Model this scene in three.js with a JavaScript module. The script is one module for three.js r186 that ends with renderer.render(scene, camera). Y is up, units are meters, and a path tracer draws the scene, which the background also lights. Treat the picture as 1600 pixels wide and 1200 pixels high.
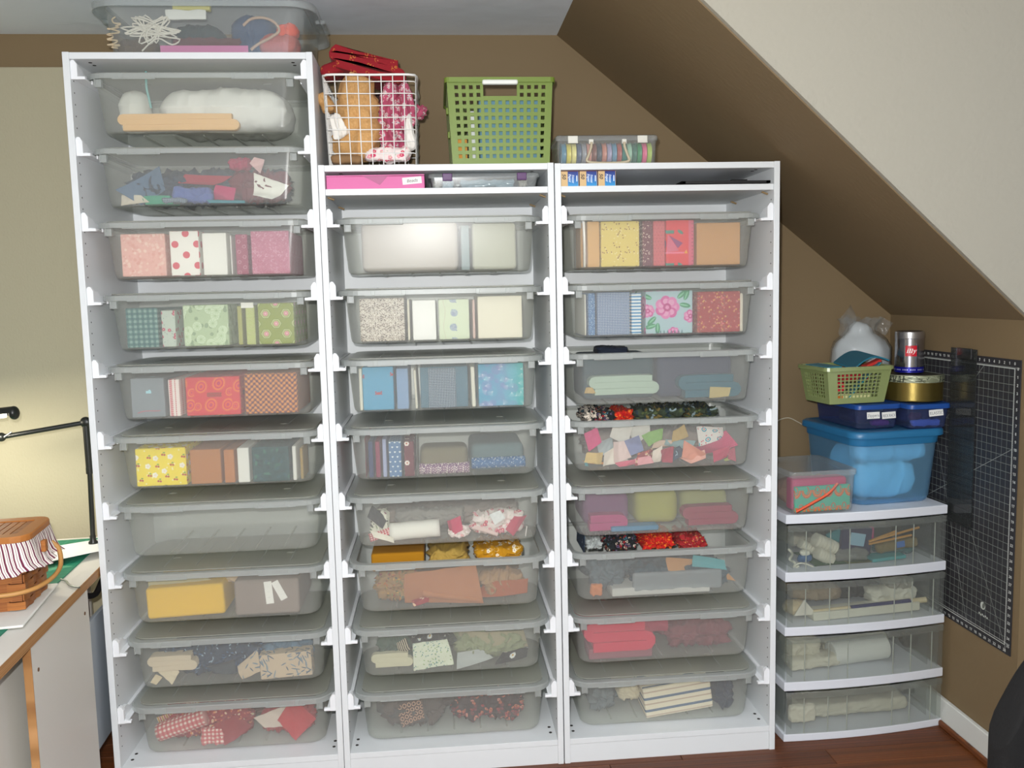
import * as THREE from 'three';
import { mergeGeometries } from 'three/addons/utils/BufferGeometryUtils.js';
import { RoundedBoxGeometry } from 'three/addons/geometries/RoundedBoxGeometry.js';
import { ImprovedNoise } from 'three/addons/math/ImprovedNoise.js';
import { RectAreaLightUniformsLib } from 'three/addons/lights/RectAreaLightUniformsLib.js';

// ---------- camera, light, exposure ----------
const scene = new THREE.Scene();
const camera = new THREE.PerspectiveCamera(47.767, 1600 / 1200, 0.05, 40);
camera.rotation.order = 'YXZ';
camera.position.set(1.00915, 1.47565, 2.56839);
camera.rotation.set(-0.104188, -0.083707, -0.022821);
camera.updateMatrixWorld(true);
scene.add(camera);
scene.background = new THREE.Color(0x000000);
const renderer = new THREE.WebGLRenderer({ antialias: true });
renderer.toneMapping = THREE.LinearToneMapping;
renderer.toneMappingExposure = 1.0;
renderer.shadowMap.enabled = true;
RectAreaLightUniformsLib.init();
// the camera's own flash, just above and left of the lens
const flash = new THREE.PointLight(0xfffefb, 15.2, 0, 2);
flash.position.set(0.965, 1.555, 2.55); flash.castShadow = true; flash.shadow.radius = 0.9; flash.name = 'flash';
scene.add(flash);
// daylight through the two windows behind the camera
function windowLight(x, y, z, w, h, tx, ty, tz, color, power) {
  const l = new THREE.RectAreaLight(color, power, w, h);
  l.position.set(x, y, z); l.lookAt(tx, ty, tz); l.name = 'window_daylight'; scene.add(l);
}
windowLight(0.4, 1.45, 4.13, 1.3, 1.3, 0.4, 1.45, 0, 0xdfeaff, 3.4);
windowLight(3.93, 1.45, 1.6, 1.1, 1.1, 0, 1.45, 1.6, 0xdfeaff, 2.0);

// ---------- helpers ----------
let SEED = 7;
const rng = (s) => { let a = s * 2654435761 >>> 0; return () => { a = (a + 0x6d2b79f5) | 0; let t = Math.imul(a ^ (a >>> 15), 1 | a); t = (t + Math.imul(t ^ (t >>> 7), 61 | t)) ^ t; return ((t ^ (t >>> 14)) >>> 0) / 4294967296; }; };
const R0 = rng(11);
const IN = new ImprovedNoise();
const nz = (x, y, z) => IN.noise(x, y, z);
const fbm = (x, y, z) => nz(x, y, z) + 0.5 * nz(2.1 * x + 3, 2.1 * y, 2.1 * z) + 0.25 * nz(4.3 * x, 4.3 * y + 7, 4.3 * z);
const used = {};
const numbered = (n) => { const k = (used[n] = (used[n] ?? -1) + 1); return k ? n + '_' + String(k).padStart(3, '0') : n; };
// pixel of the photograph -> point on the plane axis = value
function P(u, v, axis, val) {
  const d = new THREE.Vector3(u / 800 - 1, 1 - v / 600, 0.5).unproject(camera).sub(camera.position);
  const t = (val - camera.position[axis]) / d[axis];
  return d.multiplyScalar(t).add(camera.position);
}
const std = (o) => new THREE.MeshStandardMaterial(o);
const phy = (o) => new THREE.MeshPhysicalMaterial(o);
function part(name, geo, mat, parent, pos, rot) {
  const m = new THREE.Mesh(geo, mat); m.name = name; m.castShadow = m.receiveShadow = true;
  if (pos) m.position.set(...pos);
  if (rot) m.rotation.set(...rot);
  parent.add(m); return m;
}
function tag(o, label, category, group) { o.userData.label = label; o.userData.category = category; if (group) o.userData.group = group; return o; }
function thing(name, label, category, pos = [0, 0, 0], turn = 0, group) {
  const g = new THREE.Group(); g.name = numbered(name); g.position.set(...pos); g.rotation.y = turn; scene.add(g);
  return tag(g, label, category, group);
}
function solo(name, geo, mat, label, category, pos, rot, group) {
  const m = part(numbered(name), geo, mat, scene, pos, rot); return tag(m, label, category, group);
}
function struct(name, geo, mat, pos, rot) { const m = part(name, geo, mat, scene, pos, rot); m.userData.kind = 'structure'; return m; }
const box = (w, h, d, x = 0, y = 0, z = 0) => new THREE.BoxGeometry(w, h, d).translate(x, y, z);
const rbox = (w, h, d, r = 0.003, x = 0, y = 0, z = 0) => new RoundedBoxGeometry(w, h, d, 2, Math.min(r, w / 2.01, h / 2.01, d / 2.01)).translate(x, y, z);
const plain = (g) => { g = g.index ? g.toNonIndexed() : g; for (const k of Object.keys(g.attributes)) if (!['position', 'normal', 'uv'].includes(k)) g.deleteAttribute(k); g.morphAttributes = {}; return g; };
const join = (...gs) => mergeGeometries(gs.flat().map(plain));
const tube = (pts, r, seg = 24, rs = 6, closed = false) => new THREE.TubeGeometry(new THREE.CatmullRomCurve3(pts.map((p) => new THREE.Vector3(...p)), closed), seg, r, rs, closed);
const rod = (a, b, r, rs = 6) => new THREE.TubeGeometry(new THREE.LineCurve3(new THREE.Vector3(...a), new THREE.Vector3(...b)), 1, r, rs);
function deform(g, f) { const p = g.attributes.position, v = new THREE.Vector3(); for (let i = 0; i < p.count; i++) { v.fromBufferAttribute(p, i); f(v); p.setXYZ(i, v.x, v.y, v.z); } return g; }
// normals averaged over every vertex that shares a place
function smoothN(g, q = 2e4) {
  const p = g.attributes.position, idx = g.index, acc = new Map(), a = new THREE.Vector3(), b = new THREE.Vector3(), c = new THREE.Vector3();
  const key = (i) => Math.round(p.getX(i) * q) + '_' + Math.round(p.getY(i) * q) + '_' + Math.round(p.getZ(i) * q);
  const n = idx ? idx.count : p.count, keys = Array.from({ length: p.count }, (_, i) => key(i));
  for (let t = 0; t < n; t += 3) {
    const v = [0, 1, 2].map((k) => idx ? idx.getX(t + k) : t + k);
    a.fromBufferAttribute(p, v[0]); b.fromBufferAttribute(p, v[1]); c.fromBufferAttribute(p, v[2]);
    b.sub(a); c.sub(a); b.cross(c);
    for (const i of v) { const e = acc.get(keys[i]); if (e) e.add(b); else acc.set(keys[i], b.clone()); }
  }
  const N = new Float32Array(p.count * 3);
  for (let i = 0; i < p.count; i++) { const e = acc.get(keys[i]); if (!e) continue; const l = e.length() || 1; N.set([e.x / l, e.y / l, e.z / l], i * 3); }
  g.setAttribute('normal', new THREE.BufferAttribute(N, 3)); return g;
}
// a rounded, lumpy block of cloth; uv in metres
function cloth(w, h, d, o = {}) {
  const { r = 0.012, amp = 0.0015, freq = 14, seed = 1, seg = [14, 10, 8], ridge = 0, post } = o;
  const H = [w / 2, h / 2, d / 2], rr = H.map((x) => Math.min(r, x * 0.98));
  const g = new THREE.BoxGeometry(2, 2, 2, ...seg), p = g.attributes.position, nn = g.attributes.normal, uv = g.attributes.uv;
  const re = (t, n, hh, r_) => { const e = Math.max(0.34, 1 - 4 / n), a = Math.abs(t); return a <= e + 1e-6 ? (t / e) * (hh - r_) : Math.sign(t) * (hh - r_ + ((a - e) / (1 - e)) * r_); };
  const v = new THREE.Vector3();
  for (let i = 0; i < p.count; i++) {
    const q = [0, 1, 2].map((k) => re(p.getComponent(i, k), seg[k], H[k], rr[k]));
    const c = q.map((x, k) => Math.max(-(H[k] - rr[k]), Math.min(H[k] - rr[k], x)));
    const dl = q.map((x, k) => (x - c[k]) / rr[k]); const L = Math.hypot(...dl);
    let n = L > 1e-6 ? dl.map((x) => x / L) : [nn.getX(i), nn.getY(i), nn.getZ(i)];
    const s = L > 1e-6 ? c.map((x, k) => x + n[k] * rr[k] * Math.max(Math.abs(dl[0]), Math.abs(dl[1]), Math.abs(dl[2]))) : q;
    let dis = amp * fbm(s[0] * freq + seed * 3.1, s[1] * freq + seed, s[2] * freq - seed * 1.7);
    if (ridge) { const wx = 0.012 * nz(s[1] * freq, s[2] * freq, seed), t = 1 - Math.abs(nz((s[0] + wx) * freq * 1.5 - seed, s[1] * freq * 1.2 + 5 * seed, s[2] * freq)) * 2, t2 = 1 - Math.abs(nz((s[0] + s[1]) * freq * 2.4 + seed, (s[1] - s[0]) * freq * 1.6, s[2] * freq * 2 + 9)) * 2; dis += ridge * (t * t - 0.4) + ridge * 0.5 * (t2 * t2 - 0.4); }
    v.set(s[0] + n[0] * dis, s[1] + n[1] * dis, s[2] + n[2] * dis);
    const ax = [nn.getX(i), nn.getY(i), nn.getZ(i)].map(Math.abs);
    if (ax[0] > 0.5) uv.setXY(i, s[2] + 0.37, s[1]); else if (ax[1] > 0.5) uv.setXY(i, s[0], s[2] + 0.21); else uv.setXY(i, s[0], s[1]);
    if (post) post(v, s);
    p.setXYZ(i, v.x, v.y, v.z);
  }
  return smoothN(g);
}
// stacked rounded-rectangle sections: levels of {y,w,d,r}
function rrLoop(w, d, r, n = 5) {
  const pts = []; r = Math.min(r, w / 2, d / 2);
  for (let q = 0; q < 4; q++) for (let i = 0; i <= n; i++) {
    const a = Math.PI / 2 * (q + i / n), cx = (q === 0 || q === 3 ? 1 : -1) * (w / 2 - r), cz = (q < 2 ? 1 : -1) * (d / 2 - r);
    pts.push([cx + Math.cos(a) * r, cz + Math.sin(a) * r]);
  }
  return pts;
}
function loft(levels, { bottom = true, top = false, n = 5 } = {}) {
  const pos = [], uv = [], idx = []; let m = 0;
  for (const L of levels) { const lp = rrLoop(L.w, L.d, L.r, n); m = lp.length; for (let i = 0; i <= m; i++) { const [x, z] = lp[i % m]; pos.push(x + (L.x ?? 0), L.y, z + (L.z ?? 0)); uv.push(i / m, L.y); } }
  const s = m + 1;
  for (let k = 0; k + 1 < levels.length; k++) for (let i = 0; i < m; i++) { const a = k * s + i, b = a + 1, c = a + s, e = c + 1; idx.push(a, c, b, b, c, e); }
  const cap = (k, up) => { const base = pos.length / 3, L = levels[k]; pos.push(L.x ?? 0, L.y, L.z ?? 0); uv.push(0, 0); for (let i = 0; i < m; i++) { const a = k * s + i; up ? idx.push(base, a + 1, a) : idx.push(base, a, a + 1); } };
  if (bottom) cap(0, false);
  if (top) cap(levels.length - 1, true);
  const g = new THREE.BufferGeometry();
  g.setAttribute('position', new THREE.Float32BufferAttribute(pos, 3)); g.setAttribute('uv', new THREE.Float32BufferAttribute(uv, 2)); g.setIndex(idx);
  return smoothN(g);
}
// closed profile of [offset, y] carried round a rounded rectangle
function ring(w, d, r, prof, n = 5) {
  const pos = [], uv = [], idx = []; let m = 0;
  for (const [o, y] of [...prof, prof[0]]) { const lp = rrLoop(w + 2 * o, d + 2 * o, Math.max(r + o, 0.002), n); m = lp.length; for (let i = 0; i <= m; i++) { const [x, z] = lp[i % m]; pos.push(x, y, z); uv.push(i / m, y); } }
  const s = m + 1;
  for (let k = 0; k < prof.length; k++) for (let i = 0; i < m; i++) { const a = k * s + i, b = a + 1, c = a + s, e = c + 1; idx.push(a, c, b, b, c, e); }
  let g = new THREE.BufferGeometry();
  g.setAttribute('position', new THREE.Float32BufferAttribute(pos, 3)); g.setAttribute('uv', new THREE.Float32BufferAttribute(uv, 2)); g.setIndex(idx);
  g = g.toNonIndexed(); g.computeVertexNormals(); return g;
}
const shapeOf = (pts) => new THREE.Shape(pts.map((p) => new THREE.Vector2(...p)));
const extr = (shape, depth, bevel = 0) => new THREE.ExtrudeGeometry(shape, { depth, bevelEnabled: bevel > 0, bevelSize: bevel, bevelThickness: bevel, bevelSegments: 2, curveSegments: 8 });
const rect = (x0, y0, x1, y1) => [[x0, y0], [x1, y0], [x1, y1], [x0, y1]];
function holed(outer, holes) { const s = shapeOf(outer); for (const h of holes) s.holes.push(new THREE.Path(h.map((p) => new THREE.Vector2(...p)))); return s; }

// ---------- printed and plain cloths ----------
function canvasTex(px, py, draw, mip = true) {
  const c = document.createElement('canvas'); c.width = px; c.height = py; draw(c.getContext('2d'), px, py);
  const t = new THREE.CanvasTexture(c); t.colorSpace = THREE.SRGBColorSpace; t.wrapS = t.wrapT = THREE.RepeatWrapping; t.magFilter = THREE.LinearFilter; return t;
}
const clothMat = (o) => phy({ roughness: 0.95, sheen: 0.1, sheenRoughness: 0.6, sheenColor: new THREE.Color(0.5, 0.5, 0.5), ...o });
const plainCache = {};
const C = (hex) => (plainCache[hex] ??= clothMat({ color: hex }));
function print(size, bg, draw, seed = 1, px = 256) {
  const t = canvasTex(px, px, (c, n) => { c.fillStyle = bg; c.fillRect(0, 0, n, n); draw(c, n, rng(seed)); });
  t.repeat.set(1 / size, 1 / size); t.offset.set(0.5, 0.5);
  return clothMat({ map: t });
}
const disc = (c, x, y, r, f) => { c.fillStyle = f; c.beginPath(); c.arc(x, y, r, 0, 7); c.fill(); };
const wrapDisc = (c, n, x, y, r, f) => { for (const dx of [-n, 0, n]) for (const dy of [-n, 0, n]) if (x + dx > -r && x + dx < n + r && y + dy > -r && y + dy < n + r) disc(c, x + dx, y + dy, r, f); };
const scatter = (c, n, R, count, f) => { for (let i = 0; i < count; i++) f(R() * n, R() * n, i); };
function flower(c, n, x, y, r, petal, mid, k = 5, R = () => 0) { const a0 = R() * 6; for (let i = 0; i < k; i++) { const a = a0 + i / k * 6.283; wrapDisc(c, n, x + Math.cos(a) * r * 0.55, y + Math.sin(a) * r * 0.55, r * 0.45, petal); } wrapDisc(c, n, x, y, r * 0.3, mid); }
function leaf(c, x, y, l, w, a, f) { c.save(); c.translate(x, y); c.rotate(a); c.fillStyle = f; c.beginPath(); c.ellipse(l / 2, 0, l / 2, w / 2, 0, 0, 7); c.fill(); c.restore(); }
function gingham(c, n, k, a) { c.fillStyle = a; c.globalAlpha = 0.55; for (let i = 0; i < k; i++) { c.fillRect(i * n / k, 0, n / k / 2, n); c.fillRect(0, i * n / k, n, n / k / 2); } c.globalAlpha = 1; }
function stripes(c, n, k, list, vertical = false) { for (let i = 0; i < k; i++) { const [f, w, o = 0] = list[i % list.length]; c.fillStyle = f; const s = n / k; vertical ? c.fillRect(i * s + o * s, 0, s * w, n) : c.fillRect(0, i * s + o * s, n, s * w); } }
const F = {
  orangedot: print(0.02, '#d8502c', (c, n) => { disc(c, 64, 128, 30, '#f0c0a8'); disc(c, 192, 128, 30, '#f0c0a8'); }),
  pinkmottle: print(0.12, '#e8b2a8', (c, n, R) => scatter(c, n, R, 160, (x, y) => wrapDisc(c, n, x, y, 3 + R() * 8, ['#edc2b8', '#e0a298', '#f0cabf', '#e4aaa0'][R() * 4 | 0])), 3),
  reddot: print(0.062, '#f2efe9', (c, n) => { for (const [x, y] of [[0, 0], [0.5, 0.5]]) wrapDisc(c, n, x * n + 20, y * n + 20, 42, '#d8485c'); }, 1),
  mauvering: print(0.03, '#a04c66', (c, n) => { for (const [x, y] of [[0.25, 0.25], [0.75, 0.75]]) { c.strokeStyle = '#d295a5'; c.lineWidth = 12; c.beginPath(); c.arc(x * n, y * n, 38, 0, 7); c.stroke(); } }),
  rosevine: print(0.06, '#c0728c', (c, n, R) => { c.lineWidth = 4; for (let i = 0; i < 60; i++) { c.strokeStyle = R() > 0.5 ? '#e3b2c0' : '#a85674'; c.beginPath(); const x = R() * n, y = R() * n; c.arc(x, y, 6 + R() * 12, R() * 6, R() * 6 + 3); c.stroke(); } }, 5),
  tealgingham: print(0.03, '#7fa39a', (c, n) => gingham(c, n, 2, '#0f4a52')),
  rosestrip: print(0.07, '#cfd8cc', (c, n, R) => { stripes(c, n, 40, [['#aab8ac', 0.4]]); scatter(c, n, R, 9, (x, y) => flower(c, n, x, y, 20, '#b83a5c', '#e8b0a8', 5, R)); scatter(c, n, R, 20, (x, y) => leaf(c, x, y, 14, 6, R() * 6, '#5d7f78')); }, 4),
  palecircle: print(0.1, '#b3c6a0', (c, n, R) => { scatter(c, n, R, 16, (x, y) => wrapDisc(c, n, x, y, 14, '#8fa583')); scatter(c, n, R, 11, (x, y) => { wrapDisc(c, n, x, y, 34, '#cfe0bf'); for (let i = 0; i < 10; i++) { const a = i * 0.628; c.strokeStyle = '#a9c096'; c.lineWidth = 3; c.beginPath(); c.moveTo(x, y); c.lineTo(x + 30 * Math.cos(a), y + 30 * Math.sin(a)); c.stroke(); } disc(c, x, y, 7, '#a9c096'); }); }, 12),
  greenhex: print(0.06, '#8f9c3c', (c, n) => { const hex = (x, y) => { for (const [s, f] of [[76, '#7f8f2c'], [64, '#c9cf96'], [52, '#8f9c40'], [42, '#bcc48a']]) { c.fillStyle = f; c.beginPath(); for (let i = 0; i < 6; i++) c.lineTo(x + s * Math.cos(i * 1.0472), y + s * 0.95 * Math.sin(i * 1.0472)); c.fill(); } disc(c, x, y, 30, '#e2909c'); disc(c, x, y, 12, '#f4c4c8'); }; for (const [x, y] of [[0, 0], [256, 0], [0, 256], [256, 256], [128, 128]]) hex(x, y); }),
  greenstripe: print(0.028, '#98a52c', (c, n) => stripes(c, n, 8, [['#e2e6b4', 0.4]])),
  greyline: print(0.14, '#858d94', (c, n, R) => { scatter(c, n, R, 50, (x, y) => disc(c, x, y, 1.5, '#9aa3a8')); c.strokeStyle = '#d0566c'; c.lineWidth = 3; c.beginPath(); c.moveTo(70, 210); c.bezierCurveTo(120, 190, 150, 205, 190, 200); c.stroke(); c.fillStyle = '#a8dbe8'; c.fillRect(120, 90, 28, 14); c.fillRect(134, 84, 10, 8); }),
  redcheck: print(0.03, '#f0e4df', (c, n) => { for (let i = 0; i < 5; i++) { c.fillStyle = '#c8304a'; c.fillRect(20, i * 51 + 8, 70, 32); c.fillRect(150, i * 51 + 8, 24, 32); } }),
  paisley: print(0.11, '#d6303c', (c, n, R) => { const sw = (x, y, s) => { for (const [q, f] of [[1, '#ee7b2a'], [0.82, '#d3284a'], [0.55, '#e85a2c'], [0.3, '#c31f52']]) { c.fillStyle = f; c.beginPath(); c.ellipse(x, y, s * q, s * q * 1.25, 0.5, 0, 7); c.fill(); } c.strokeStyle = '#f0a03c'; c.setLineDash([4, 5]); c.lineWidth = 4; c.beginPath(); c.ellipse(x, y, s * 1.1, s * 1.35, 0.5, 0, 7); c.stroke(); c.setLineDash([]); }; for (const [x, y, s] of [[50, 60, 34], [170, 40, 38], [110, 190, 36], [225, 190, 34], [20, 200, 22], [240, 100, 22]]) sw(x, y, s); for (let i = 0; i < 9; i++) { leaf(c, 88 + i * 11, 118, 18, 7, -1.1, '#6c3a2c'); leaf(c, 88 + i * 11, 118, 18, 7, 1.1, '#6c3a2c'); } }),
  plaid: print(0.032, '#c8643c', (c, n) => { c.save(); c.translate(128, 128); c.rotate(Math.PI / 4); for (let i = -4; i < 5; i++) { c.fillStyle = 'rgba(60,50,72,.62)'; c.fillRect(i * 90.5, -300, 28, 600); c.fillRect(-300, i * 90.5, 600, 28); c.fillStyle = 'rgba(226,160,70,.7)'; c.fillRect(i * 90.5 + 45, -300, 22, 600); c.fillRect(-300, i * 90.5 + 45, 600, 22); } c.restore(); }),
  cherry: print(0.1, '#f4dc1e', (c, n, R) => { scatter(c, n, R, 14, (x, y) => wrapDisc(c, n, x, y, 7, '#fbf0a0')); for (const [x, y] of [[40, 50], [150, 30], [100, 120], [210, 110], [40, 190], [170, 200], [232, 225], [110, 235]]) { c.strokeStyle = '#4f8a34'; c.lineWidth = 3; c.beginPath(); c.moveTo(x - 8, y); c.lineTo(x + 2, y - 16); c.lineTo(x + 9, y + 2); c.stroke(); disc(c, x - 8, y + 3, 8, '#b3271f'); disc(c, x + 9, y + 5, 8, '#b3271f'); leaf(c, x + 2, y - 16, 14, 7, 0.4, '#4f8a34'); } for (const [x, y] of [[90, 60], [200, 50], [30, 120], [150, 160], [80, 190]]) { flower(c, n, x, y, 22, '#f7f4ea', '#f0d8d0', 5); } }, 9),
  orangecal: print(0.05, '#b9743c', (c, n, R) => scatter(c, n, R, 60, (x, y) => disc(c, x, y, 4, R() > 0.5 ? '#c98a4e' : '#a5622e')), 4),
  darkteal: print(0.1, '#17464a', (c, n, R) => { scatter(c, n, R, 34, (x, y) => leaf(c, x, y, 40, 18, R() * 6, ['#215a50', '#0f3840', '#2c6a58', '#1d5058'][R() * 4 | 0])); }, 8),
  lacedot: print(0.02, '#c7925f', (c, n) => { for (let y = 0; y < 4; y++) for (let x = 0; x < 4; x++) disc(c, x * 64 + (y % 2) * 32 + 16, y * 64 + 32, 14, '#a8683c'); }),
  brownprint: print(0.06, '#cfc4b6', (c, n, R) => { scatter(c, n, R, 420, (x, y) => { c.fillStyle = R() > 0.35 ? '#43302c' : '#f2ece2'; c.fillRect(x, y, 5 + R() * 9, 4 + R() * 6); }); }, 7),
  palegreendot: print(0.085, '#d6e0c4', (c, n, R) => { for (const [x, y] of [[130, 70], [120, 200]]) { disc(c, x, y, 34, '#a9b6c2'); scatter(c, 60, R, 14, (a, b) => disc(c, x - 30 + a, y - 30 + b, 5, '#8f9ab8')); } c.strokeStyle = '#c9a9a0'; c.lineWidth = 2; c.beginPath(); c.moveTo(40, 0); c.bezierCurveTo(70, 90, 10, 160, 40, 256); c.stroke(); }, 3),
  crab: print(0.12, '#4f9cc0', (c, n, R) => { const crab = (x, y) => { c.fillStyle = '#b8333a'; c.beginPath(); c.ellipse(x, y, 15, 9, 0, 0, 7); c.fill(); for (const s of [-1, 1]) { c.strokeStyle = '#b8333a'; c.lineWidth = 3; for (let i = 0; i < 3; i++) { c.beginPath(); c.moveTo(x + s * 10, y + i * 4 - 3); c.lineTo(x + s * 23, y + i * 5 - 1); c.stroke(); } disc(c, x + s * 18, y - 10, 5, '#b8333a'); } }; crab(130, 160); crab(20, 50); crab(230, 40); }),
  navygrid: print(0.02, '#3c4f66', (c, n) => { c.fillStyle = '#aab9c4'; for (let i = 0; i < 4; i++) { c.fillRect(i * 64, 0, 12, n); c.fillRect(0, i * 64, n, 12); } }),
  bluegrey: print(0.05, '#4d7488', (c, n, R) => { scatter(c, n, R, 12, (x, y) => { c.fillStyle = '#3a5570'; c.fillRect(x, y, 20, 30); }); }, 5),
  batik: print(0.14, '#4aa6b8', (c, n, R) => { const g = c.createLinearGradient(0, 0, n, 0); g.addColorStop(0, '#4a9cc0'); g.addColorStop(0.55, '#6a9ac0'); g.addColorStop(1, '#2fb0ac'); c.fillStyle = g; c.fillRect(0, 0, n, n); scatter(c, n, R, 34, (x, y) => { c.globalAlpha = 0.3; disc(c, x * 0.7 + 20, y, 14 + R() * 18, R() > 0.4 ? '#8f7ab8' : '#5fb4cc'); c.globalAlpha = 0.6; c.strokeStyle = '#dfe6f0'; c.lineWidth = 1.6; const a = R() * 6; for (let i = 0; i < 6; i++) { c.beginPath(); c.moveTo(x, y); c.lineTo(x + 28 * Math.cos(a + i * 0.25), y + 28 * Math.sin(a + i * 0.25)); c.stroke(); } }); c.globalAlpha = 1; }, 5),
  hearts: print(0.03, '#5a7fa8', (c, n) => { for (const [x, y] of [[64, 60], [192, 60], [128, 190], [0, 190], [256, 190]]) { disc(c, x - 12, y, 14, '#dfe9ee'); disc(c, x + 12, y, 14, '#dfe9ee'); c.fillStyle = '#dfe9ee'; c.beginPath(); c.moveTo(x - 25, y + 5); c.lineTo(x, y + 34); c.lineTo(x + 25, y + 5); c.fill(); } }),
  maroonflower: print(0.06, '#6a2836', (c, n, R) => { scatter(c, n, R, 14, (x, y) => { c.strokeStyle = '#84404c'; c.lineWidth = 4; c.beginPath(); c.arc(x, y, 14, 0, 7); c.stroke(); }); flower(c, n, 100, 180, 34, '#f0e6dc', '#c24a3a', 6); flower(c, n, 210, 60, 20, '#f0d8d0', '#c24a3a', 5); }, 3),
  speckpurple: print(0.05, '#8d6a86', (c, n, R) => scatter(c, n, R, 260, (x, y) => disc(c, x, y, 4 + R() * 5, R() > 0.45 ? '#efe2d8' : '#6a4a78')), 3),
  speckblue: print(0.06, '#3a6a9c', (c, n, R) => scatter(c, n, R, 130, (x, y) => disc(c, x, y, 3 + R() * 5, R() > 0.4 ? '#dbe4ea' : '#27507f')), 6),
  yellowdot: print(0.07, '#e2c968', (c, n, R) => scatter(c, n, R, 32, (x, y) => disc(c, x, y, 6.5, R() > 0.4 ? '#7a4a28' : '#f4e6a8')), 16),
  maroonpaisley: print(0.05, '#6f3040', (c, n, R) => scatter(c, n, R, 22, (x, y) => { leaf(c, x, y, 34, 15, R() * 6, '#dcc0b0'); disc(c, x + R() * 30, y + R() * 30, 4, '#c9a09c'); }), 5),
  rosedot: print(0.04, '#cf5f66', (c, n) => { for (let y = 0; y < 4; y++) for (let x = 0; x < 4; x++) disc(c, x * 64 + (y % 2) * 32 + 16, y * 64 + 32, 8, '#8c3444'); }),
  redmotif: print(0.1, '#e0303a', (c, n) => { c.fillStyle = '#d9607f'; c.beginPath(); c.moveTo(30, 60); c.lineTo(120, 190); c.lineTo(20, 200); c.fill(); c.fillStyle = '#8c2c74'; c.beginPath(); c.moveTo(40, 70); c.lineTo(150, 130); c.lineTo(110, 170); c.fill(); c.fillStyle = '#2f8a78'; c.fillRect(10, 30, 70, 26); c.fillRect(210, 180, 26, 40); leaf(c, 110, 30, 50, 24, 0.6, '#2f8a78'); c.fillStyle = '#d85a78'; c.fillRect(196, 0, 60, 256); for (let i = 0; i < 9; i++) { disc(c, 26 + i * 16, 205, 8, '#f07a9a'); disc(c, 226, 14 + i * 28, 5, '#8c3444'); } c.fillStyle = '#e8a020'; c.beginPath(); c.moveTo(160, 210); c.lineTo(178, 180); c.lineTo(190, 212); c.fill(); }),
  tinygingham: print(0.02, '#c3ccd8', (c, n) => gingham(c, n, 4, '#2c4a80')),
  bluestripe: print(0.03, '#eef2f2', (c, n) => stripes(c, n, 3, [['#3a8cc0', 0.5]])),
  bluemottle: print(0.05, '#5c83b0', (c, n, R) => scatter(c, n, R, 120, (x, y) => wrapDisc(c, n, x, y, 8, R() > 0.5 ? '#86a6c8' : '#46699c')), 4),
  bigrose: print(0.16, '#a9c4cc', (c, n, R) => { for (const [x, y, s] of [[118, 104, 60], [20, 120, 34], [235, 150, 34], [150, 230, 30]]) { for (let i = 0; i < 7; i++) { const a = i * 0.9; disc(c, x + Math.cos(a) * s * 0.62, y + Math.sin(a) * s * 0.55, s * 0.42, i % 2 ? '#cf4c98' : '#dd76b0'); disc(c, x + Math.cos(a) * s * 0.55, y + Math.sin(a) * s * 0.5, s * 0.24, '#e59cc4'); } disc(c, x, y, s * 0.34, '#b8327f'); disc(c, x, y, s * 0.16, '#e58cba'); } for (const [x, y, a] of [[60, 150, 2.4], [70, 180, 1.6], [60, 190, 2.9], [170, 60, -0.7], [180, 90, 0.2], [205, 70, -1.2], [40, 60, 3.5]]) { leaf(c, x, y, 56, 24, a, '#2f8a5c'); leaf(c, x, y, 44, 8, a, '#7cc49a'); } c.strokeStyle = '#3f6a78'; c.lineWidth = 3; for (let i = 0; i < 8; i++) { c.beginPath(); c.moveTo(60 + i * 18, 240); c.lineTo(66 + i * 18, 220); c.lineTo(72 + i * 18, 242); c.stroke(); } }),
  redcalico: print(0.08, '#a52a2e', (c, n, R) => { scatter(c, n, R, 46, (x, y) => flower(c, n, x, y, 11, ['#c4504a', '#d0803c', '#c94a58'][R() * 3 | 0], '#e8c080', 5, R)); scatter(c, n, R, 46, (x, y) => leaf(c, x, y, 13, 5, R() * 6, R() > 0.5 ? '#7d8a78' : '#7a1c26')); }, 6),
  batikblue: print(0.12, '#c9b59c', (c, n, R) => { scatter(c, n, R, 40, (x, y) => { c.globalAlpha = 0.75; leaf(c, x, y, 30 + R() * 30, 8, R() * 6, ['#3d5f80', '#5d7d98', '#27425f'][R() * 3 | 0]); }); c.globalAlpha = 1; }, 9),
  navyprint: print(0.1, '#1f3550', (c, n, R) => scatter(c, n, R, 50, (x, y) => leaf(c, x, y, 26, 9, R() * 6, ['#2d5078', '#3f6a94', '#16263a', '#8fa8ba'][R() * 4 | 0])), 4),
  redcheckcloth: print(0.04, '#e8d8cc', (c, n) => gingham(c, n, 3, '#b0202c')),
  redfloral: print(0.08, '#9c2832', (c, n, R) => { scatter(c, n, R, 26, (x, y) => flower(c, n, x, y, 15, ['#d9805c', '#e8c8b0', '#c23a48'][R() * 3 | 0], '#e8b84c', 5, R)); }, 7),
  yellowstripe: print(0.05, '#e8d8b8', (c, n) => stripes(c, n, 8, [['#c8403c', 0.4], ['#d8a83c', 0.5]], true)),
  pinkwhite: print(0.09, '#f0e2de', (c, n, R) => { scatter(c, n, R, 16, (x, y) => flower(c, n, x, y, 20, R() > 0.5 ? '#d0476c' : '#e89aa8', '#f0d0b0', 5, R)); scatter(c, n, R, 18, (x, y) => leaf(c, x, y, 18, 7, R() * 6, '#b8c4a8')); }, 5),
  greenleafwhite: print(0.09, '#e6e4d2', (c, n, R) => scatter(c, n, R, 20, (x, y) => leaf(c, x, y, 44, 16, R() * 6, ['#6f8f5c', '#3c3a38', '#96ab7c', '#8c5a68'][R() * 4 | 0])), 5),
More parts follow.
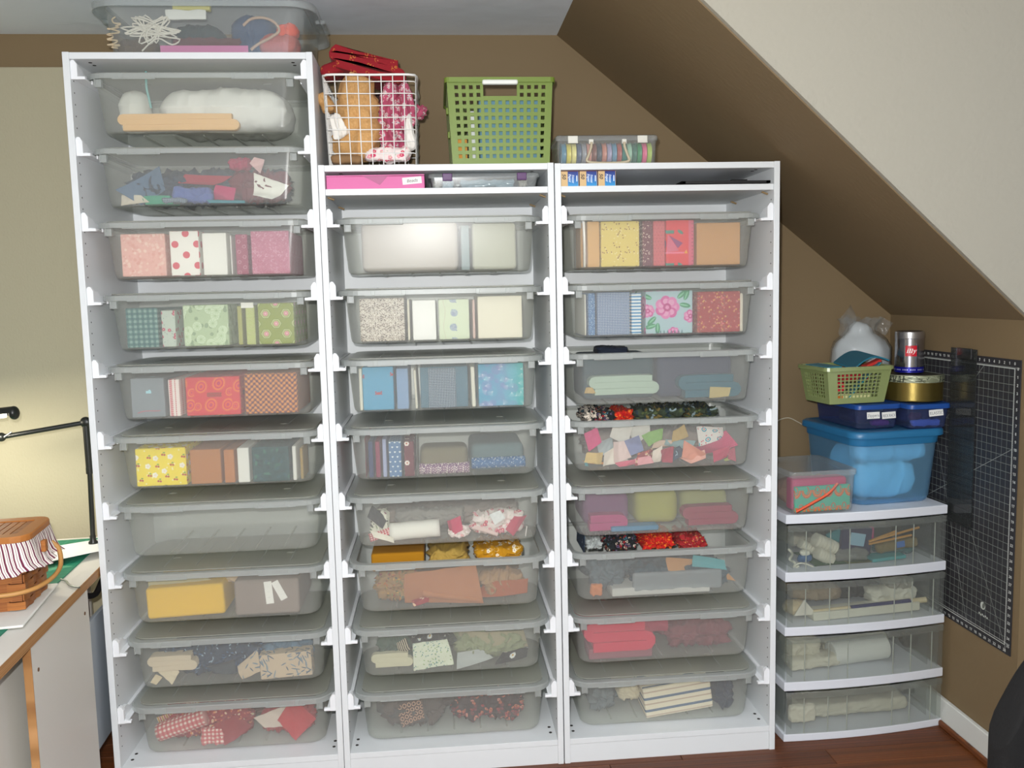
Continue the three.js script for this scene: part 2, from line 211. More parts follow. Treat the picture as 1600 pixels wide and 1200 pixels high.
  redwhitecheck: print(0.02, '#f0e6dc', (c, n) => gingham(c, n, 3, '#b01828')),
  mustardflower: print(0.09, '#c08a14', (c, n, R) => scatter(c, n, R, 12, (x, y) => { flower(c, n, x, y, 20, '#efe6cc', '#b89ab0', 5, R); c.strokeStyle = '#efe0b0'; c.lineWidth = 3; c.beginPath(); c.arc(x + 20, y + 20, 22, 0, 2.4); c.stroke(); }), 5),
  browndot: print(0.022, '#b0734a', (c, n) => { for (let y = 0; y < 4; y++) for (let x = 0; x < 4; x++) disc(c, x * 64 + (y % 2) * 32 + 16, y * 64 + 32, 7, '#6e3c2c'); }),
  autumn: print(0.1, '#9c7a4c', (c, n, R) => scatter(c, n, R, 60, (x, y) => leaf(c, x, y, 26, 11, R() * 6, ['#b8682c', '#6f7a4c', '#c89a44', '#8a3a3c', '#3f5a4c'][R() * 5 | 0])), 6),
  tealcream: print(0.08, '#d6dcc8', (c, n, R) => scatter(c, n, R, 70, (x, y) => leaf(c, x, y, 20, 9, R() * 6, ['#6f9a90', '#8aa86c', '#4f7f88', '#b8c8a8'][R() * 4 | 0])), 6),
  blackcream: print(0.04, '#2c2a26', (c, n) => stripes(c, n, 6, [['#d8ccae', 0.4]], true)),
  blackflower: print(0.09, '#26282a', (c, n, R) => { scatter(c, n, R, 30, (x, y) => disc(c, x, y, 2, '#c8c8b8')); flower(c, n, 128, 128, 30, '#e8ece8', '#d0a040', 7); flower(c, n, 20, 40, 18, '#c8d0cc', '#d0a040', 6); }, 4),
  greydot: print(0.012, '#a9aeac', (c, n) => { for (let y = 0; y < 4; y++) for (let x = 0; x < 4; x++) disc(c, x * 64 + (y % 2) * 32 + 16, y * 64 + 32, 11, '#d4d8d4'); }),
  darkfloral: print(0.09, '#3a2426', (c, n, R) => scatter(c, n, R, 24, (x, y) => flower(c, n, x, y, 18, ['#a8323a', '#c8684c', '#7a2a34', '#d88a78'][R() * 4 | 0], '#3f4a3a', 5, R)), 5),
  peachlace: print(0.03, '#5a4640', (c, n) => { c.strokeStyle = '#d8a888'; c.lineWidth = 14; for (const [x, y] of [[64, 64], [192, 64], [0, 192], [128, 192], [256, 192]]) { c.beginPath(); c.arc(x, y, 44, 0, 7); c.stroke(); } }),
  ticking: print(0.12, '#e2d8c0', (c, n) => stripes(c, n, 12, [['#466080', 0.85], ['#e2d8c0', 0.1], ['#b9a595', 0.45], ['#e2d8c0', 0.1]])),
  polkapink: print(0.025, '#c43868', (c, n) => { for (let y = 0; y < 4; y++) for (let x = 0; x < 4; x++) disc(c, x * 64 + (y % 2) * 32 + 16, y * 64 + 32, 10, '#e07898'); }),
  aquaswirl: print(0.08, '#e4e0dc', (c, n, R) => { for (const [x, y] of [[60, 60], [180, 90], [90, 190], [220, 220]]) { disc(c, x, y, 30, '#2f9cb4'); disc(c, x, y, 18, '#e8e4e0'); disc(c, x, y, 9, '#d0505c'); } scatter(c, n, R, 12, (x, y) => disc(c, x, y, 8, '#d86a74')); }, 4),
  limedot: print(0.05, '#7fae54', (c, n, R) => scatter(c, n, R, 60, (x, y) => disc(c, x, y, 5, R() > 0.5 ? '#b8d488' : '#4f8a3c')), 5),
  darkmix: print(0.12, '#25282a', (c, n, R) => { scatter(c, n, R, 70, (x, y) => flower(c, n, x, y, 13, ['#c8b8a8', '#a82c34', '#3f6a78', '#c87834', '#6a5a78'][R() * 5 | 0], '#1c1c1e', 5, R)); }, 5),
  blackdots: print(0.03, '#e8dccc', (c, n, R) => scatter(c, n, R, 26, (x, y) => disc(c, x, y, 12, '#1c1a1c')), 5),
  fire: print(0.06, '#c8201c', (c, n, R) => scatter(c, n, R, 50, (x, y) => { c.globalAlpha = 0.7; disc(c, x, y, 10 + R() * 10, ['#e8541c', '#f0a030', '#a81420'][R() * 3 | 0]); c.globalAlpha = 1; }), 5),
  camo: print(0.14, '#3c4636', (c, n, R) => scatter(c, n, R, 50, (x, y) => leaf(c, x, y, 50, 20, R() * 6, ['#56603c', '#2a3a40', '#7a6a3c', '#8fa0a4', '#24282a'][R() * 5 | 0])), 6),
  redgold: print(0.12, '#8c1520', (c, n, R) => scatter(c, n, R, 26, (x, y) => { c.strokeStyle = '#b8742c'; c.lineWidth = 3; c.beginPath(); c.arc(x, y, 8, R() * 6, R() * 6 + 3); c.stroke(); disc(c, x + 10, y, 2.5, '#c8883c'); }), 6),
  tanquilt: print(0.05, '#c79a62', (c, n, R) => { scatter(c, n, R, 40, (x, y) => { c.globalAlpha = 0.35; wrapDisc(c, n, x, y, 16, R() > 0.5 ? '#d6ad76' : '#b58650'); }); c.globalAlpha = 1; }, 4),
  mauvetoile: print(0.1, '#b4506c', (c, n, R) => scatter(c, n, R, 26, (x, y) => { flower(c, n, x, y, 17, '#e0b8b8', '#8c4a78', 5, R); leaf(c, x, y, 30, 8, R() * 6, '#c8d0d0'); }), 8),
  retro: print(0.11, '#3fa086', (c, n) => { for (let r = 0; r < 2; r++) for (let k = 0; k < 3; k++) { const x = k * 85.3 + (r ? 42 : 0), y = r * 128 + 60; for (const [s, f] of [[60, '#c2502e'], [50, '#b9874a'], [42, '#c2502e'], [34, '#3fa086']]) for (const dx of [-n, 0, n]) { c.fillStyle = f; c.beginPath(); c.ellipse(x + dx, y, s * 0.7, s, 0, 0, Math.PI); c.fill(); } leaf(c, x, y - 22, 44, 26, Math.PI / 2, '#3fa086'); c.strokeStyle = '#c2502e'; c.lineWidth = 6; c.beginPath(); c.ellipse(x, y, 14, 22, 0, 0, 7); c.stroke(); } }),
};
// ---------- materials ----------
const noiseTex = (px, rep, lo, hi, f, seed) => { const t = canvasTex(px, px, (c, n) => { const im = c.createImageData(n, n); for (let y = 0; y < n; y++) for (let x = 0; x < n; x++) { const a = fbm(x / n * f + seed, y / n * f, seed), v = Math.max(0, Math.min(255, lo + (hi - lo) * (0.5 + a * 0.6))); im.data.set([v, v, v, 255], (y * n + x) * 4); } c.putImageData(im, 0, 0); }); t.colorSpace = THREE.NoColorSpace; t.wrapS = t.wrapT = THREE.MirroredRepeatWrapping; t.repeat.set(1 / rep, 1 / rep); return t; };
const wallBump = noiseTex(256, 0.5, 0, 255, 34, 2), fineBump = noiseTex(256, 0.25, 0, 255, 60, 5);
const M = {
  brown: std({ color: 0x7c694c, roughness: 0.75, bumpMap: wallBump, bumpScale: 0.0003 }),
  cream: std({ color: 0xa6a193, roughness: 0.8, bumpMap: wallBump, bumpScale: 0.0006 }),
  ceiling: std({ color: 0xe2e8ee, roughness: 0.9, bumpMap: wallBump, bumpScale: 0.001 }),
  trim: std({ color: 0xd9dbd6, roughness: 0.4 }),
  melamine: std({ color: 0xdde0e2, roughness: 0.42 }),
  railwhite: std({ color: 0xe9ebee, roughness: 0.45 }),
  frost: phy({ color: 0xf4f5f1, roughness: 0.27, transmission: 0.85, thickness: 0, ior: 1.45, specularIntensity: 0.6 }),
  lid: phy({ color: 0xe4e5dc, roughness: 0.42, transmission: 0.78, thickness: 0, ior: 1.45 }),
  rim: phy({ color: 0xe3e6e4, roughness: 0.38, transmission: 0.72, thickness: 0, ior: 1.45 }),
  clear: phy({ color: 0xf4f6f4, roughness: 0.12, transmission: 0.88, thickness: 0, ior: 1.45 }),
  clearhard: phy({ color: 0xecf0f0, roughness: 0.2, transmission: 0.82, thickness: 0, ior: 1.45 }),
  black: std({ color: 0x141315, roughness: 0.5 }),
  dark: std({ color: 0x2a2622, roughness: 0.6 }),
  steel: std({ color: 0x9a9a98, roughness: 0.35, metalness: 0.9 }),
};
// ---------- the room ----------
const ZB = -0.5, XK = 2.67, YC = 2.356, YK = 1.366, XA = 1.449;
struct('wall_back', box(4.8, 2.5, 0.1, 0.5, 1.2, ZB - 0.05), M.brown);
struct('wall_left', box(0.1, 2.5, 4.9, -1.95, 1.2, 1.85), M.cream);
struct('wall_front', box(6.1, 2.5, 0.1, 1.0, 1.2, 4.25), M.cream);
struct('wall_right', box(0.1, 2.5, 4.2, 4.05, 1.2, 2.2), M.cream);
struct('ceiling', box(6.1, 0.1, 4.9, 1.0, YC + 0.05, 1.85), M.ceiling);
{ // knee wall, sloped ceiling over it, and the cheek of the dormer beyond
  struct('wall_knee', box(0.1, YK + 0.02, 0.76, XK + 0.05, (YK + 0.02) / 2, ZB + 0.38), M.brown);
  const sl = Math.hypot(XK - XA, YC - YK), an = Math.atan2(YC - YK, XK - XA);
  struct('wall_sloped', deform(new THREE.BoxGeometry(sl, 0.08, 0.97).translate(0, 0.04, 0), (v) => { if (v.z > 0) v.z = 0.459 - 0.2 * (v.x / sl + 0.5); }), M.brown, [(XA + XK) / 2, (YC + YK) / 2, ZB + 0.485], [0, 0, -an]);
  const ch = extr(shapeOf([[XA + 0.006, YC], [XK, YK + 0.004], [XK, YK + 0.021], [XK + 0.101, YK + 0.021], [XK + 0.101, 0], [4.0, 0], [4.0, YC]]), 0.06);
  deform(ch, (v) => { const t = (v.x - XA) / (XK - XA); v.z += 0.40 - 0.2 * Math.min(t, 1.05); }); ch.computeVertexNormals();
  struct('wall_dormer', ch, M.cream);
}
{ // hardwood floor: a dark bed and the boards on it
  const floor = struct('floor', box(6.1, 0.08, 4.9, 1.0, -0.056, 1.85), std({ color: 0x22120b, roughness: 0.8 }));
  const wood = (base, seed) => { const t = canvasTex(512, 64, (c, w, h) => { const R = rng(seed); c.fillStyle = base; c.fillRect(0, 0, w, h); for (let i = 0; i < 260; i++) { c.globalAlpha = 0.10 + R() * 0.15; c.strokeStyle = R() > 0.5 ? '#2c130a' : '#8a4a24'; c.lineWidth = 0.6 + R() * 1.6; const y = R() * h; c.beginPath(); c.moveTo(0, y); c.bezierCurveTo(w * 0.3, y + R() * 8 - 4, w * 0.6, y + R() * 8 - 4, w, y + R() * 4 - 2); c.stroke(); } c.globalAlpha = 1; }); return std({ map: t, roughness: 0.45, bumpMap: fineBump, bumpScale: 0.0003 }); };
  const ws = ['#7a4218', '#6b3814', '#884c1a', '#5e3010'].map((b, i) => wood(b, i + 3));
  const R = rng(5), geos = [0.9, 1.2, 0.7].map((L) => new RoundedBoxGeometry(L - 0.002, 0.016, 0.081, 1, 0.0016));
  for (let r = 0; r < 34; r++) {
    let x = -1.4 - R() * 0.8;
    const z = 1.2 - r * 0.0826 + 0.35;
    if (z < -0.45) continue;
    while (x < 2.75) { const k = R() * 3 | 0, L = [0.9, 1.2, 0.7][k]; if (x + L > -1.2) part('plank', geos[k], ws[R() * 4 | 0], floor, [x + L / 2, -0.008, z]); x += L; }
  }
  const bb = struct('baseboard_right', join(rbox(0.016, 0.085, 0.72, 0.004, 0, 0.0425 + 0.006, 0)), M.trim, [XK - 0.008, 0, ZB + 0.39]);
  const q = new THREE.CylinderGeometry(0.014, 0.014, 0.72, 8, 1, false, 0, Math.PI / 2).rotateX(Math.PI / 2);
  struct('trim_1', rbox(0.014, 0.02, 0.72, 0.006), ws[2], [XK - 0.023, 0.01, ZB + 0.39]);
}
for (const [n, x, z, ry, w, h] of [[1, 0.4, 4.19, Math.PI, 1.3, 1.3], [2, 3.99, 1.6, -Math.PI / 2, 1.1, 1.1]]) { // the windows behind the camera
  const g = new THREE.Group(); g.name = 'window_' + n; g.userData.kind = 'structure'; g.position.set(x, 1.45, z); g.rotation.y = ry; scene.add(g);
  part('pane', box(w, h, 0.01), std({ color: 0x223, emissive: 0xdfeaff, emissiveIntensity: 0.6 }), g);
  part('window_frame', join(box(w + 0.16, 0.08, 0.03, 0, h / 2 + 0.04, 0), box(w + 0.16, 0.08, 0.03, 0, -h / 2 - 0.04, 0), box(0.08, h, 0.03, w / 2 + 0.04, 0, 0), box(0.08, h, 0.03, -w / 2 - 0.04, 0, 0), box(w, 0.04, 0.03)), M.trim, g);
}
// ---------- the three tall cabinets ----------
const CW = 0.68, CD = 0.445, CT = 0.018, PITCH = 0.2085;
const CAB = [{ x: 0, h: 2.166, n: 10, bz: -0.038 }, { x: 0.6815, h: 1.853, n: 8, bz: -0.03 }, { x: 1.3645, h: 1.851, n: 8, bz: -0.032 }];
const rimY = (k) => 0.2445 + PITCH * k;
const capGeo = new THREE.CylinderGeometry(0.005, 0.005, 0.0015, 12);
const railGeo = (s) => { // plate on the side panel with a peaked front end, and the ledge the bin slides on
  const sh = shapeOf([[-0.014, 0], [-0.405, 0], [-0.405, 0.022], [-0.07, 0.022], [-0.05, 0.034], [-0.016, 0.036], [-0.016, 0]].map(([a, b]) => [a, b]));
  const plate = extr(sh, 0.009, 0.0008).rotateY(-Math.PI / 2); // shape x -> z, depth -> -x
  plate.translate(s > 0 ? -0.0012 : 0.0102, 0, 0);
  const fb = extr(shapeOf([[0, -0.004], [0.016, -0.004], [0.016, 0.036], [0.009, 0.047], [0.003, 0.047], [0, 0.042]].map(([a, b]) => [-s * a, b]).slice()[s > 0 ? 'reverse' : 'slice']()), 0.013, 0.0008).translate(s * -0.0002, 0, -0.0145);
  return join(fb, rbox(0.036, 0.0085, 0.014, 0.002, -s * 0.0185, -0.0005, -0.008), plate, rbox(0.026, 0.005, 0.4, 0.0015, -s * 0.0145, 0.0025, -0.205), rbox(0.005, 0.010, 0.28, 0.0012, -s * 0.0275, 0.003, -0.214));
};
const RG = { '-1': railGeo(-1), 1: railGeo(1) };
const holeGeo = new THREE.CylinderGeometry(0.0022, 0.0022, 0.0012, 8).rotateZ(Math.PI / 2);
const cabLabels = ['tallest white open cabinet on the left with ten frosted bins', 'middle white cabinet under the wire basket and green basket, eight bins', 'right white cabinet beside the clear drawer tower, eight bins'];
for (const [ci, c] of CAB.entries()) {
  const g = thing('storage_cabinet', cabLabels[ci], 'cabinet', [c.x, 0, 0], 0, 'white bin cabinets');
  const side = rbox(CT, c.h, CD, 0.0012);
  part('side_panel', side, M.melamine, g, [CT / 2, c.h / 2, -CD / 2]); part('side_panel', side, M.melamine, g, [CW - CT / 2, c.h / 2, -CD / 2]);
  const IW = CW - 2 * CT;
  part('top_panel', rbox(IW, CT, CD - 0.002, 0.001), M.melamine, g, [CW / 2, c.h - CT / 2 - 0.001, -CD / 2]);
  part('bottom_panel', rbox(IW, CT, CD - 0.004, 0.001), M.melamine, g, [CW / 2, 0.0795 - CT / 2, -CD / 2]);
  part('plinth', rbox(IW, 0.06, 0.016, 0.001), M.melamine, g, [CW / 2, 0.03, -0.012]);
  part('back_panel', box(IW, c.h - 0.02, 0.005), M.melamine, g, [CW / 2, c.h / 2, -CD + 0.006]);
  for (const [x, z] of [[0.035, -0.05], [0.035, -0.085], [CW - 0.035, -0.05], [CW - 0.035, -0.085]]) part('screw_cap', capGeo, M.dark, g, [x, 0.0795, z]);
  for (const x of [0.06, CW - 0.06]) for (const z of [-0.04, -0.07]) part('screw_cap', capGeo, M.dark, g, [x, c.h - CT - 0.0012, z]);
  if (ci) {
    part('shelf', rbox(IW, CT, CD - 0.01, 0.001), M.melamine, g, [CW / 2, 1.7855 - CT / 2, -CD / 2 - 0.001]);
    const peg = new THREE.CylinderGeometry(0.003, 0.003, 0.02, 8).rotateZ(1.2);
    for (const x of [CT + 0.01, CW - CT - 0.01]) for (const z of [-0.05, -0.33]) part('shelf_peg', peg, std({ color: 0x8a7350, roughness: 0.5 }), g, [x, 1.763, z]);
  }
  const hs = [];
  for (let y = 0.14; y < c.h - 0.06; y += 0.032) for (const x of [CT, CW - CT]) hs.push(holeGeo.clone().translate(x, y, -0.022));
  part('peg_hole', join(hs), M.dark, g).userData.kind = 'stuff';
  for (let k = 0; k < c.n; k++) for (const s of [-1, 1]) part('rail', RG[s], M.railwhite, g, [s < 0 ? CT : CW - CT, rimY(k) - 0.0225, -0.006]);
}
// ---------- the frosted bins ----------
const BW = 0.578, BD = 0.356, BH = 0.162;
const bodyGeo = loft([{ y: -BH + 0.004, w: BW - 0.10, d: BD - 0.09, r: 0.02 }, { y: -BH, w: BW - 0.064, d: BD - 0.06, r: 0.03 }, { y: -BH + 0.002, w: BW - 0.04, d: BD - 0.037, r: 0.042 }, { y: -BH + 0.007, w: BW - 0.03, d: BD - 0.0275, r: 0.046 }, { y: -BH + 0.018, w: BW - 0.025, d: BD - 0.0225, r: 0.047 }, { y: -0.06, w: BW - 0.011, d: BD - 0.0095, r: 0.046 }, { y: -0.001, w: BW, d: BD, r: 0.045 }], { n: 7 });
const bodyRibs = []; for (let i = -2; i <= 2; i++) bodyRibs.push(rbox(0.006, 0.004, BD - 0.11, 0.002, i * 0.085, -BH - 0.0005, 0));
const bodyAll = join(bodyGeo, bodyRibs);
const rimGeo = ring(BW, BD, 0.045, [[-0.002, -0.005], [-0.002, 0.0], [0.017, 0.0], [0.0205, -0.0025], [0.0205, -0.0165], [0.0185, -0.0165], [0.0185, -0.004], [0.0165, -0.0025], [0.001, -0.0025], [0.0005, -0.005]], 7);
const ticks = []; for (const x of [-0.2, -0.11, 0.11, 0.2]) ticks.push(rbox(0.012, 0.0145, 0.0022, 0.0008, x, -0.0095, BD / 2 + 0.021));
for (const s of [-1, 1]) ticks.push(rbox(0.12, 0.0045, 0.004, 0.0018, s * 0.165, -0.0175, BD / 2 + 0.0195));
const rimAll = join(rimGeo, ticks);
const tabGeo = join(rbox(0.016, 0.022, 0.012, 0.002), rbox(0.004, 0.022, 0.016, 0.001, -0.008, 0, 0), rbox(0.004, 0.022, 0.016, 0.001, 0.008, 0, 0));
const lidSlot = (x) => { const p = []; for (let i = 0; i < 12; i++) { const a = i / 12 * 6.283; p.push([x + Math.cos(a) * 0.015, 0.045 + Math.sin(a) * 0.008]); } return p; };
const lidShape = holed(rrLoop(BW - 0.006, BD - 0.006, 0.042, 6), [lidSlot(-0.178), lidSlot(0.178)]);
const lidRidges = []; for (let i = -2; i <= 2; i++) lidRidges.push(rbox(0.004, 0.0035, BD - 0.09, 0.0015, i * 0.095, 0.0035, 0));
const lidGeo = extr(lidShape, 0.0028, 0.0006).rotateX(Math.PI / 2).translate(0, 0.0034, 0);

const binProto = new THREE.Group();
part('bin_body', bodyAll, M.frost, binProto); part('rim', rimAll, M.rim, binProto);
for (const s of [-1, 1]) part('stop_tab', tabGeo, M.rim, binProto, [s * (BW / 2 - 0.022), -0.028, BD / 2 + 0.004]);
const bins = {};
const ORD = ['top', 'second', 'third', 'fourth', 'fifth', 'sixth', 'seventh', 'eighth', 'ninth', 'bottom'];
const binWhat = [
  ['white batting and a folded peach cloth', 'a jumble of denim, maroon and magenta cloth', 'folded pink prints', 'folded green prints', 'folded grey, orange and plaid prints', 'yellow cherry print and dark teal cloth', 'nothing in it', 'yellow and grey cloths', 'crumpled blue batik cloths', 'crumpled red prints'],
  ['stacked off-white cloths', 'folded cream and white cloths', 'folded blue prints', 'patchwork squares and rolled trims', 'pink and white scraps', 'brown dotted cloth and no lid', 'green and black scraps', 'dark floral cloth and peach lace'],
  ['folded yellow, rose and tan prints', 'folded blue, rose and red prints', 'dark teal cloths', 'bright scraps heaped to the open top', 'purple and lime cloths', 'dark cloths, prints above rim', 'rose red towels', 'a striped ticking cloth']];
const noLid = { '0_6x': 1, '1_2': 1, '2_5': 1, '2_4': 1, '2_2': 1 };
for (const [ci, c] of CAB.entries()) for (let k = c.n - 1; k >= 0; k--) {
  const i = c.n - 1 - k, b = binProto.clone(); b.name = numbered('storage_bin');
  b.position.set(c.x + CW / 2, rimY(k), c.bz - 0.0205 - BD / 2);
  tag(b, `frosted bin ${k === 0 ? 'at the bottom' : i === 0 ? 'at the top' : ORD[i] + ' from top'} of ${['left', 'middle', 'right'][ci]} cabinet, ${binWhat[ci][i]}`, 'bin', 'frosted sliding bins'); scene.add(b);
  if (!noLid[ci + '_' + k]) { const l = part('lid', lidGeo, M.lid, b, [0, 0.0008, 0]); for (const g of lidRidges) part('ridge', g, M.rim, l); }
  bins[ci + '_' + k] = { x: c.x + CW / 2, floor: rimY(k) - BH + 0.004, lid: rimY(k) - 0.001, front: b.position.z + BD / 2 - 0.0148, back: b.position.z - BD / 2 + 0.026 };
}
// ---------- what lies in the bins: [bin, shape, label, [left, top, right, bottom] in the photograph, cloth, options] ----------
const CATS = { folded_cloth: 'fabric', crumpled_cloth: 'fabric', cloth_scrap: 'scrap', cloth_roll: 'roll', paper_label: 'label', batting: 'batting', plastic_bag: 'bag', paper_packet: 'packet', towel: 'towel' };
const GRP = { folded_cloth: 'folded cloths in the frosted bins', crumpled_cloth: 'crumpled cloths in the frosted bins', cloth_scrap: 'scraps in the frosted bins' };
let serial = 0;
function serpentine(w, h, n, t) { // folded cloth seen end-on: layers joined by round turns
  const s = h / n, c = [];
  for (let i = 0; i < n; i++) {
    const y = -h / 2 + s * (i + 0.5), dir = i % 2 ? -1 : 1, e = w / 2 - s / 2 - (i === n - 1 ? w * 0.02 : 0);
    c.push([-dir * (w / 2 - s / 2), y], [dir * e * 0.3, y + 0.001], [dir * e, y]);
    if (i < n - 1) for (let k = 1; k < 5; k++) { const a = -Math.PI / 2 + k * Math.PI / 5; c.push([dir * (w / 2 - s / 2 + Math.cos(a) * s / 2), y + s / 2 + Math.sin(a) * s / 2]); }
  }
  const L = [], Rr = [];
  for (let i = 0; i < c.length; i++) { const a = c[Math.max(0, i - 1)], b = c[Math.min(c.length - 1, i + 1)], l = Math.hypot(b[0] - a[0], b[1] - a[1]) || 1, nx = -(b[1] - a[1]) / l * t / 2, ny = (b[0] - a[0]) / l * t / 2; L.push([c[i][0] + nx, c[i][1] + ny]); Rr.unshift([c[i][0] - nx, c[i][1] - ny]); }
  return shapeOf([...L, ...Rr]);
}
const fit = (g, w, h, d) => { g.computeBoundingBox(); const b = g.boundingBox, s = b.getSize(new THREE.Vector3()), c = b.getCenter(new THREE.Vector3()); g.translate(-c.x, -c.y, -c.z); g.scale(w / s.x, h / s.y, d / s.z); return g; };
function place(binKey, kind, label, [u0, v0, u1, v1], mat, o = {}) {
  const b = bins[binKey], zf = b.front - 0.003 - (o.zo ?? 0), seed = ++serial;
  const a = P(u0, v0, 'z', zf), e = P(u1, v1, 'z', zf);
  let x0 = Math.max(a.x, b.x - 0.246), x1 = Math.min(e.x, b.x + 0.246), y1 = Math.min(a.y, b.lid - (o.over ? -0.03 : 0.004)), y0 = o.lift ? Math.max(e.y, b.floor + 0.003) : b.floor + 0.003;
  if (kind === 'fold' && o.rot) { const s = Math.abs(Math.sin(o.rot)) * (x1 - x0) / 2; if (!o.lift) y0 += s; y1 -= s * 0.6; }
  const w = x1 - x0, h = y1 - y0, d = Math.min(o.d ?? 0.26, zf - b.back);
  const pos = [(x0 + x1) / 2, (y0 + y1) / 2, zf - d / 2];
  let geo, name, rot = [0, 0, o.rot ?? 0];
  if (kind === 'fold') { name = 'folded_cloth'; geo = cloth(w - 0.002, h, d, { r: o.r ?? 0.004, amp: 0.0006, freq: 22, seed, seg: [10, 10, 6] }); }
  if (kind === 'crump') { name = 'crumpled_cloth'; const m = Math.min(w, h, d); geo = cloth(w * 0.92, h * 0.92, d * 0.94, { r: m * (o.r ?? 0.26), amp: m * (o.amp ?? 0.1), ridge: m * (o.ridge ?? 0.2), freq: o.freq ?? 17, seed, seg: [44, 26, 10] }); fit(geo, w * 0.98, h * 0.98, d * 0.97); }
  if (kind === 'puff') { name = o.name ?? 'batting'; const m = Math.min(w, h, d); geo = cloth(w, h, d, { r: m * 0.48, amp: m * 0.07, ridge: m * 0.05, freq: 11, seed, seg: [36, 22, 10] }); fit(geo, w * 0.99, h * 0.98, d * 0.98); }
  if (kind === 'sheet') { // a scrap: uneven corners, a curl and a crease
    name = 'cloth_scrap'; const bend = o.bend ?? (R0() - 0.5) * 0.8, tw = (R0() - 0.5) * 0.5, fr = 5 / Math.max(w, h), J = rng(seed + 77), cor = Array.from({ length: 8 }, () => (J() - 0.5) * (o.jit ?? 0.8)), fa = J() * 6.28, fc = 0.15 + J() * 0.2, fs = (o.jit === undefined ? 1 : 0.3) * (0.4 + J() * 0.7) * (J() > 0.4 ? -1 : 1);
    geo = cloth(w * 1.06, h * 1.06, 0.003, { r: 0.0014, amp: 0, seed, seg: [16, 12, 4], post: (v) => {
      const s = v.x / w + 0.5, t = v.y / h + 0.5, q = [(1 - s) * (1 - t), s * (1 - t), (1 - s) * t, s * t];
      v.x += w * 0.5 * q.reduce((a, k, i2) => a + k * cor[i2], 0); v.y += h * 0.5 * q.reduce((a, k, i2) => a + k * cor[i2 + 4], 0);
      const dd = v.x * Math.cos(fa) / w + v.y * Math.sin(fa) / h - fc * 0.5; if (dd > 0) { const l = dd * Math.min(w, h); v.z += l * fs; v.x -= Math.cos(fa) * l * 0.3; v.y -= Math.sin(fa) * l * 0.3; }
      v.z += bend * v.x * v.x / w - Math.abs(bend) * w / 8 + tw * v.x * v.y / h * 0.6 + nz(v.x * fr, v.y * fr, seed * 3.3) * 0.08 * Math.min(w, h); } });
    pos[2] = zf - 0.009 - Math.abs(bend) * w / 10; rot = [o.rx ?? (R0() - 0.5) * 0.5, o.ry ?? (R0() - 0.5) * 0.5, o.rot ?? 0];
  }
  if (kind === 'roll') { name = o.name ?? 'cloth_roll'; const r = h / 2; const g = new THREE.CylinderGeometry(r, r, w, 20, 10).rotateZ(Math.PI / 2); const uv = g.attributes.uv; for (let i = 0; i < uv.count; i++) uv.setXY(i, uv.getY(i) * w, uv.getX(i) * 6.28 * r); deform(g, (v) => { const k = 1 + 0.06 * nz(v.x * 30, v.y * 40, v.z * 40 + seed); v.y *= k; v.z *= k; }); geo = smoothN(g); pos[2] = zf - r - 0.002; }
  if (kind === 'stack') { name = o.name ?? 'folded_cloth'; const n = o.n ?? 4; geo = extr(serpentine(w, h * 0.94, n, h / n * 0.8), d - 0.01, 0.0015).translate(0, 0, -d / 2 + 0.005); }
  if (kind === 'tagpaper') { name = o.name ?? 'paper_label'; geo = rbox(w, h, 0.0012, 0.0004); pos[2] = zf - 0.0007; }
  const m = solo(name, geo, mat, label, o.cat ?? CATS[name], pos, rot, GRP[name]);
  if (kind === 'sheet' || kind === 'roll') { // keep tilted pieces inside their bin
    m.updateMatrixWorld(true); const B = new THREE.Box3().setFromObject(m, true), fl = b.floor + 0.003, top = b.lid - (o.over ? -0.03 : 0.004);
    if (B.max.z > zf) m.position.z -= B.max.z - zf;
    if (B.min.y < fl) m.position.y += fl - B.min.y; else if (B.max.y > top) m.position.y -= Math.min(B.max.y - top, B.min.y - fl);
    if (B.max.x > b.x + 0.248) m.position.x -= B.max.x - b.x - 0.248; else if (B.min.x < b.x - 0.248) m.position.x += b.x - 0.248 - B.min.x;
  }
  return m;
}
const writing = (w, h, bg, lines, font = 'sans-serif', px = 256) => std({ roughness: 0.8, map: canvasTex(px, Math.round(px * h / w), (c, W, H) => { c.fillStyle = bg; c.fillRect(0, 0, W, H); for (const [t, x, y, s, f, st = ''] of lines) { c.fillStyle = f; c.font = `${st} ${s * H}px ${font}`; c.textAlign = 'center'; c.textBaseline = 'middle'; c.fillText(t, x * W, y * H, W * 0.94); } }) });
const tinyPrint = writing(2, 1, '#f0efea', [['- - -- - ---', 0.5, 0.22, 0.14, '#8a8a8a'], ['-- -- ---- -', 0.5, 0.45, 0.14, '#9a9a9a'], ['--- -- -- --', 0.5, 0.7, 0.14, '#8a8a8a']]);
const L = (...a) => place(...a);
// left cabinet
L('0_9', 'stack', 'peach cloth folded flat at the front of the top left bin', [186, 177, 370, 210], C(0xe2b880), { n: 3, d: 0.028 });
L('0_9', 'puff', 'big smooth white batting filling the right of the top left bin', [234, 124, 462, 203], C(0xeeeeea), { zo: 0.035, d: 0.3, lift: 1 });
L('0_9', 'puff', 'small fluffy pale batting at the left of the top left bin', [160, 134, 232, 205], C(0xd9dad4), { zo: 0.018, d: 0.11 });
solo('drawstring', tube([P(228, 112, 'z', bins['0_9'].front - 0.03), P(229, 138, 'z', bins['0_9'].front - 0.02), P(233, 155, 'z', bins['0_9'].front - 0.02), P(236, 169, 'z', bins['0_9'].front - 0.024)].map((p) => p.toArray()), 0.0035, 16, 6), C(0x7fb8b8), 'thin aqua drawstring hanging against the white batting', 'string');
const q2 = '0_8';
L(q2, 'crump', 'dark navy denim heaped at the left of the second left bin', [172, 262, 300, 322], C(0x27374d), { zo: 0.018, d: 0.11 });
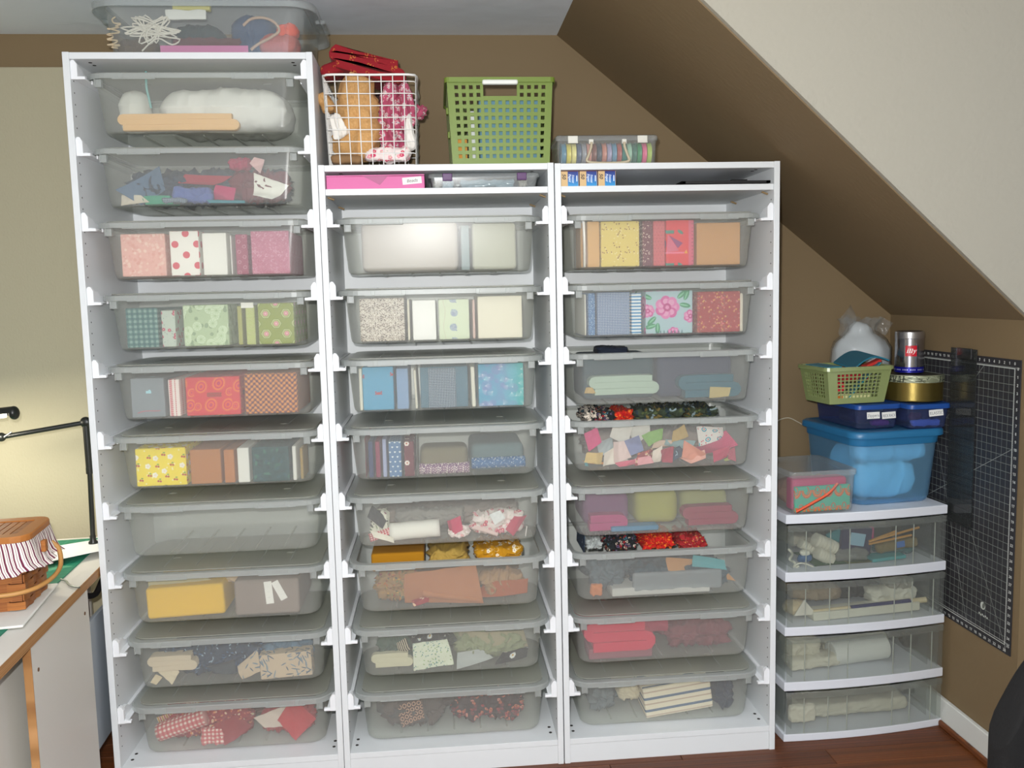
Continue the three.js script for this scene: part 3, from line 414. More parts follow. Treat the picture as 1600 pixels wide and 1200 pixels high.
L(q2, 'crump', 'maroon cloth heaped at the right of the second left bin', [345, 258, 470, 322], C(0x6c1626), { zo: 0.018, d: 0.11, r: 0.34 });
L(q2, 'crump', 'magenta cloth peeping over the maroon heap', [352, 243, 392, 266], C(0xa8154a), { zo: 0.02, d: 0.06, lift: 1 });
L(q2, 'sheet', 'washed denim blue panel left of the violet cloth', [186, 274, 246, 304], C(0x4f6a88), { lift: 1, rot: 0.5 });
L(q2, 'sheet', 'cream triangle of cloth at the lower left of the second bin', [183, 304, 226, 326], C(0xddd2c0), { lift: 1, rot: 0.1, zo: 0.004 });
L(q2, 'stack', 'small green cloth folded beside the cream triangle', [224, 306, 268, 322], C(0x2f9474), { n: 3, d: 0.08, zo: 0.008 });
L(q2, 'crump', 'violet blue cloth in the middle of the second left bin', [262, 288, 334, 323], C(0x5468a8), { d: 0.05, zo: 0.004 });
L(q2, 'crump', 'dark grey checked wad under the violet blue cloth', [250, 308, 292, 326], F.navygrid, { d: 0.03, zo: 0.002, lift: 1 });
L(q2, 'sheet', 'white scrap lying on the maroon heap', [394, 280, 440, 310], C(0xf0efe6), { lift: 1, rot: -0.35, bend: 0.1 });
L(q2, 'sheet', 'magenta scrap left of the maroon heap', [334, 292, 362, 312], C(0xb8185c), { lift: 1, rot: -0.3 });
L(q2, 'sheet', 'pale pink scrap at the top of the magenta cloth', [388, 246, 410, 262], C(0xe0b8b8), { lift: 1, rot: -0.6, zo: 0.01 });
L(q2, 'sheet', 'teal strip along the bottom of the second left bin', [330, 312, 390, 323], C(0x2f8494), { lift: 1, bend: 0.1 });
L(q2, 'sheet', 'dusty red scrap above the violet blue cloth', [274, 272, 345, 292], C(0xa8283c), { lift: 1, rot: -0.1, zo: 0.03 });
const q3 = '0_7';
L(q3, 'fold', 'folded cloth mottled in pale pink', [170, 366, 262, 440], F.pinkmottle);
L(q3, 'fold', 'folded white cloth with big red dots', [263, 361, 314, 433], F.reddot);
L(q3, 'fold', 'folded plain white cloth right of the red dots', [314, 364, 357, 433], C(0xf0eee8), { zo: 0.003 });
L(q3, 'fold', 'narrow white selvage standing before the mauve rings', [358, 368, 365, 434], C(0xf2f0ec));
L(q3, 'fold', 'folded mauve cloth printed with small rings', [366, 366, 390, 434], F.mauvering, { zo: 0.001 });
L(q3, 'fold', 'folded rose cloth with a fine vine print', [390, 361, 455, 434], F.rosevine);
const q4 = '0_6';
L(q4, 'fold', 'folded dark teal gingham cloth', [184, 482, 250, 548], F.tealgingham);
L(q4, 'fold', 'narrow folded cloth of red roses on pale stripes', [250, 485, 277, 546], F.rosestrip, { zo: 0.003 });
L(q4, 'fold', 'folded pale green cloth with big round blooms', [284, 477, 360, 546], F.palecircle, { zo: 0.002 });
L(q4, 'fold', 'thin olive folded edge left of the green stripes', [369, 478, 381, 542], C(0xa9a860), { zo: 0.004 });
L(q4, 'fold', 'folded lime cloth with thin stripes', [382, 478, 401, 542], F.greenstripe, { zo: 0.002 });
L(q4, 'fold', 'folded green hexagon cloth with pink dots', [401, 474, 462, 542], F.greenhex);
L(q4, 'tagpaper', 'small white tag at the top of the lime stripes', [376, 473, 396, 481], C(0xf4f2ec), { lift: 1, zo: -0.002 });
const q5 = '0_5';
L(q5, 'fold', 'folded grey cloth with a thin red line', [188, 592, 260, 657], F.greyline);
L(q5, 'fold', 'folded white cloth with red checks', [261, 593, 284, 656], F.redcheck, { zo: 0.002 });
L(q5, 'fold', 'folded red and orange paisley cloth', [288, 590, 378, 655], F.paisley);
L(q5, 'fold', 'folded orange and brown plaid cloth', [380, 584, 467, 650], F.plaid, { zo: 0.001 });
const q6 = '0_4';
L(q6, 'fold', 'folded bright yellow cloth with red cherries', [196, 702, 294, 766], F.cherry);
L(q6, 'fold', 'folded plain caramel cloth beside the yellow cherries', [295, 703, 348, 765], C(0xb5743a), { zo: 0.003 });
L(q6, 'fold', 'narrow folded caramel cloth with dots', [348, 703, 369, 764], F.orangecal, { zo: 0.005 });
L(q6, 'fold', 'folded white wedge left of the dark teal cloth', [369, 700, 392, 760], C(0xe6e5df), { zo: 0.001 });
L(q6, 'fold', 'folded dark teal leafy cloth', [392, 699, 454, 756], F.darkteal);
L(q6, 'fold', 'narrow white fold right of the dark teal cloth', [455, 697, 465, 753], C(0xe9e8e2), { zo: 0.003, d: 0.2 });
L(q6, 'fold', 'narrow ochre fold at the right end of the cherry bin', [467, 700, 478, 752], C(0xa88c50), { zo: 0.018, d: 0.11 });
const q8 = '0_2';
L(q8, 'fold', 'folded bright yellow cloth in the eighth left bin', [220, 918, 353, 972], C(0xe6b81c), { r: 0.01, rot: 0.03, zo: 0.008 });
L(q8, 'fold', 'folded grey brown cloth with two white labels', [364, 908, 470, 966], C(0x8d8078), { r: 0.01 });
L(q8, 'sheet', 'sheer pale yellow cloth over the bright yellow one', [206, 903, 326, 934], C(0xb9b08a), { lift: 1, rot: 0.15, zo: 0.03, bend: 0.05, rx: 0, ry: 0 });
L(q8, 'crump', 'beige cloth tucked at the back of the eighth left bin', [340, 898, 400, 915], C(0xc9b08e), { lift: 1, zo: 0.06, d: 0.1 });
L(q8, 'tagpaper', 'left white paper label stuck on the grey brown cloth', [413, 909, 427, 943], tinyPrint, { lift: 1, rot: 0.08, zo: -0.003 });
L(q8, 'tagpaper', 'right slanting white paper label on the grey brown cloth', [430, 907, 443, 938], tinyPrint, { lift: 1, rot: 0.45, zo: -0.003 });
const q9 = '0_1';
L(q9, 'crump', 'navy leafy cloth heaped in the ninth left bin', [215, 1012, 420, 1072], F.navyprint, { zo: 0.018, d: 0.11 });
L(q9, 'crump', 'dusty blue cloth at the right of the ninth left bin', [395, 1008, 495, 1062], C(0x5f7f9a), { zo: 0.018, d: 0.11, r: 0.3 });
L(q9, 'stack', 'long cream cloth folded at the left of the navy heap', [222, 1028, 304, 1048], C(0xcfbfa6), { n: 3, d: 0.05, lift: 1, zo: 0.004 });
L(q9, 'fold', 'folded cream and blue batik cloth at the right', [404, 1022, 494, 1066], F.batikblue, { d: 0.05, rot: 0.04 });
L(q9, 'sheet', 'cream triangle scrap in the ninth left bin', [250, 1046, 278, 1068], C(0xd6c8ac), { lift: 1, rot: 0.7 });
L(q9, 'sheet', 'slim cream scrap at the lower left corner', [225, 1060, 246, 1078], C(0xd6c4a2), { lift: 1, rot: -0.6 });
L(q9, 'sheet', 'dark grey scrap in the middle of the ninth left bin', [322, 1036, 362, 1058], C(0x3c4650), { lift: 1, rot: 0.2 });
L(q9, 'sheet', 'blue and cream swirled scrap under the grey one', [366, 1042, 408, 1068], F.batikblue, { lift: 1, rot: 0.5 });
const q10 = '0_0';
L(q10, 'crump', 'dark red floral cloth heaped in the bottom left bin', [225, 1108, 400, 1168], F.redfloral, { zo: 0.018, d: 0.11 });
L(q10, 'crump', 'plain red cloth heaped at the right of the bottom left bin', [400, 1108, 505, 1160], C(0xa8242e), { zo: 0.018, d: 0.11 });
L(q10, 'sheet', 'bright red square scrap standing on its corner', [446, 1114, 500, 1158], C(0xb8222c), { rot: 0.75, lift: 1, bend: 0.1, rx: 0, ry: 0, jit: 0.2 });
L(q10, 'roll', 'red checked cloth rolled slanting across the bottom left bin', [236, 1128, 320, 1150], F.redcheckcloth, { lift: 1, rot: 0.3 });
L(q10, 'sheet', 'yellow striped scrap at the upper left of the red heap', [236, 1112, 300, 1140], F.yellowstripe, { lift: 1, rot: 0.3, zo: 0.014 });
L(q10, 'sheet', 'white scrap above the red square', [402, 1116, 458, 1136], C(0xd8c8bc), { lift: 1, rot: 0.15, zo: 0.01 });
L(q10, 'crump', 'small red and white checked wad at the front', [310, 1140, 352, 1168], F.redcheckcloth, { d: 0.03, zo: 0.001 });
L(q10, 'sheet', 'dark red scrap beside the checked wad', [336, 1134, 382, 1162], C(0x94202a), { lift: 1, rot: 0.5 });
// middle cabinet
const m1 = '1_7';
L(m1, 'fold', 'broad stack of folded off-white cloth', [562, 347, 718, 424], C(0xb3aaa0), { zo: 0.02, r: 0.02 });
L(m1, 'fold', 'narrow folded pale blue grey cloth', [719, 352, 735, 422], C(0x8a9ca0), { zo: 0.018 });
L(m1, 'fold', 'folded pale cream cloth in the top middle bin', [736, 348, 808, 420], C(0xb9b9a8), { zo: 0.016, r: 0.012 });
const m2 = '1_6';
L(m2, 'fold', 'folded cloth with a fine brown and white print', [552, 467, 634, 536], F.brownprint);
L(m2, 'fold', 'narrow cream selvage with coloured marks', [635, 468, 642, 536], C(0xe6e0cc));
L(m2, 'fold', 'folded pure white cloth in the second middle bin', [643, 469, 683, 536], C(0xf4f3f0), { zo: 0.002 });
L(m2, 'fold', 'folded pale green cloth with blue grey dots', [684, 468, 735, 535], F.palegreendot, { zo: 0.001 });
L(m2, 'fold', 'thin dusty pink fold in the second middle bin', [737, 468, 744, 533], C(0xd9b8b0), { zo: 0.003 });
L(m2, 'fold', 'folded cream cloth at the right of the second middle bin', [745, 463, 820, 531], C(0xe9e3d0), { zo: 0.002 });
const m3 = '1_5';
L(m3, 'fold', 'folded light blue cloth with red crabs', [564, 574, 617, 641], F.crab);
L(m3, 'fold', 'narrow cream selvage at the left of the crab cloth', [558, 576, 563, 640], C(0xe4e0d0), { zo: 0.002 });
L(m3, 'fold', 'folded periwinkle cloth right of the crabs', [618, 576, 640, 640], C(0x7f9cc0), { zo: 0.003 });
L(m3, 'fold', 'cream selvage slanting before the navy grid', [646, 578, 653, 641], C(0xe0dac8), { rot: 0.03 });
L(m3, 'fold', 'folded blue grey cloth around the navy grid', [655, 574, 733, 640], C(0x4d7488), { zo: 0.012 });
L(m3, 'fold', 'folded navy cloth with a white grid', [668, 576, 714, 640], F.navygrid, { zo: 0.001, d: 0.01 });
L(m3, 'fold', 'cream selvage left of the turquoise batik', [735, 573, 744, 638], C(0xe4e0d0), { zo: 0.001, rot: 0.02 });
L(m3, 'fold', 'folded turquoise and purple batik cloth', [746, 569, 825, 636], F.batik, { zo: 0.001 });
const m4 = '1_4';
L(m4, 'fold', 'narrow folded red cloth at the left of the patchwork bin', [561, 684, 573, 749], C(0xb02838));
L(m4, 'fold', 'narrow folded navy cloth right of the red one', [574, 690, 585, 750], C(0x2c3c66), { zo: 0.003 });
L(m4, 'fold', 'folded cloth of dark red and blue checks', [585, 690, 596, 750], C(0x8a2c4a), { zo: 0.002 });
L(m4, 'fold', 'narrow pale lilac fold in the patchwork bin', [596, 686, 606, 750], C(0xa4accc), { zo: 0.003 });
L(m4, 'fold', 'folded blue cloth with white hearts', [606, 690, 629, 750], F.hearts, { zo: 0.001 });
L(m4, 'fold', 'folded maroon cloth with a white flower', [630, 690, 649, 750], F.maroonflower, { zo: 0.002 });
L(m4, 'fold', 'thin white selvage right of the maroon flowers', [650, 690, 653, 749], C(0xe0dcd8), { zo: 0.001 });
L(m4, 'roll', 'rolled trim speckled purple and white', [655, 726, 734, 740], F.speckpurple, { lift: 1, zo: 0.004 });
L(m4, 'roll', 'rolled trim speckled blue and white', [737, 717, 822, 731], F.speckblue, { lift: 1, zo: 0.006 });
L(m4, 'fold', 'low olive brown cloth behind the purple trim', [655, 700, 733, 745], C(0x77705a), { zo: 0.018, d: 0.11, r: 0.02 });
L(m4, 'fold', 'low teal grey cloth behind the blue trim', [734, 694, 824, 745], C(0x5d7478), { zo: 0.036, d: 0.22, r: 0.02 });
const m5 = '1_3';
L(m5, 'crump', 'green and black leafy cloth heaped at the left of the scrap bin', [553, 800, 612, 860], F.greenleafwhite, { zo: 0.012, d: 0.095 });
L(m5, 'roll', 'white paper packet with brown print in the scrap bin', [608, 822, 688, 856], writing(2, 1, '#efece4', [['and Vine™  An Exclusive', 0.5, 0.62, 0.12, '#4c3a34', 'italic'], ['.5 oz', 0.85, 0.45, 0.1, '#4c3a34']]), { name: 'paper_packet', lift: 1, rot: 0.05, zo: 0.006 });
L(m5, 'crump', 'pink and white flowered cloth heaped in the scrap bin', [730, 800, 832, 853], F.pinkwhite, { zo: 0.014, d: 0.095 });
L(m5, 'crump', 'white cloth with red marks in front of the pink heap', [699, 822, 738, 858], F.pinkwhite, { d: 0.05, zo: 0.001 });
L(m5, 'sheet', 'hot pink scrap above the red marked cloth', [696, 812, 722, 832], C(0xc8305c), { lift: 1, rot: 0.5 });
L(m5, 'sheet', 'red and white gingham strip at the lower left of the scrap bin', [560, 838, 606, 850], F.redwhitecheck, { lift: 1, rot: 0.32, zo: 0.003 });
L(m5, 'sheet', 'cream triangle at the lower left of the scrap bin', [580, 840, 614, 858], C(0xeae4d4), { lift: 1, rot: -0.3 });
L(m5, 'sheet', 'black leaf printed scrap over the green cloth', [568, 800, 592, 824], C(0x2c2c2e), { lift: 1, rot: 0.8 });
L(m5, 'sheet', 'pale pink triangle right of the red marked cloth', [742, 834, 784, 850], C(0xe8ccc8), { lift: 1, rot: -0.4 });
L(m5, 'sheet', 'rose scrap at the right end of the scrap bin', [806, 806, 836, 836], C(0xc0405c), { lift: 1, rot: -0.6 });
L(m5, 'sheet', 'small white scrap with blue marks on the pink heap', [766, 803, 786, 817], C(0xe9ecec), { lift: 1, rot: 0.4 });
L(m5, 'sheet', 'white scrap with grey print at the far right of the scrap bin', [822, 826, 836, 848], C(0xeeeae8), { lift: 1, rot: -0.2 });
L(m5, 'crump', 'grey cloth behind the white packet', [612, 796, 730, 826], C(0x8f8c86), { lift: 1, zo: 0.06, d: 0.07 });
const m6 = '1_2';
L(m6, 'fold', 'flat mustard cloth topping the open middle bin', [556, 867, 664, 890], C(0xa8740a), { zo: 0.055, d: 0.2, lift: 1, over: 1, r: 0.008 });
L(m6, 'crump', 'crinkled ochre cloth topping the open middle bin', [662, 860, 738, 888], C(0xb09248), { zo: 0.055, d: 0.2, lift: 1, over: 1 });
L(m6, 'crump', 'mustard flowered cloth topping the open middle bin', [738, 855, 838, 886], F.mustardflower, { zo: 0.055, d: 0.2, lift: 1, over: 1 });
L(m6, 'sheet', 'orange brown dotted cloth folded in a fan', [634, 893, 752, 955], F.browndot, { bend: 0.04, rx: 0, ry: 0, rot: 0.05, jit: 0.3 });
L(m6, 'roll', 'dotted fold below the orange brown fan', [660, 938, 752, 955], F.browndot, { lift: 1, rot: -0.16, zo: 0.003 });
L(m6, 'crump', 'autumn leaf cloth heaped at the left of the open middle bin', [556, 895, 660, 956], F.autumn, { zo: 0.018, d: 0.11 });
L(m6, 'crump', 'tawny cloth heaped at the right of the open middle bin', [745, 895, 838, 948], C(0xa8845c), { zo: 0.018, d: 0.11 });
L(m6, 'sheet', 'rust red scrap beside the tawny heap', [750, 916, 822, 936], C(0xa4542c), { lift: 1, rot: 0.08, zo: 0.012 });
L(m6, 'sheet', 'red and yellow fringe at the bottom of the fan', [640, 938, 672, 954], F.redfloral, { lift: 1, rot: 0.2, zo: -0.001 });
const m7 = '1_1';
L(m7, 'crump', 'dark green cloth heaped at the left of the seventh middle bin', [566, 996, 650, 1056], C(0x35503f), { zo: 0.014, d: 0.095 });
L(m7, 'crump', 'sage green cloth heaped at the right of the seventh middle bin', [705, 990, 830, 1050], C(0x8f9674), { zo: 0.018, d: 0.11 });
L(m7, 'sheet', 'black and cream striped scrap in the seventh middle bin', [620, 1001, 640, 1024], F.blackcream, { lift: 1, rot: 0.3 });
L(m7, 'sheet', 'teal leaf print on cream standing in the seventh middle bin', [645, 1008, 702, 1054], F.tealcream, { lift: 1, rot: 0.12, jit: 0.3, bend: 0.08, rx: 0, ry: 0, zo: -0.001 });
L(m7, 'sheet', 'pale grey dotted corner right of the teal leaves', [712, 1022, 766, 1048], F.greydot, { lift: 1, rot: 0.3, zo: 0.001 });
L(m7, 'sheet', 'black scrap with a white daisy', [780, 1024, 834, 1046], F.blackflower, { lift: 1, rot: 0.06, zo: 0.001 });
L(m7, 'stack', 'small cream cloth folded at the left of the seventh bin', [568, 1024, 642, 1042], C(0xc8c4a8), { n: 3, d: 0.03, lift: 1, zo: 0.002 });
L(m7, 'sheet', 'olive beige cloth laid along the top of the sage heap', [722, 994, 822, 1014], C(0xa49c80), { lift: 1, rot: -0.06, zo: 0.012 });
L(m7, 'crump', 'black speckled cloth behind the teal leaves', [640, 996, 706, 1030], F.blackflower, { lift: 1, zo: 0.03, d: 0.16 });
const m8 = '1_0';
L(m8, 'crump', 'taupe cloth heaped in the bottom middle bin', [570, 1098, 700, 1150], C(0x5a504c), { zo: 0.018, d: 0.11, r: 0.3 });
L(m8, 'crump', 'dark red floral cloth in the bottom middle bin', [700, 1086, 824, 1132], F.darkfloral, { zo: 0.018, d: 0.11, r: 0.3 });
L(m8, 'sheet', 'peach lace scrap on the taupe heap', [622, 1104, 660, 1130], F.peachlace, { lift: 1, rot: 0.1, zo: 0.01 });
L(m8, 'sheet', 'dark grey ribbed scrap under the peach lace', [590, 1116, 662, 1136], C(0x4c4a48), { lift: 1, rot: -0.06, zo: 0.012 });
// right cabinet
const r1 = '2_7';
L(r1, 'fold', 'narrow tan fold at the left of the top right bin', [897, 348, 908, 414], C(0xb98c54), { zo: 0.014, d: 0.095 });
L(r1, 'fold', 'narrow white fold at the left of the top right bin', [909, 346, 916, 414], C(0xe6e0d4), { zo: 0.004, d: 0.2 });
L(r1, 'fold', 'folded pale orange cloth left of the dotted yellow', [917, 346, 938, 415], C(0xd9a868), { zo: 0.001 });
L(r1, 'fold', 'folded yellow cloth with small brown dots', [938, 346, 1000, 415], F.yellowdot);
L(r1, 'fold', 'narrow folded maroon paisley cloth', [1003, 345, 1020, 410], F.maroonpaisley, { zo: 0.002 });
L(r1, 'fold', 'folded rose cloth with small dark dots', [1020, 345, 1040, 410], F.rosedot, { zo: 0.001 });
L(r1, 'fold', 'folded red cloth with pink and purple shapes', [1040, 344, 1085, 411], F.redmotif, { zo: 0.001 });
L(r1, 'fold', 'folded plain tan cloth in the top right bin', [1088, 348, 1160, 413], C(0xc79258), { zo: 0.003 });
const r2 = '2_6';
L(r2, 'fold', 'narrow cream fold at the left of the second right bin', [911, 460, 917, 522], C(0xe6e2d2), { zo: 0.003, d: 0.2 });
L(r2, 'fold', 'narrow folded mottled blue cloth', [918, 458, 931, 523], F.bluemottle, { zo: 0.001 });
L(r2, 'fold', 'folded cloth of tiny navy gingham', [932, 457, 985, 523], F.tinygingham);
L(r2, 'fold', 'folded blue and white striped cloth', [986, 458, 1003, 521], F.bluestripe, { zo: 0.001 });
L(r2, 'fold', 'folded cloth with a large pink rose', [1008, 455, 1083, 521], F.bigrose);
L(r2, 'fold', 'folded red calico with tiny flowers', [1089, 456, 1160, 520], F.redcalico, { zo: 0.001 });
L(r2, 'fold', 'narrow cream fold at the right of the red calico', [1161, 458, 1169, 519], C(0xe0dac8), { zo: 0.004, d: 0.2 });
const r3 = '2_5';
L(r3, 'fold', 'dark teal cloth at the left of the third right bin', [900, 556, 1024, 622], C(0x2c4650), { zo: 0.06, d: 0.2, r: 0.02 });
L(r3, 'fold', 'dusky purple cloth at the right of the third right bin', [1026, 556, 1165, 622], C(0x3a4058), { zo: 0.07, d: 0.2, r: 0.02 });
L(r3, 'stack', 'pale green cloth folded in the third right bin', [925, 588, 1026, 616], C(0xa9bcac), { n: 3, d: 0.06, lift: 1, zo: 0.012 });
L(r3, 'stack', 'teal cloth folded in the third right bin', [1066, 586, 1160, 618], C(0x1f5e70), { n: 3, d: 0.05, zo: 0.02 });
L(r3, 'crump', 'navy cloth lying on the rim of the third right bin', [932, 541, 984, 556], C(0x141c2c), { lift: 1, over: 1, zo: 0.05, d: 0.1 });
L(r3, 'sheet', 'small yellow spot of cloth at the left', [907, 605, 928, 615], C(0xc0a060), { lift: 1, zo: 0.003 });
L(r3, 'sheet', 'small yellow spot of cloth at the right', [1115, 608, 1140, 620], C(0xb8a468), { lift: 1, zo: 0.003 });
const r4 = '2_4';
for (const [u0, v0, u1, v1, mm, lb, rt] of [
  [888, 634, 944, 662, F.blackdots, 'black dotted white print at the left of the open scrap bin', 0.2], [900, 636, 968, 664, F.darkmix, 'dark flowered print topping the open scrap bin', 0], [958, 638, 1000, 662, F.fire, 'flame red print topping the open scrap bin', 0.4],
  [990, 636, 1080, 660, F.camo, 'dull green print topping the open scrap bin', 0.1], [1070, 634, 1130, 656, F.camo, 'olive print at the right of the open scrap bin', -0.1]]) L(r4, 'crump', lb, [u0, v0, u1, v1 + 6], mm, { lift: 1, over: 1, zo: 0.055 + (u0 % 3) * 0.01, d: 0.18, rot: rt * 0.3, r: 0.3, ridge: 0.3, freq: 26 });
L(r4, 'crump', 'grey pink cloth heaped behind the bright scraps', [898, 676, 1166, 736], C(0x8c7f78), { zo: 0.075, d: 0.2, r: 0.3 });
for (const [u0, v0, u1, v1, mm, lb, rt] of [
  [902, 670, 938, 700, C(0xd8387c), 'hot pink scrap at the upper left of the scrap bin', 0.3], [960, 666, 990, 690, C(0xd9d4cc), 'white pointed scrap left of the green dotted one', -0.6], [984, 664, 1020, 686, C(0xd4d0c8), 'white scrap with a folded corner near the top', 0.5], [1006, 674, 1040, 694, F.limedot, 'green dotted scrap near the middle', 0.4],
  [1050, 670, 1078, 688, C(0xb89a58), 'ochre strip right of the green dotted scrap', 0.4], [1092, 662, 1134, 694, F.aquaswirl, 'white scrap with aqua rings', 0.1], [1104, 688, 1150, 708, F.polkapink, 'magenta dotted strip under the aqua rings', 0.5], [1022, 690, 1056, 702, C(0xe0c4b0), 'peach triangle in the middle of the scraps', -0.1],
  [1046, 690, 1090, 704, C(0x8fb0b4), 'pale teal scrap in the middle of the scraps', -0.2], [958, 692, 984, 716, C(0xe2c8c4), 'pale pink scrap below the white point', 0.3], [974, 690, 1008, 712, C(0x7f88b4), 'lavender blue scrap in the middle', 0.5], [940, 706, 978, 732, C(0xece4d8), 'cream scrap at the lower left of the scraps', 0.2],
  [914, 708, 940, 726, C(0xe0c078), 'butter yellow scrap at the lower left', -0.2], [898, 720, 918, 736, C(0x3a8a94), 'small teal scrap in the lower left corner', 0.3], [914, 726, 946, 738, C(0xd88a3c), 'orange scrap along the bottom', -0.1], [964, 722, 996, 736, C(0xe0607c), 'coral pink scrap along the bottom', 0.1],
  [992, 716, 1018, 736, C(0xe8a0a8), 'rose square scrap along the bottom', 0.2], [996, 706, 1026, 728, F.redfloral, 'red flowered scrap beside the rose square', 0.1], [1022, 702, 1034, 734, C(0xeadccf), 'upright cream strip in the middle of the scraps', -0.1], [1034, 702, 1052, 732, C(0xa82444), 'upright dark red strip in the middle', -0.15],
  [1046, 708, 1072, 730, F.navyprint, 'navy leafy scrap right of the dark red strip', 0.6], [1068, 698, 1098, 718, C(0xe09078), 'salmon scrap right of the middle', -0.3], [1074, 710, 1108, 722, C(0xe8a898), 'light salmon scrap under the first salmon one', 0.3], [1112, 708, 1142, 730, C(0xb82c54), 'crimson scrap at the lower right', 0.2],
  [1136, 702, 1166, 720, C(0xb04a60), 'dusty red scrap at the right end', 0.1], [1136, 716, 1154, 730, C(0x9aa84c), 'small olive green scrap at the lower right', 0.4], [936, 690, 962, 710, C(0xa8b4b8), 'glassy grey scrap under the hot pink one', 0.2]]) L(r4, 'sheet', lb, [u0, v0, u1, v1], mm, { lift: 1, rot: rt, zo: (serial % 6) * 0.008 });
const r5 = '2_3';
L(r5, 'fold', 'dusky purple cloth at the left of the fifth right bin', [908, 772, 985, 830], C(0x74406c), { zo: 0.08, d: 0.2, r: 0.03 });
L(r5, 'fold', 'lime yellow cloth in the middle of the fifth right bin', [992, 768, 1062, 822], C(0xa2a04c), { zo: 0.08, d: 0.2, r: 0.03 });
L(r5, 'fold', 'pale olive cloth at the right of the fifth right bin', [1064, 766, 1165, 826], C(0x999a64), { zo: 0.1, d: 0.2, r: 0.03 });
L(r5, 'stack', 'maroon cloth folded at the right of the fifth right bin', [1072, 792, 1166, 824], C(0x8c2440), { n: 3, d: 0.05, zo: 0.035 });
L(r5, 'stack', 'magenta cloth folded low at the left', [912, 806, 976, 832], C(0xa8306c), { n: 2, d: 0.05, zo: 0.02 });
L(r5, 'fold', 'low blue cloth at the bottom of the fifth right bin', [955, 824, 1030, 836], C(0x3a7aa0), { zo: 0.012, d: 0.05 });
const r6 = '2_2';
for (const [u0, u1, mm, lb] of [[886, 914, F.navyprint, 'navy print at the left above the rim of the sixth right bin'], [912, 946, F.greydot, 'pale grey printed cloth above the rim of the sixth right bin'], [944, 1002, F.darkmix, 'dark leafy print above the rim of the sixth right bin'], [1002, 1062, F.fire, 'orange red print above the rim of the sixth right bin'], [1060, 1112, F.redcalico, 'red and white print above the rim of the sixth right bin']]) L(r6, 'crump', lb, [u0, 836, u1, 866], mm, { lift: 1, over: 1, zo: 0.05 + (u0 % 4) * 0.006, d: 0.16, r: 0.2, ridge: 0.25, freq: 26, rot: (u0 % 5 - 2) * 0.04 });
L(r6, 'crump', 'dark teal cloth in the middle of the sixth right bin', [985, 886, 1150, 922], C(0x2a4450), { zo: 0.018, d: 0.11 });
L(r6, 'crump', 'dusky blue cloth at the left of the sixth right bin', [902, 878, 984, 930], C(0x56646c), { zo: 0.018, d: 0.11 });
L(r6, 'puff', 'crinkled clear plastic bag at the front of the sixth right bin', [988, 896, 1130, 920], phy({ color: 0xc8d0d4, roughness: 0.15, transmission: 0.7, thickness: 0 }), { name: 'plastic_bag', lift: 1, d: 0.02, zo: 0.002 });
L(r6, 'sheet', 'tan strip curving at the right of the sixth right bin', [1066, 882, 1160, 900], C(0xc08a54), { lift: 1, rot: -0.14, zo: 0.012, bend: 0.2 });
L(r6, 'sheet', 'teal strip above the tan strip', [1080, 874, 1140, 888], C(0x4a9ca4), { lift: 1, rot: -0.2, zo: 0.016 });
L(r6, 'crump', 'small orange wad at the lower left of the sixth right bin', [922, 914, 944, 930], C(0xcc7a44), { d: 0.03, zo: 0.004 });
L(r6, 'fold', 'flat white paper along the bottom of the sixth right bin', [956, 920, 1110, 934], C(0xbcbcb8), { zo: 0.004, d: 0.1, r: 0.004 });
const r7 = '2_1';
L(r7, 'stack', 'rose red towel folded at the left of the seventh right bin', [906, 974, 1018, 1018], C(0xcc2c4c), { n: 3, d: 0.22, zo: 0.006, name: 'towel', lift: 1 });
L(r7, 'fold', 'thin mauve cloth under the rose red towel', [904, 1016, 1020, 1026], C(0x8c5460), { zo: 0.012, d: 0.095 });
L(r7, 'crump', 'brownish red cloth at the right of the seventh right bin', [1040, 974, 1160, 1016], C(0x7c4048), { zo: 0.016, d: 0.095, r: 0.35 });
L(r7, 'sheet', 'dark pink cloth standing behind the towel', [1000, 968, 1046, 990], C(0xa83450), { lift: 1, zo: 0.04, rot: 0.1 });
const r8 = '2_0';
L(r8, 'fold', 'striped ticking cloth in cream and blue', [1006, 1068, 1113, 1124], F.ticking, { r: 0.006, rot: 0.12, d: 0.12, zo: 0.006 });
L(r8, 'crump', 'navy velvet cloth at the right of the bottom right bin', [1116, 1062, 1165, 1112], C(0x14253e), { zo: 0.006, d: 0.22, r: 0.3 });
L(r8, 'crump', 'slate grey cloth at the left of the bottom right bin', [905, 1080, 968, 1122], C(0x6a7478), { zo: 0.05, d: 0.2 });
L(r8, 'crump', 'cream cloth left of the ticking stripes', [966, 1074, 1006, 1100], C(0xcfc4a8), { zo: 0.03, d: 0.16, lift: 1 });
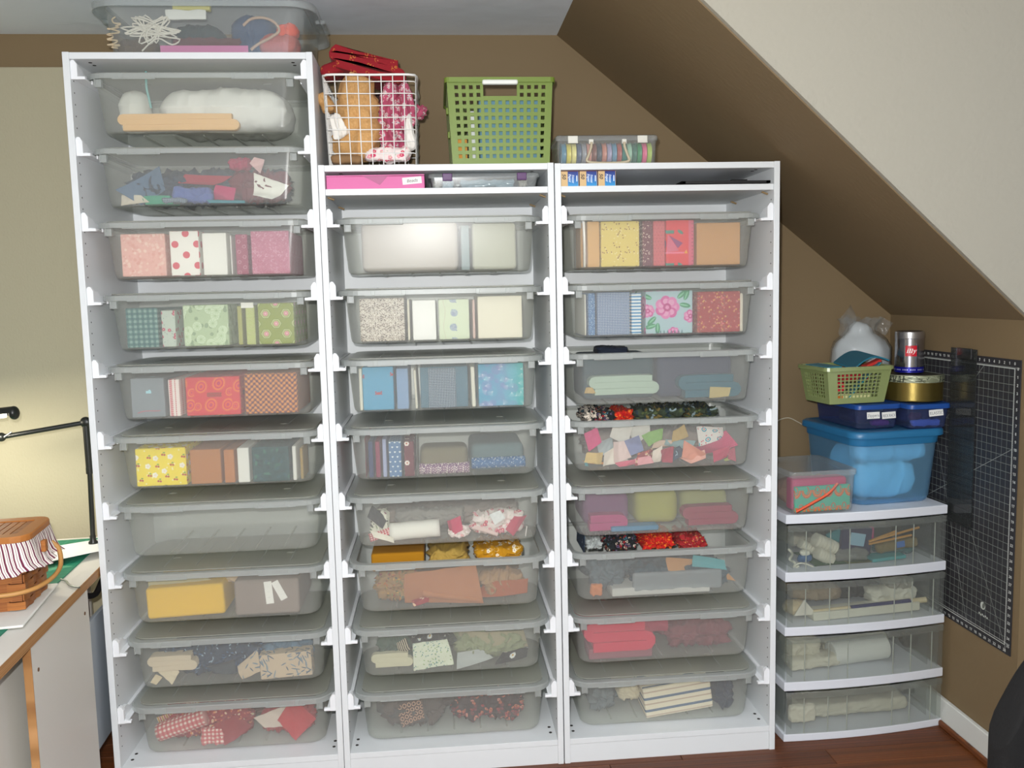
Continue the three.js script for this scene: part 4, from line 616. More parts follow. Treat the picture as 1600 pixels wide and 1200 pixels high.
// the cloth that fills the bins behind what lies at their fronts
for (const [key, u0, v0, u1, v1, m, lb] of [
  ['0_8', 176, 256, 462, 318, C(0x3f4c5a), 'slate blue cloth filling the back of the second left bin'],
  ['0_1', 218, 1000, 492, 1062, C(0x33475a), 'dark blue cloth filling the back of the ninth left bin'],
  ['0_0', 232, 1102, 498, 1160, C(0x7a4a40), 'dull red cloth filling the back of the bottom left bin'],
  ['1_3', 560, 796, 826, 850, C(0x9a8f88), 'grey beige cloth filling the back of the pink scrap bin'],
  ['1_2', 560, 900, 826, 945, C(0x8a7450), 'brown cloth filling the back of the open middle bin'],
  ['1_1', 568, 996, 826, 1050, C(0x3c443a), 'dark olive cloth filling the back of the seventh middle bin'],
  ['1_0', 574, 1094, 826, 1146, C(0x544a48), 'dark taupe cloth filling the back of the bottom middle bin'],
  ['2_2', 900, 876, 1160, 926, C(0x4c5c64), 'blue grey cloth filling the back of the sixth right bin'],
  ['2_1', 904, 972, 1156, 1020, C(0x7c4048), 'dusky red cloth filling the back of the seventh right bin'],
  ['2_0', 904, 1072, 1156, 1118, C(0x5c6870), 'dark grey cloth filling the back of the bottom right bin']]) L(key, 'crump', lb, [u0, v0, u1, v1], m, { zo: 0.14, d: 0.15, r: 0.25 });
// ---------- on top of the left cabinet: the yarn tote ----------
const TOP1 = CAB[0].h, TOP2 = CAB[1].h;
{
  const t = thing('storage_tote', 'clear plastic tote of yarn on top of the tallest left cabinet', 'tote', [0.375, TOP1, -0.235]);
  part('tote_body', loft([{ y: 0.002, w: 0.50, d: 0.33, r: 0.03 }, { y: 0.001, w: 0.515, d: 0.345, r: 0.035 }, { y: 0.006, w: 0.53, d: 0.36, r: 0.04 }, { y: 0.15, w: 0.56, d: 0.385, r: 0.045 }], { n: 6 }), M.clear, t);
  part('rim', ring(0.56, 0.385, 0.045, [[-0.002, 0.138], [-0.002, 0.152], [0.03, 0.15], [0.034, 0.144], [0.034, 0.126], [0.031, 0.126], [0.030, 0.143], [0.001, 0.146], [0.001, 0.138]], 6), M.clearhard, t);
  for (const s of [-1, 1]) part('handle', rbox(0.03, 0.012, 0.11, 0.004), M.clearhard, t, [s * 0.31, 0.135, 0]);
  const zf = -0.235 + 0.178, at = (u, v, dz = 0) => P(u, v, 'z', zf - dz);
  const yarn = (name, label, mat, u0, v0, u1, v1, o) => { const a = at(u0, v0, o.zo), b = at(u1, v1, o.zo), y0 = o.lift ? b.y : TOP1 + 0.010, w = b.x - a.x, h = a.y - y0, d = o.d ?? 0.12, seed = ++serial; return solo(name, fit(cloth(w, h, d, { r: Math.min(w, h, d) * 0.46, amp: 0.004, ridge: 0.006, freq: 26, seed, seg: [26, 16, 10] }), w, h, d), mat, label, 'yarn', [(a.x + b.x) / 2, (a.y + y0) / 2, zf - (o.zo ?? 0) - d / 2], [0, 0, 0], 'yarn skeins in the tote'); };
  const fuzz = (a, b, s) => print(0.05, a, (c, n, R) => scatter(c, n, R, 240, (x, y) => { c.strokeStyle = R() > 0.5 ? b : a; c.lineWidth = 2; c.beginPath(); c.moveTo(x, y); c.lineTo(x + R() * 26 - 13, y + R() * 26 - 13); c.stroke(); }), s);
  yarn('yarn_skein', 'brown and green tweed yarn at the lower left of the tote', fuzz('#4c3a26', '#7a6a3c', 3), 176, 54, 246, 82, { zo: 0.026 });
  yarn('yarn_skein', 'dark teal fuzzy yarn in the middle of the tote', fuzz('#0f2a30', '#1f4a4c', 4), 256, 30, 350, 78, { zo: 0.03 });
  yarn('yarn_skein', 'dark red flecked yarn under the teal yarn', fuzz('#4a1620', '#8a4a48', 5), 268, 56, 378, 80, { zo: 0.008, d: 0.012 });
  yarn('yarn_skein', 'bright blue fuzzy yarn right of the teal yarn', fuzz('#123a62', '#2a6490', 6), 352, 14, 432, 78, { zo: 0.03 });
  yarn('yarn_skein', 'coral tweed yarn at the right end of the tote', fuzz('#a8443c', '#d88a74', 7), 400, 46, 466, 80, { zo: 0.004, d: 0.1 });
  yarn('yarn_skein', 'orange red yarn above the coral tweed', fuzz('#d8401c', '#f0683a', 8), 428, 32, 466, 58, { zo: 0.006, d: 0.08, lift: 1 });
  const cordPts = []; const R = rng(9); for (let i = 0; i < 46; i++) { const a = i * 1.9, k = i % 2 ? 0.2 : 1, p = at(232 + Math.cos(a) * 44 * k + R() * 10, 42 + Math.sin(a) * 20 * k + R() * 8, 0.006 + R() * 0.012); cordPts.push(p.toArray()); }
  for (const q of [[262, 58], [282, 62], [270, 70], [248, 60], [236, 66], [222, 80]]) cordPts.push(at(q[0], q[1], 0.004).toArray());
  solo('cotton_cord', tube(cordPts, 0.0022, 320, 6), C(0xd5d0c4), 'tangled bundle of white cotton cord in the tote', 'cord');
  const c2 = []; for (let i = 0; i < 22; i++) c2.push(at(166 + R() * 24, 26 + i * 2.3 + R() * 6, 0.006 + R() * 0.01).toArray());
  solo('cotton_cord', tube(c2, 0.0024, 120, 6), C(0xc9b596), 'beige cord tangled at the left end of the tote', 'cord');
  solo('braided_trim', tube([[380, 40], [392, 30], [412, 28], [430, 36], [436, 48], [424, 58], [402, 70], [392, 78]].map(([u, v]) => at(u, v, 0.003).toArray()), 0.004, 60, 6), print(0.01, '#8c6a58', (c, n) => stripes(c, n, 6, [['#d8c0a8', 0.45]], true)), 'brown braided trim looping over the blue yarn', 'trim');
  { const a = at(250, 71), b = at(388, 82); solo('pink_card', rbox(b.x - a.x, a.y - TOP1 - 0.003, 0.002, 0.0006), std({ color: 0xc06a9c, roughness: 0.7 }), 'long pink card standing at the bottom front of the tote', 'card', [(a.x + b.x) / 2, (a.y + TOP1 + 0.003) / 2, zf - 0.001]); }
  { const a = at(268, 2, 0.03), b = at(328, 16, 0.03); solo('yarn_band', rbox(b.x - a.x, a.y - b.y, 0.02, 0.004), std({ color: 0xc8c070, roughness: 0.7 }), 'pale yellow paper band near the top of the tote', 'band', [(a.x + b.x) / 2, (a.y + b.y) / 2, zf - 0.04]); }
  { const a = at(258, 15, 0.012), b = at(322, 30, 0.012); solo('yarn_band', cloth(b.x - a.x, a.y - b.y, 0.006, { r: 0.002, amp: 0.003, freq: 20 }), std({ color: 0xdcdcd6, roughness: 0.7 }), 'white paper band lying on the teal yarn', 'band', [(a.x + b.x) / 2, (a.y + b.y) / 2, zf - 0.015]); }
}
// ---------- on the middle cabinet: wire basket of cloth, green basket ----------
{
  const X0 = 0.703, X1 = 0.968, Z0 = -0.03, Z1 = -0.36, H = 0.257, tp = 0.035;
  const t = thing('wire_basket', 'white wire grid basket stuffed with cloth on the middle cabinet', 'basket', [(X0 + X1) / 2, TOP2, (Z0 + Z1) / 2]);
  const w = (X1 - X0) / 2, d = (Z0 - Z1) / 2, f = (y) => 1 - tp * (1 - y / H) * 1.6, wm = std({ color: 0xe9e8e4, roughness: 0.35 });
  const pt = (x, y, z) => [x * f(y), y, z * (1 - 0.08 * (1 - y / H))], rr = 0.0016;
  for (const s of [-1, 1]) {
    for (let i = 0; i <= 8; i++) { const x = -w + i * w / 4; part('wire', rod(pt(x, 0.004, s * d), pt(x, H, s * d), rr, 5), wm, t); }
    for (let i = 0; i <= 11; i++) { const z = -d + i * d / 5.5; part('wire', rod(pt(s * w, 0.004, z), pt(s * w, H, z), rr, 5), wm, t); }
  }
  for (let k = 0; k < 8; k++) { const y = 0.004 + k * 0.0335; part('hoop', tube([[-w, d], [w, d], [w, -d], [-w, -d]].flatMap(([x, z], i, a) => { const n = a[(i + 1) % 4]; return [0.03, 0.5, 0.97].map((q) => pt(x + (n[0] - x) * q, y, z + (n[1] - z) * q)); }), rr, 60, 5, true), wm, t); }
  part('rim', tube([[-w, d], [w, d], [w, -d], [-w, -d]].flatMap(([x, z], i, a) => { const n = a[(i + 1) % 4]; return [0.04, 0.5, 0.96].map((q) => pt(x + (n[0] - x) * q, H, z + (n[1] - z) * q)); }), 0.0034, 60, 8, true), wm, t);
  for (let i = 1; i < 8; i++) part('wire', rod(pt(-w + i * w / 4, 0.004, -d), pt(-w + i * w / 4, 0.004, d), rr, 5), wm, t);
  const q = (u, v, z) => P(u, v, 'z', z);
  const drape = (pl, k, hh, s) => (v) => { const t = 0.5 - v.y / (2 * hh), a = Math.atan2(v.z, v.x), n = (0.72 + 0.36 * Math.min(1, t * 1.3)) * (1 + k * (0.25 + t) * Math.sin(pl * a + 2.2 * Math.sin(v.y * 18 + s) + s)); v.x = v.x * n + 0.006 * Math.sin(v.y * 30 + s); v.z *= n; };
  const blob = (name, label, u0, v0, u1, v1, z, dd, mat, o = {}) => { const a = q(u0, v0, z), b = q(u1, v1, z), y0 = Math.max(b.y, TOP2 + 0.006), W = b.x - a.x, Hh = a.y - y0, m = Math.min(W, Hh, dd); return solo(name, fit(cloth(W, Hh, dd, { r: m * (o.r ?? 0.45), amp: m * (o.amp ?? 0.05), ridge: m * (o.ridge ?? 0.1), freq: o.freq ?? 12, seed: ++serial, seg: [28, 36, 20], post: o.post }), W * 0.99, Hh * 0.99, dd * 0.99), mat, label, 'fabric', [(a.x + b.x) / 2, (a.y + y0) / 2, z - dd / 2], [0, 0, o.rot ?? 0], 'cloths in the wire basket'); };
  blob('quilted_cloth', 'tan quilted cloth bulging through the left of the wire basket', 507, 95, 598, 250, -0.046, 0.17, F.tanquilt, { ridge: 0.09, amp: 0.04, r: 0.5, freq: 16, post: drape(9, 0.2, 0.14, 3) });
  blob('cloth_tip', 'tan cloth tip poking out of the left side of the wire basket', 492, 140, 520, 176, -0.09, 0.06, F.tanquilt, { ridge: 0.2, rot: 0.5 });
  blob('crumpled_cloth', 'mauve toile cloth standing in the right of the wire basket', 581, 112, 634, 240, -0.06, 0.14, F.mauvetoile, { freq: 22, ridge: 0.12, post: drape(7, 0.2, 0.13, 5) });
  blob('crumpled_cloth', 'raspberry and white cloth hanging at the right of the wire basket', 616, 120, 652, 206, -0.062, 0.11, F.mauvetoile, { freq: 20, ridge: 0.12, post: drape(6, 0.22, 0.09, 8) });
  blob('cloth_tip', 'raspberry cloth arm sticking out of the right of the wire basket', 640, 158, 668, 186, -0.09, 0.06, F.mauvetoile, { rot: -0.5, ridge: 0.25, freq: 30 });
  blob('cloth_roll', 'white and raspberry rolled edge at the bottom of the wire basket', 566, 224, 644, 254, -0.05, 0.07, F.pinkwhite, { ridge: 0.16, freq: 15 });
  blob('crumpled_cloth', 'white cloth hanging down at the right of the wire basket', 630, 174, 652, 234, -0.052, 0.05, C(0xe6e2da), { freq: 14, ridge: 0.14, post: drape(5, 0.25, 0.06, 4) });
  blob('crumpled_cloth', 'white cloth behind the tan folds in the wire basket', 510, 176, 540, 216, -0.044, 0.03, C(0xe9e4dc), { freq: 16, ridge: 0.16, rot: 0.5, post: drape(5, 0.25, 0.04, 6) });
  blob('crumpled_cloth', 'brown cloth at the bottom left of the wire basket', 514, 240, 566, 256, -0.05, 0.1, C(0x8a6a48));
  blob('crumpled_cloth', 'dark brown filling at the back of the wire basket', 530, 134, 620, 244, -0.225, 0.08, C(0x4a3432));
  const red = serpentine(0.2, 0.062, 3, 0.017);
  solo('folded_cloth', deform(extr(red, 0.15, 0.003), (v) => { v.y += v.x * -0.16 + 0.03 * Math.exp(-((v.x + 0.06) ** 2) * 600); v.z -= 0.15; }), F.redgold, 'red cloth with gold print folded over the top of the wire basket', 'fabric', [q(575, 96, -0.11).x, TOP2 + H + 0.038, -0.09]);
  blob('cloth_tip', 'red cloth tail hanging over the left rim of the wire basket', 497, 92, 545, 116, -0.1, 0.1, F.redgold, { rot: 0.4, ridge: 0.05 });
}
{
  const X0 = 1.058, X1 = 1.368, Z0 = -0.045, Z1 = -0.40, H = 0.25, w = (X1 - X0) / 2, d = (Z0 - Z1) / 2, gm = phy({ color: 0x7f9638, roughness: 0.42, transmission: 0.25, thickness: 0 });
  const t = thing('plastic_basket', 'large green plastic basket with square holes and white handle', 'basket', [(X0 + X1) / 2, TOP2, (Z0 + Z1) / 2]);
  const f = (y) => 1 - 0.075 * (1 - y / H);
  const wall = (half, nx, handle) => { const holes = [], s = 0.0112, st = 2 * half * 0.88 / (nx - 0.35); for (let j = 0; j < 10; j++) for (let i = 0; i < nx; i++) { const x = (i - (nx - 1) / 2) * st, y = H - 0.025 - j * 0.0218; if (handle && Math.abs(x) < 0.062 && j < 2) continue; holes.push(rect(x - s / 2, y - s / 2, x + s / 2, y + s / 2)); } if (handle) holes.push(rect(-0.05, H - 0.05, 0.05, H - 0.018)); return extr(holed(rect(-half, 0.002, half, H), holes), 0.0022, 0); };
  for (const s of [-1, 1]) {
    const g = wall(w, 13, true).translate(0, 0, -0.0011); if (s < 0) g.rotateY(Math.PI); g.translate(0, 0, s * d);
    part(s > 0 ? 'front_wall' : 'back_wall', deform(g, (v) => { v.x *= f(v.y); v.z *= f(v.y); }), gm, t);
    const h = wall(d, 14, false).translate(0, 0, -0.0011).rotateY(s * Math.PI / 2).translate(s * w, 0, 0);
    part('side_wall', deform(h, (v) => { v.x *= f(v.y); v.z *= f(v.y); }), gm, t);
    part('handle', rbox(0.105, 0.014, 0.016, 0.005), std({ color: 0xe6e8e2, roughness: 0.4 }), t, [0, H - 0.012, s * (d + 0.003)]);
    for (const y of [0.1, 0.17]) part('lug', rbox(0.008, 0.02, 0.02, 0.003), gm, t, [s * w * f(y) + s * 0.004, y, d - 0.07]);
  }
  part('base', rbox(2 * w * f(0) - 0.004, 0.004, 2 * d * f(0) - 0.004, 0.001), gm, t, [0, 0.003, 0]);
  part('rim', ring(2 * w, 2 * d, 0.006, [[-0.002, H - 0.003], [-0.002, H + 0.002], [0.008, H + 0.002], [0.008, H - 0.012], [0.0055, -0.012 + H], [0.005, H - 0.003]], 3), gm, t);
  const a = P(748, 152, 'z', Z0 - 0.03), b = P(846, 244, 'z', Z0 - 0.03);
  solo('cloth_stack', rbox(b.x - a.x, a.y - TOP2 - 0.008, 0.22, 0.008), C(0x6d97a8), 'pale blue cloths stacked inside the green basket', 'fabric', [(a.x + b.x) / 2, (a.y + TOP2 + 0.008) / 2, Z0 - 0.145]);
  const e = P(733, 172, 'z', Z0 - 0.03), g = P(744, 244, 'z', Z0 - 0.03);
  solo('folded_cloth', rbox(g.x - e.x, e.y - TOP2 - 0.008, 0.2, 0.004), C(0xe2e6e2), 'narrow white cloth beside the pale blue ones in the green basket', 'fabric', [(g.x + e.x) / 2, (e.y + TOP2 + 0.008) / 2, Z0 - 0.14]);
  const k = P(712, 214, 'z', Z0 - 0.03), l = P(731, 244, 'z', Z0 - 0.03);
  solo('folded_cloth', rbox(l.x - k.x, k.y - TOP2 - 0.008, 0.18, 0.004), C(0xd89a4a), 'low orange cloth at the left inside the green basket', 'fabric', [(k.x + l.x) / 2, (k.y + TOP2 + 0.008) / 2, Z0 - 0.13]);
}
// ---------- ribbon case ----------
{
  const T3 = CAB[2].h, X0 = 1.376, X1 = 1.686, w = X1 - X0, Z = -0.045, D = 0.15, H = 0.088;
  const t = thing('ribbon_case', 'clear carrying case of ribbon spools on the right cabinet', 'case', [(X0 + X1) / 2, T3, Z - D / 2]);
  part('case_body', loft([{ y: 0.001, w: w - 0.02, d: D - 0.016, r: 0.01 }, { y: 0.004, w: w - 0.014, d: D - 0.01, r: 0.012 }, { y: H - 0.014, w: w - 0.008, d: D - 0.006, r: 0.014 }], { n: 4 }), M.clear, t);
  part('lid', loft([{ y: H - 0.016, w: w, d: D, r: 0.014 }, { y: H - 0.004, w: w, d: D, r: 0.014 }, { y: H, w: w - 0.008, d: D - 0.008, r: 0.012 }], { bottom: false, top: true, n: 4 }), M.clearhard, t);
  const lm = std({ color: 0xd8d6cc, roughness: 0.45 });
  for (const x of [-0.105, 0.105]) part('latch', join(rbox(0.03, 0.022, 0.006, 0.002), rbox(0.03, 0.004, 0.009, 0.0015, 0, -0.009, 0.001)), lm, t, [x, H - 0.014, D / 2 + 0.003]);
  const hp = [[-0.05, 0.066], [-0.05, 0.055], [-0.058, 0.03], [-0.064, 0.012], [-0.05, 0.007], [0.05, 0.007], [0.064, 0.012], [0.058, 0.03], [0.05, 0.055], [0.05, 0.066]];
  part('handle', tube(hp.map(([x, y]) => [x, y, D / 2 + 0.006]), 0.0042, 70, 8), std({ color: 0xb9ad94, roughness: 0.45 }), t);
  for (const x of [-0.05, 0.05]) part('hinge', rbox(0.014, 0.014, 0.008, 0.002), lm, t, [x, 0.068, D / 2 + 0.002]);
  const cols = [[0x3a7a98, 'steel blue'], [0xd8c84c, 'yellow'], [0xe2d684, 'pale yellow'], [0x4a5a78, 'slate blue'], [0x8c8c94, 'silver'], [0xd8988c, 'peach'], [0x7a4038, 'rust'], [0x27384c, 'navy'], [0xc07a68, 'copper'], [0x9c94b4, 'lilac'], [0x5a8aa8, 'sky blue'], [0xa84c48, 'brick red'], [0x1f7a70, 'teal'], [0x9cc4ac, 'mint'], [0x2a6a5a, 'pine green'], [0x1f8a54, 'emerald'], [0xe0608c, 'hot pink'], [0xa8c050, 'lime']];
  const n = cols.length, sw = (w - 0.034) / n;
  const sg = (() => { const pr = [[0.004, -0.45], [0.033, -0.45], [0.034, -0.42], [0.031, -0.38], [0.031, 0.38], [0.034, 0.42], [0.033, 0.45], [0.004, 0.45]].map(([r, y]) => new THREE.Vector2(r, y * sw)); return new THREE.LatheGeometry(pr, 28).rotateZ(Math.PI / 2); })();
  cols.forEach(([c, nm], i) => solo('ribbon_spool', sg, phy({ color: c, roughness: 0.35, sheen: 0.4 }), `${nm} ribbon spool standing in the clear ribbon case`, 'ribbon', [X0 + 0.018 + sw * (i + 0.5), T3 + 0.0385, Z - 0.045], [0, 0, 0], 'ribbon spools in the case'));
}
// ---------- shelf of the middle cabinet: pink box and latched case ----------
const SH = 1.7855;
{
  const X0 = 0.7015, X1 = 0.984, H = 0.041, D = 0.24, Z = -0.018, pink = std({ color: 0xd46aa0, roughness: 0.6 });
  const t = thing('cardboard_box', 'flat pink cardboard box with torn lid flap', 'box', [(X0 + X1) / 2, SH, Z - D / 2]);
  part('box_body', rbox(X1 - X0, H - 0.004, D, 0.002, 0, (H - 0.004) / 2, 0), pink, t);
  part('lid', deform(rbox(X1 - X0, 0.003, D + 0.002, 0.001, 0, H - 0.002, 0), (v) => { v.y += 0.0008 * Math.sin(v.x * 60); }), std({ color: 0xdd80b0, roughness: 0.6 }), t);
  part('flap', extr(shapeOf([[-0.03, 0], [0.042, 0], [0.018, -0.026]]), 0.0012), std({ color: 0xb86a90, roughness: 0.7 }), t, [-0.006, H - 0.004, D / 2 + 0.0005], [0.06, 0, 0]);
  part('paper_label', rbox(0.056, 0.02, 0.0008, 0.0003), M.trim, t, [0.105, 0.023, D / 2 + 0.0006], [0, 0, 0.08]);
  part('label_text', new THREE.PlaneGeometry(0.054, 0.019), writing(54, 19, '#e9e7e2', [['Beads', 0.5, 0.52, 0.62, '#35353a', 'italic']]), t, [0.105, 0.023, D / 2 + 0.0012], [0, 0, 0.08]);
}
{
  const X0 = 0.995, X1 = 1.322, w = X1 - X0, D = 0.22, H = 0.043, Z = -0.018;
  const t = thing('craft_case', 'low clear craft case with two purple latches', 'case', [(X0 + X1) / 2, SH, Z - D / 2]);
  part('case_body', loft([{ y: 0.001, w: w - 0.03, d: D - 0.02, r: 0.008 }, { y: 0.004, w: w - 0.022, d: D - 0.014, r: 0.01 }, { y: H - 0.012, w: w - 0.012, d: D - 0.006, r: 0.012 }], { n: 4 }), M.clearhard, t);
  part('lid', loft([{ y: H - 0.014, w, d: D, r: 0.014 }, { y: H - 0.003, w, d: D, r: 0.014 }, { y: H, w: w - 0.01, d: D - 0.01, r: 0.012 }], { bottom: false, top: true, n: 4 }), M.clearhard, t);
  for (const x of [-0.108, 0.11]) part('latch', join(rbox(0.028, 0.022, 0.006, 0.002), rbox(0.028, 0.004, 0.008, 0.0015, 0, -0.009, 0.001)), std({ color: 0x4c1a5a, roughness: 0.4 }), t, [x, H - 0.012, D / 2 + 0.003]);
  part('divider', join([-0.125, -0.085, 0.1, 0.13].map((x) => rbox(0.0012, 0.026, D - 0.03, 0.0004, x, 0.016, 0))), M.clear, t);
  const gl = (c) => phy({ color: c, roughness: 0.12, transmission: 0.4, thickness: 0 });
  const heap = (x, wd, c, lb) => solo('bead_packet', cloth(wd, 0.022, 0.1, { r: 0.006, amp: 0.003, ridge: 0.004, freq: 60, seed: ++serial, seg: [18, 8, 10] }), gl(c), lb, 'beads', [(X0 + X1) / 2 + x, SH + 0.0145, Z - 0.07]);
  heap(0.01, 0.16, 0x9cb8c4, 'long packet of pale blue beads in the middle of the craft case'); heap(-0.105, 0.034, 0xa8c4d0, 'small packet of ice blue beads under the left purple latch'); heap(-0.138, 0.022, 0xb0a894, 'tiny packet of tan beads at the left end of the craft case'); heap(0.115, 0.026, 0xc4bcac, 'small packet of cream beads under the right purple latch');
}
// ---------- shelf of the right cabinet: three boxes, frames ----------
{
  const tex = canvasTex(256, 218, (c, W, H) => { c.fillStyle = '#d2b07c'; c.fillRect(0, 0, W, H); const g = c.createLinearGradient(0, 0, 0, H); g.addColorStop(0, '#0f2478'); g.addColorStop(0.45, '#1a5aa8'); g.addColorStop(1, '#1f96d0'); c.fillStyle = g; c.fillRect(W * 0.38, 0, W * 0.6, H); c.save(); c.translate(W * 0.17, H * 0.33); c.rotate(Math.PI / 2); c.fillStyle = '#101018'; c.font = 'italic bold 72px sans-serif'; c.textAlign = 'center'; c.textBaseline = 'middle'; c.fillText('50', 0, 0); c.restore(); c.fillStyle = '#e8f2fa'; for (const [s, x, l] of [['Paper', 0.5, 0.44], ['Freezer', 0.68, 0.5]]) { c.save(); c.translate(W * x, H * l); c.rotate(Math.PI / 2); c.font = 'italic bold 46px serif'; c.textAlign = 'center'; c.textBaseline = 'middle'; c.fillText(s, 0, 0, 120); c.restore(); } c.fillRect(W * 0.87, H * 0.28, W * 0.05, H * 0.4); });
  const fm = std({ map: tex, roughness: 0.45 }), sm = std({ color: 0x163a88, roughness: 0.5 });
  const nm = ['left', 'middle', 'right'];
  for (let i = 0; i < 3; i++) {
    const t = thing('paper_roll_box', `${nm[i]}most of the three tan and blue boxes marked 50`.replace('middlemost', 'middle one'), 'box', [1.4118 + i * 0.0555, SH + 0.0006, -0.02], 0, 'tan and blue boxes on the shelf');
    part('carton', rbox(0.053, 0.044, 0.30, 0.0012, 0, 0.022, -0.15), sm, t); part('end_flap', rbox(0.053, 0.0016, 0.012, 0.0006, 0, 0.0446, -0.008), std({ color: 0x7a3424, roughness: 0.6 }), t);
    part('front_print', new THREE.PlaneGeometry(0.0525, 0.043), fm, t, [0, 0.022, 0.0008]);
  }
  const frame = (name, label, x0, x1, y, h, d, z) => { const t = thing(name, label, 'frame', [(x0 + x1) / 2, SH + y, z - d / 2]); part('border', join(rbox(x1 - x0, h, 0.014, 0.001, 0, h / 2, d / 2 - 0.007), rbox(x1 - x0, h, 0.014, 0.001, 0, h / 2, -d / 2 + 0.007), rbox(0.014, h, d, 0.001, (x1 - x0) / 2 - 0.007, h / 2, 0), rbox(0.014, h, d, 0.001, -(x1 - x0) / 2 + 0.007, h / 2, 0)), M.black, t); part('backing', box(x1 - x0 - 0.02, h * 0.6, d - 0.02, 0, h / 2, 0), std({ color: 0xc8c8d0, roughness: 0.6 }), t); return t; };
  frame('picture_frame', 'thin black frame lying lowest on the right shelf', 1.70, 2.02, 0, 0.004, 0.26, -0.03);
  frame('picture_frame', 'pale card with black edge stacked on the lowest frame', 1.75, 2.025, 0.0045, 0.008, 0.24, -0.025);
  solo('clipboard', join(rbox(0.1, 0.004, 0.2, 0.001), rbox(0.05, 0.006, 0.02, 0.002, -0.01, 0.004, 0.08)), M.black, 'small black clipboard on top of the pale card', 'clipboard', [1.955, SH + 0.0148, -0.16]);
}
// ---------- clear drawer tower ----------
const TW = 0.556, TD = 0.355, TROT = 0.07;
const tower = thing('drawer_tower', 'four drawer tower of smoky clear plastic with white shelves', 'drawers', [2.0755 + TD * 0 + 0.018, 0, -0.03], TROT);
{
  const bow = (w, d, b, n = 12) => { const p = [[-w / 2, -d]]; for (let i = 0; i <= n; i++) { const x = -w / 2 + w * i / n; p.push([x, -0.012 + b * (1 - (2 * i / n - 1) ** 2)]); } p.push([w / 2, -d]); return p; };
  const slab = (w, d, h, b) => extr(shapeOf(bow(w, d, b).map(([x, z]) => [x, -z]).reverse()), h - 0.006, 0.003).rotateX(-Math.PI / 2).translate(0, 0.003, 0);
  const sm = phy({ color: 0xf4f6f4, roughness: 0.18, transmission: 0.955, thickness: 0 }), wm = std({ color: 0xdadde4, roughness: 0.45 });
  const Y = [0, 0.172, 0.357, 0.5365, 0.7265], Hh = [0.026, 0.031, 0.03, 0.032, 0.03], cx = TW / 2;
  const ribMat = phy({ color: 0xd5d9cf, roughness: 0.4, transmission: 0.5, thickness: 0 });
  Y.forEach((y, i) => part(i === 4 ? 'top_panel' : 'shelf', slab(TW, TD, Hh[i], 0.016), wm, tower, [cx, y, 0]));
  for (let i = 0; i < 4; i++) {
    const y0 = Y[i] + Hh[i], h = Y[i + 1] - y0;
    for (const s of [0, 1]) part('side_panel', rbox(0.004, h, TD - 0.03, 0.001), sm, tower, [s ? TW - 0.006 : 0.006, y0 + h / 2, -TD / 2 - 0.01]);
    part('back_panel', rbox(TW - 0.016, h, 0.003, 0.001), sm, tower, [cx, y0 + h / 2, -TD + 0.006]);
    const dr = new THREE.Group(); dr.name = 'drawer'; dr.position.set(cx, y0 + 0.0015, 0); tower.add(dr);
    const fh = h - 0.005, fr = extr(shapeOf([...bow(TW - 0.006, 0.0, 0.016).slice(1, -1), ...bow(TW - 0.006, 0, 0.016).slice(1, -1).reverse().map(([x, z]) => [x, z - 0.0025])].map(([x, z]) => [x, -z])), fh, 0).rotateX(-Math.PI / 2).translate(0, 0, 0.006);
    part('drawer_front', fr, sm, dr);
    part('grip', extr(shapeOf([...bow(TW - 0.004, 0, 0.016).slice(1, -1), ...bow(TW - 0.004, 0, 0.016).slice(1, -1).reverse().map(([x, z]) => [x, z - 0.004])].map(([x, z]) => [x, -z])), 0.02, 0).rotateX(-Math.PI / 2).translate(0, fh - 0.02, 0.0095), sm, dr);
    for (const x of [-0.215, -0.135, -0.07, 0.09, 0.155, 0.235]) part('rib', rbox(0.003, fh - 0.02, 0.003, 0.001), ribMat, dr, [x, (fh - 0.02) / 2, -0.009 + 0.016 * (1 - (x / (TW / 2)) ** 2)]);
    for (const s of [-1, 1]) part('drawer_side', rbox(0.002, fh - 0.03, TD - 0.06, 0.0006), sm, dr, [s * (TW / 2 - 0.036), (fh - 0.03) / 2, -TD / 2 - 0.005]);
    part('drawer_back', rbox(TW - 0.074, fh - 0.03, 0.002, 0.0006), sm, dr, [0, (fh - 0.03) / 2, -TD + 0.028]);
    tower.userData['f' + i] = y0 + 0.002;
  }
}
const TF = [0, 1, 2, 3].map((i) => { const y = tower.userData['f' + i]; delete tower.userData['f' + i]; return y; });
// drawers count from the floor: TF[3] is the top one
const rect3 = (fl, u0, v0, u1, v1, z, lift) => { const a = P(u0, v0, 'z', z), b = P(u1, v1, 'z', z), y0 = lift ? Math.max(b.y, fl + 0.002) : fl + 0.002, y1 = Math.min(a.y, fl + 0.135); return { x: (a.x + b.x) / 2, y: (y1 + y0) / 2, w: b.x - a.x, h: y1 - y0 }; };
const put = (name, cat, label, fl, q, z, d, mat, o = {}) => { const r = rect3(fl, ...q, z, o.lift), m = Math.min(r.w, r.h, d); const g = o.geo ? o.geo(r, d) : fit(cloth(r.w, r.h, d, { r: m * (o.r ?? 0.4), amp: m * (o.amp ?? 0.08), ridge: m * (o.ridge ?? 0.1), freq: o.freq ?? 20, seed: ++serial, seg: [36, 18, 10] }), r.w * 0.98, r.h * 0.97, d * 0.98); return solo(name, g, mat, label, cat, [r.x, r.y, z - d / 2], [o.rx ?? 0, o.ry ?? TROT, o.rot ?? 0], o.group); };
const boxy = (rad = 0.002) => (r, d) => rbox(r.w, r.h, d, rad);
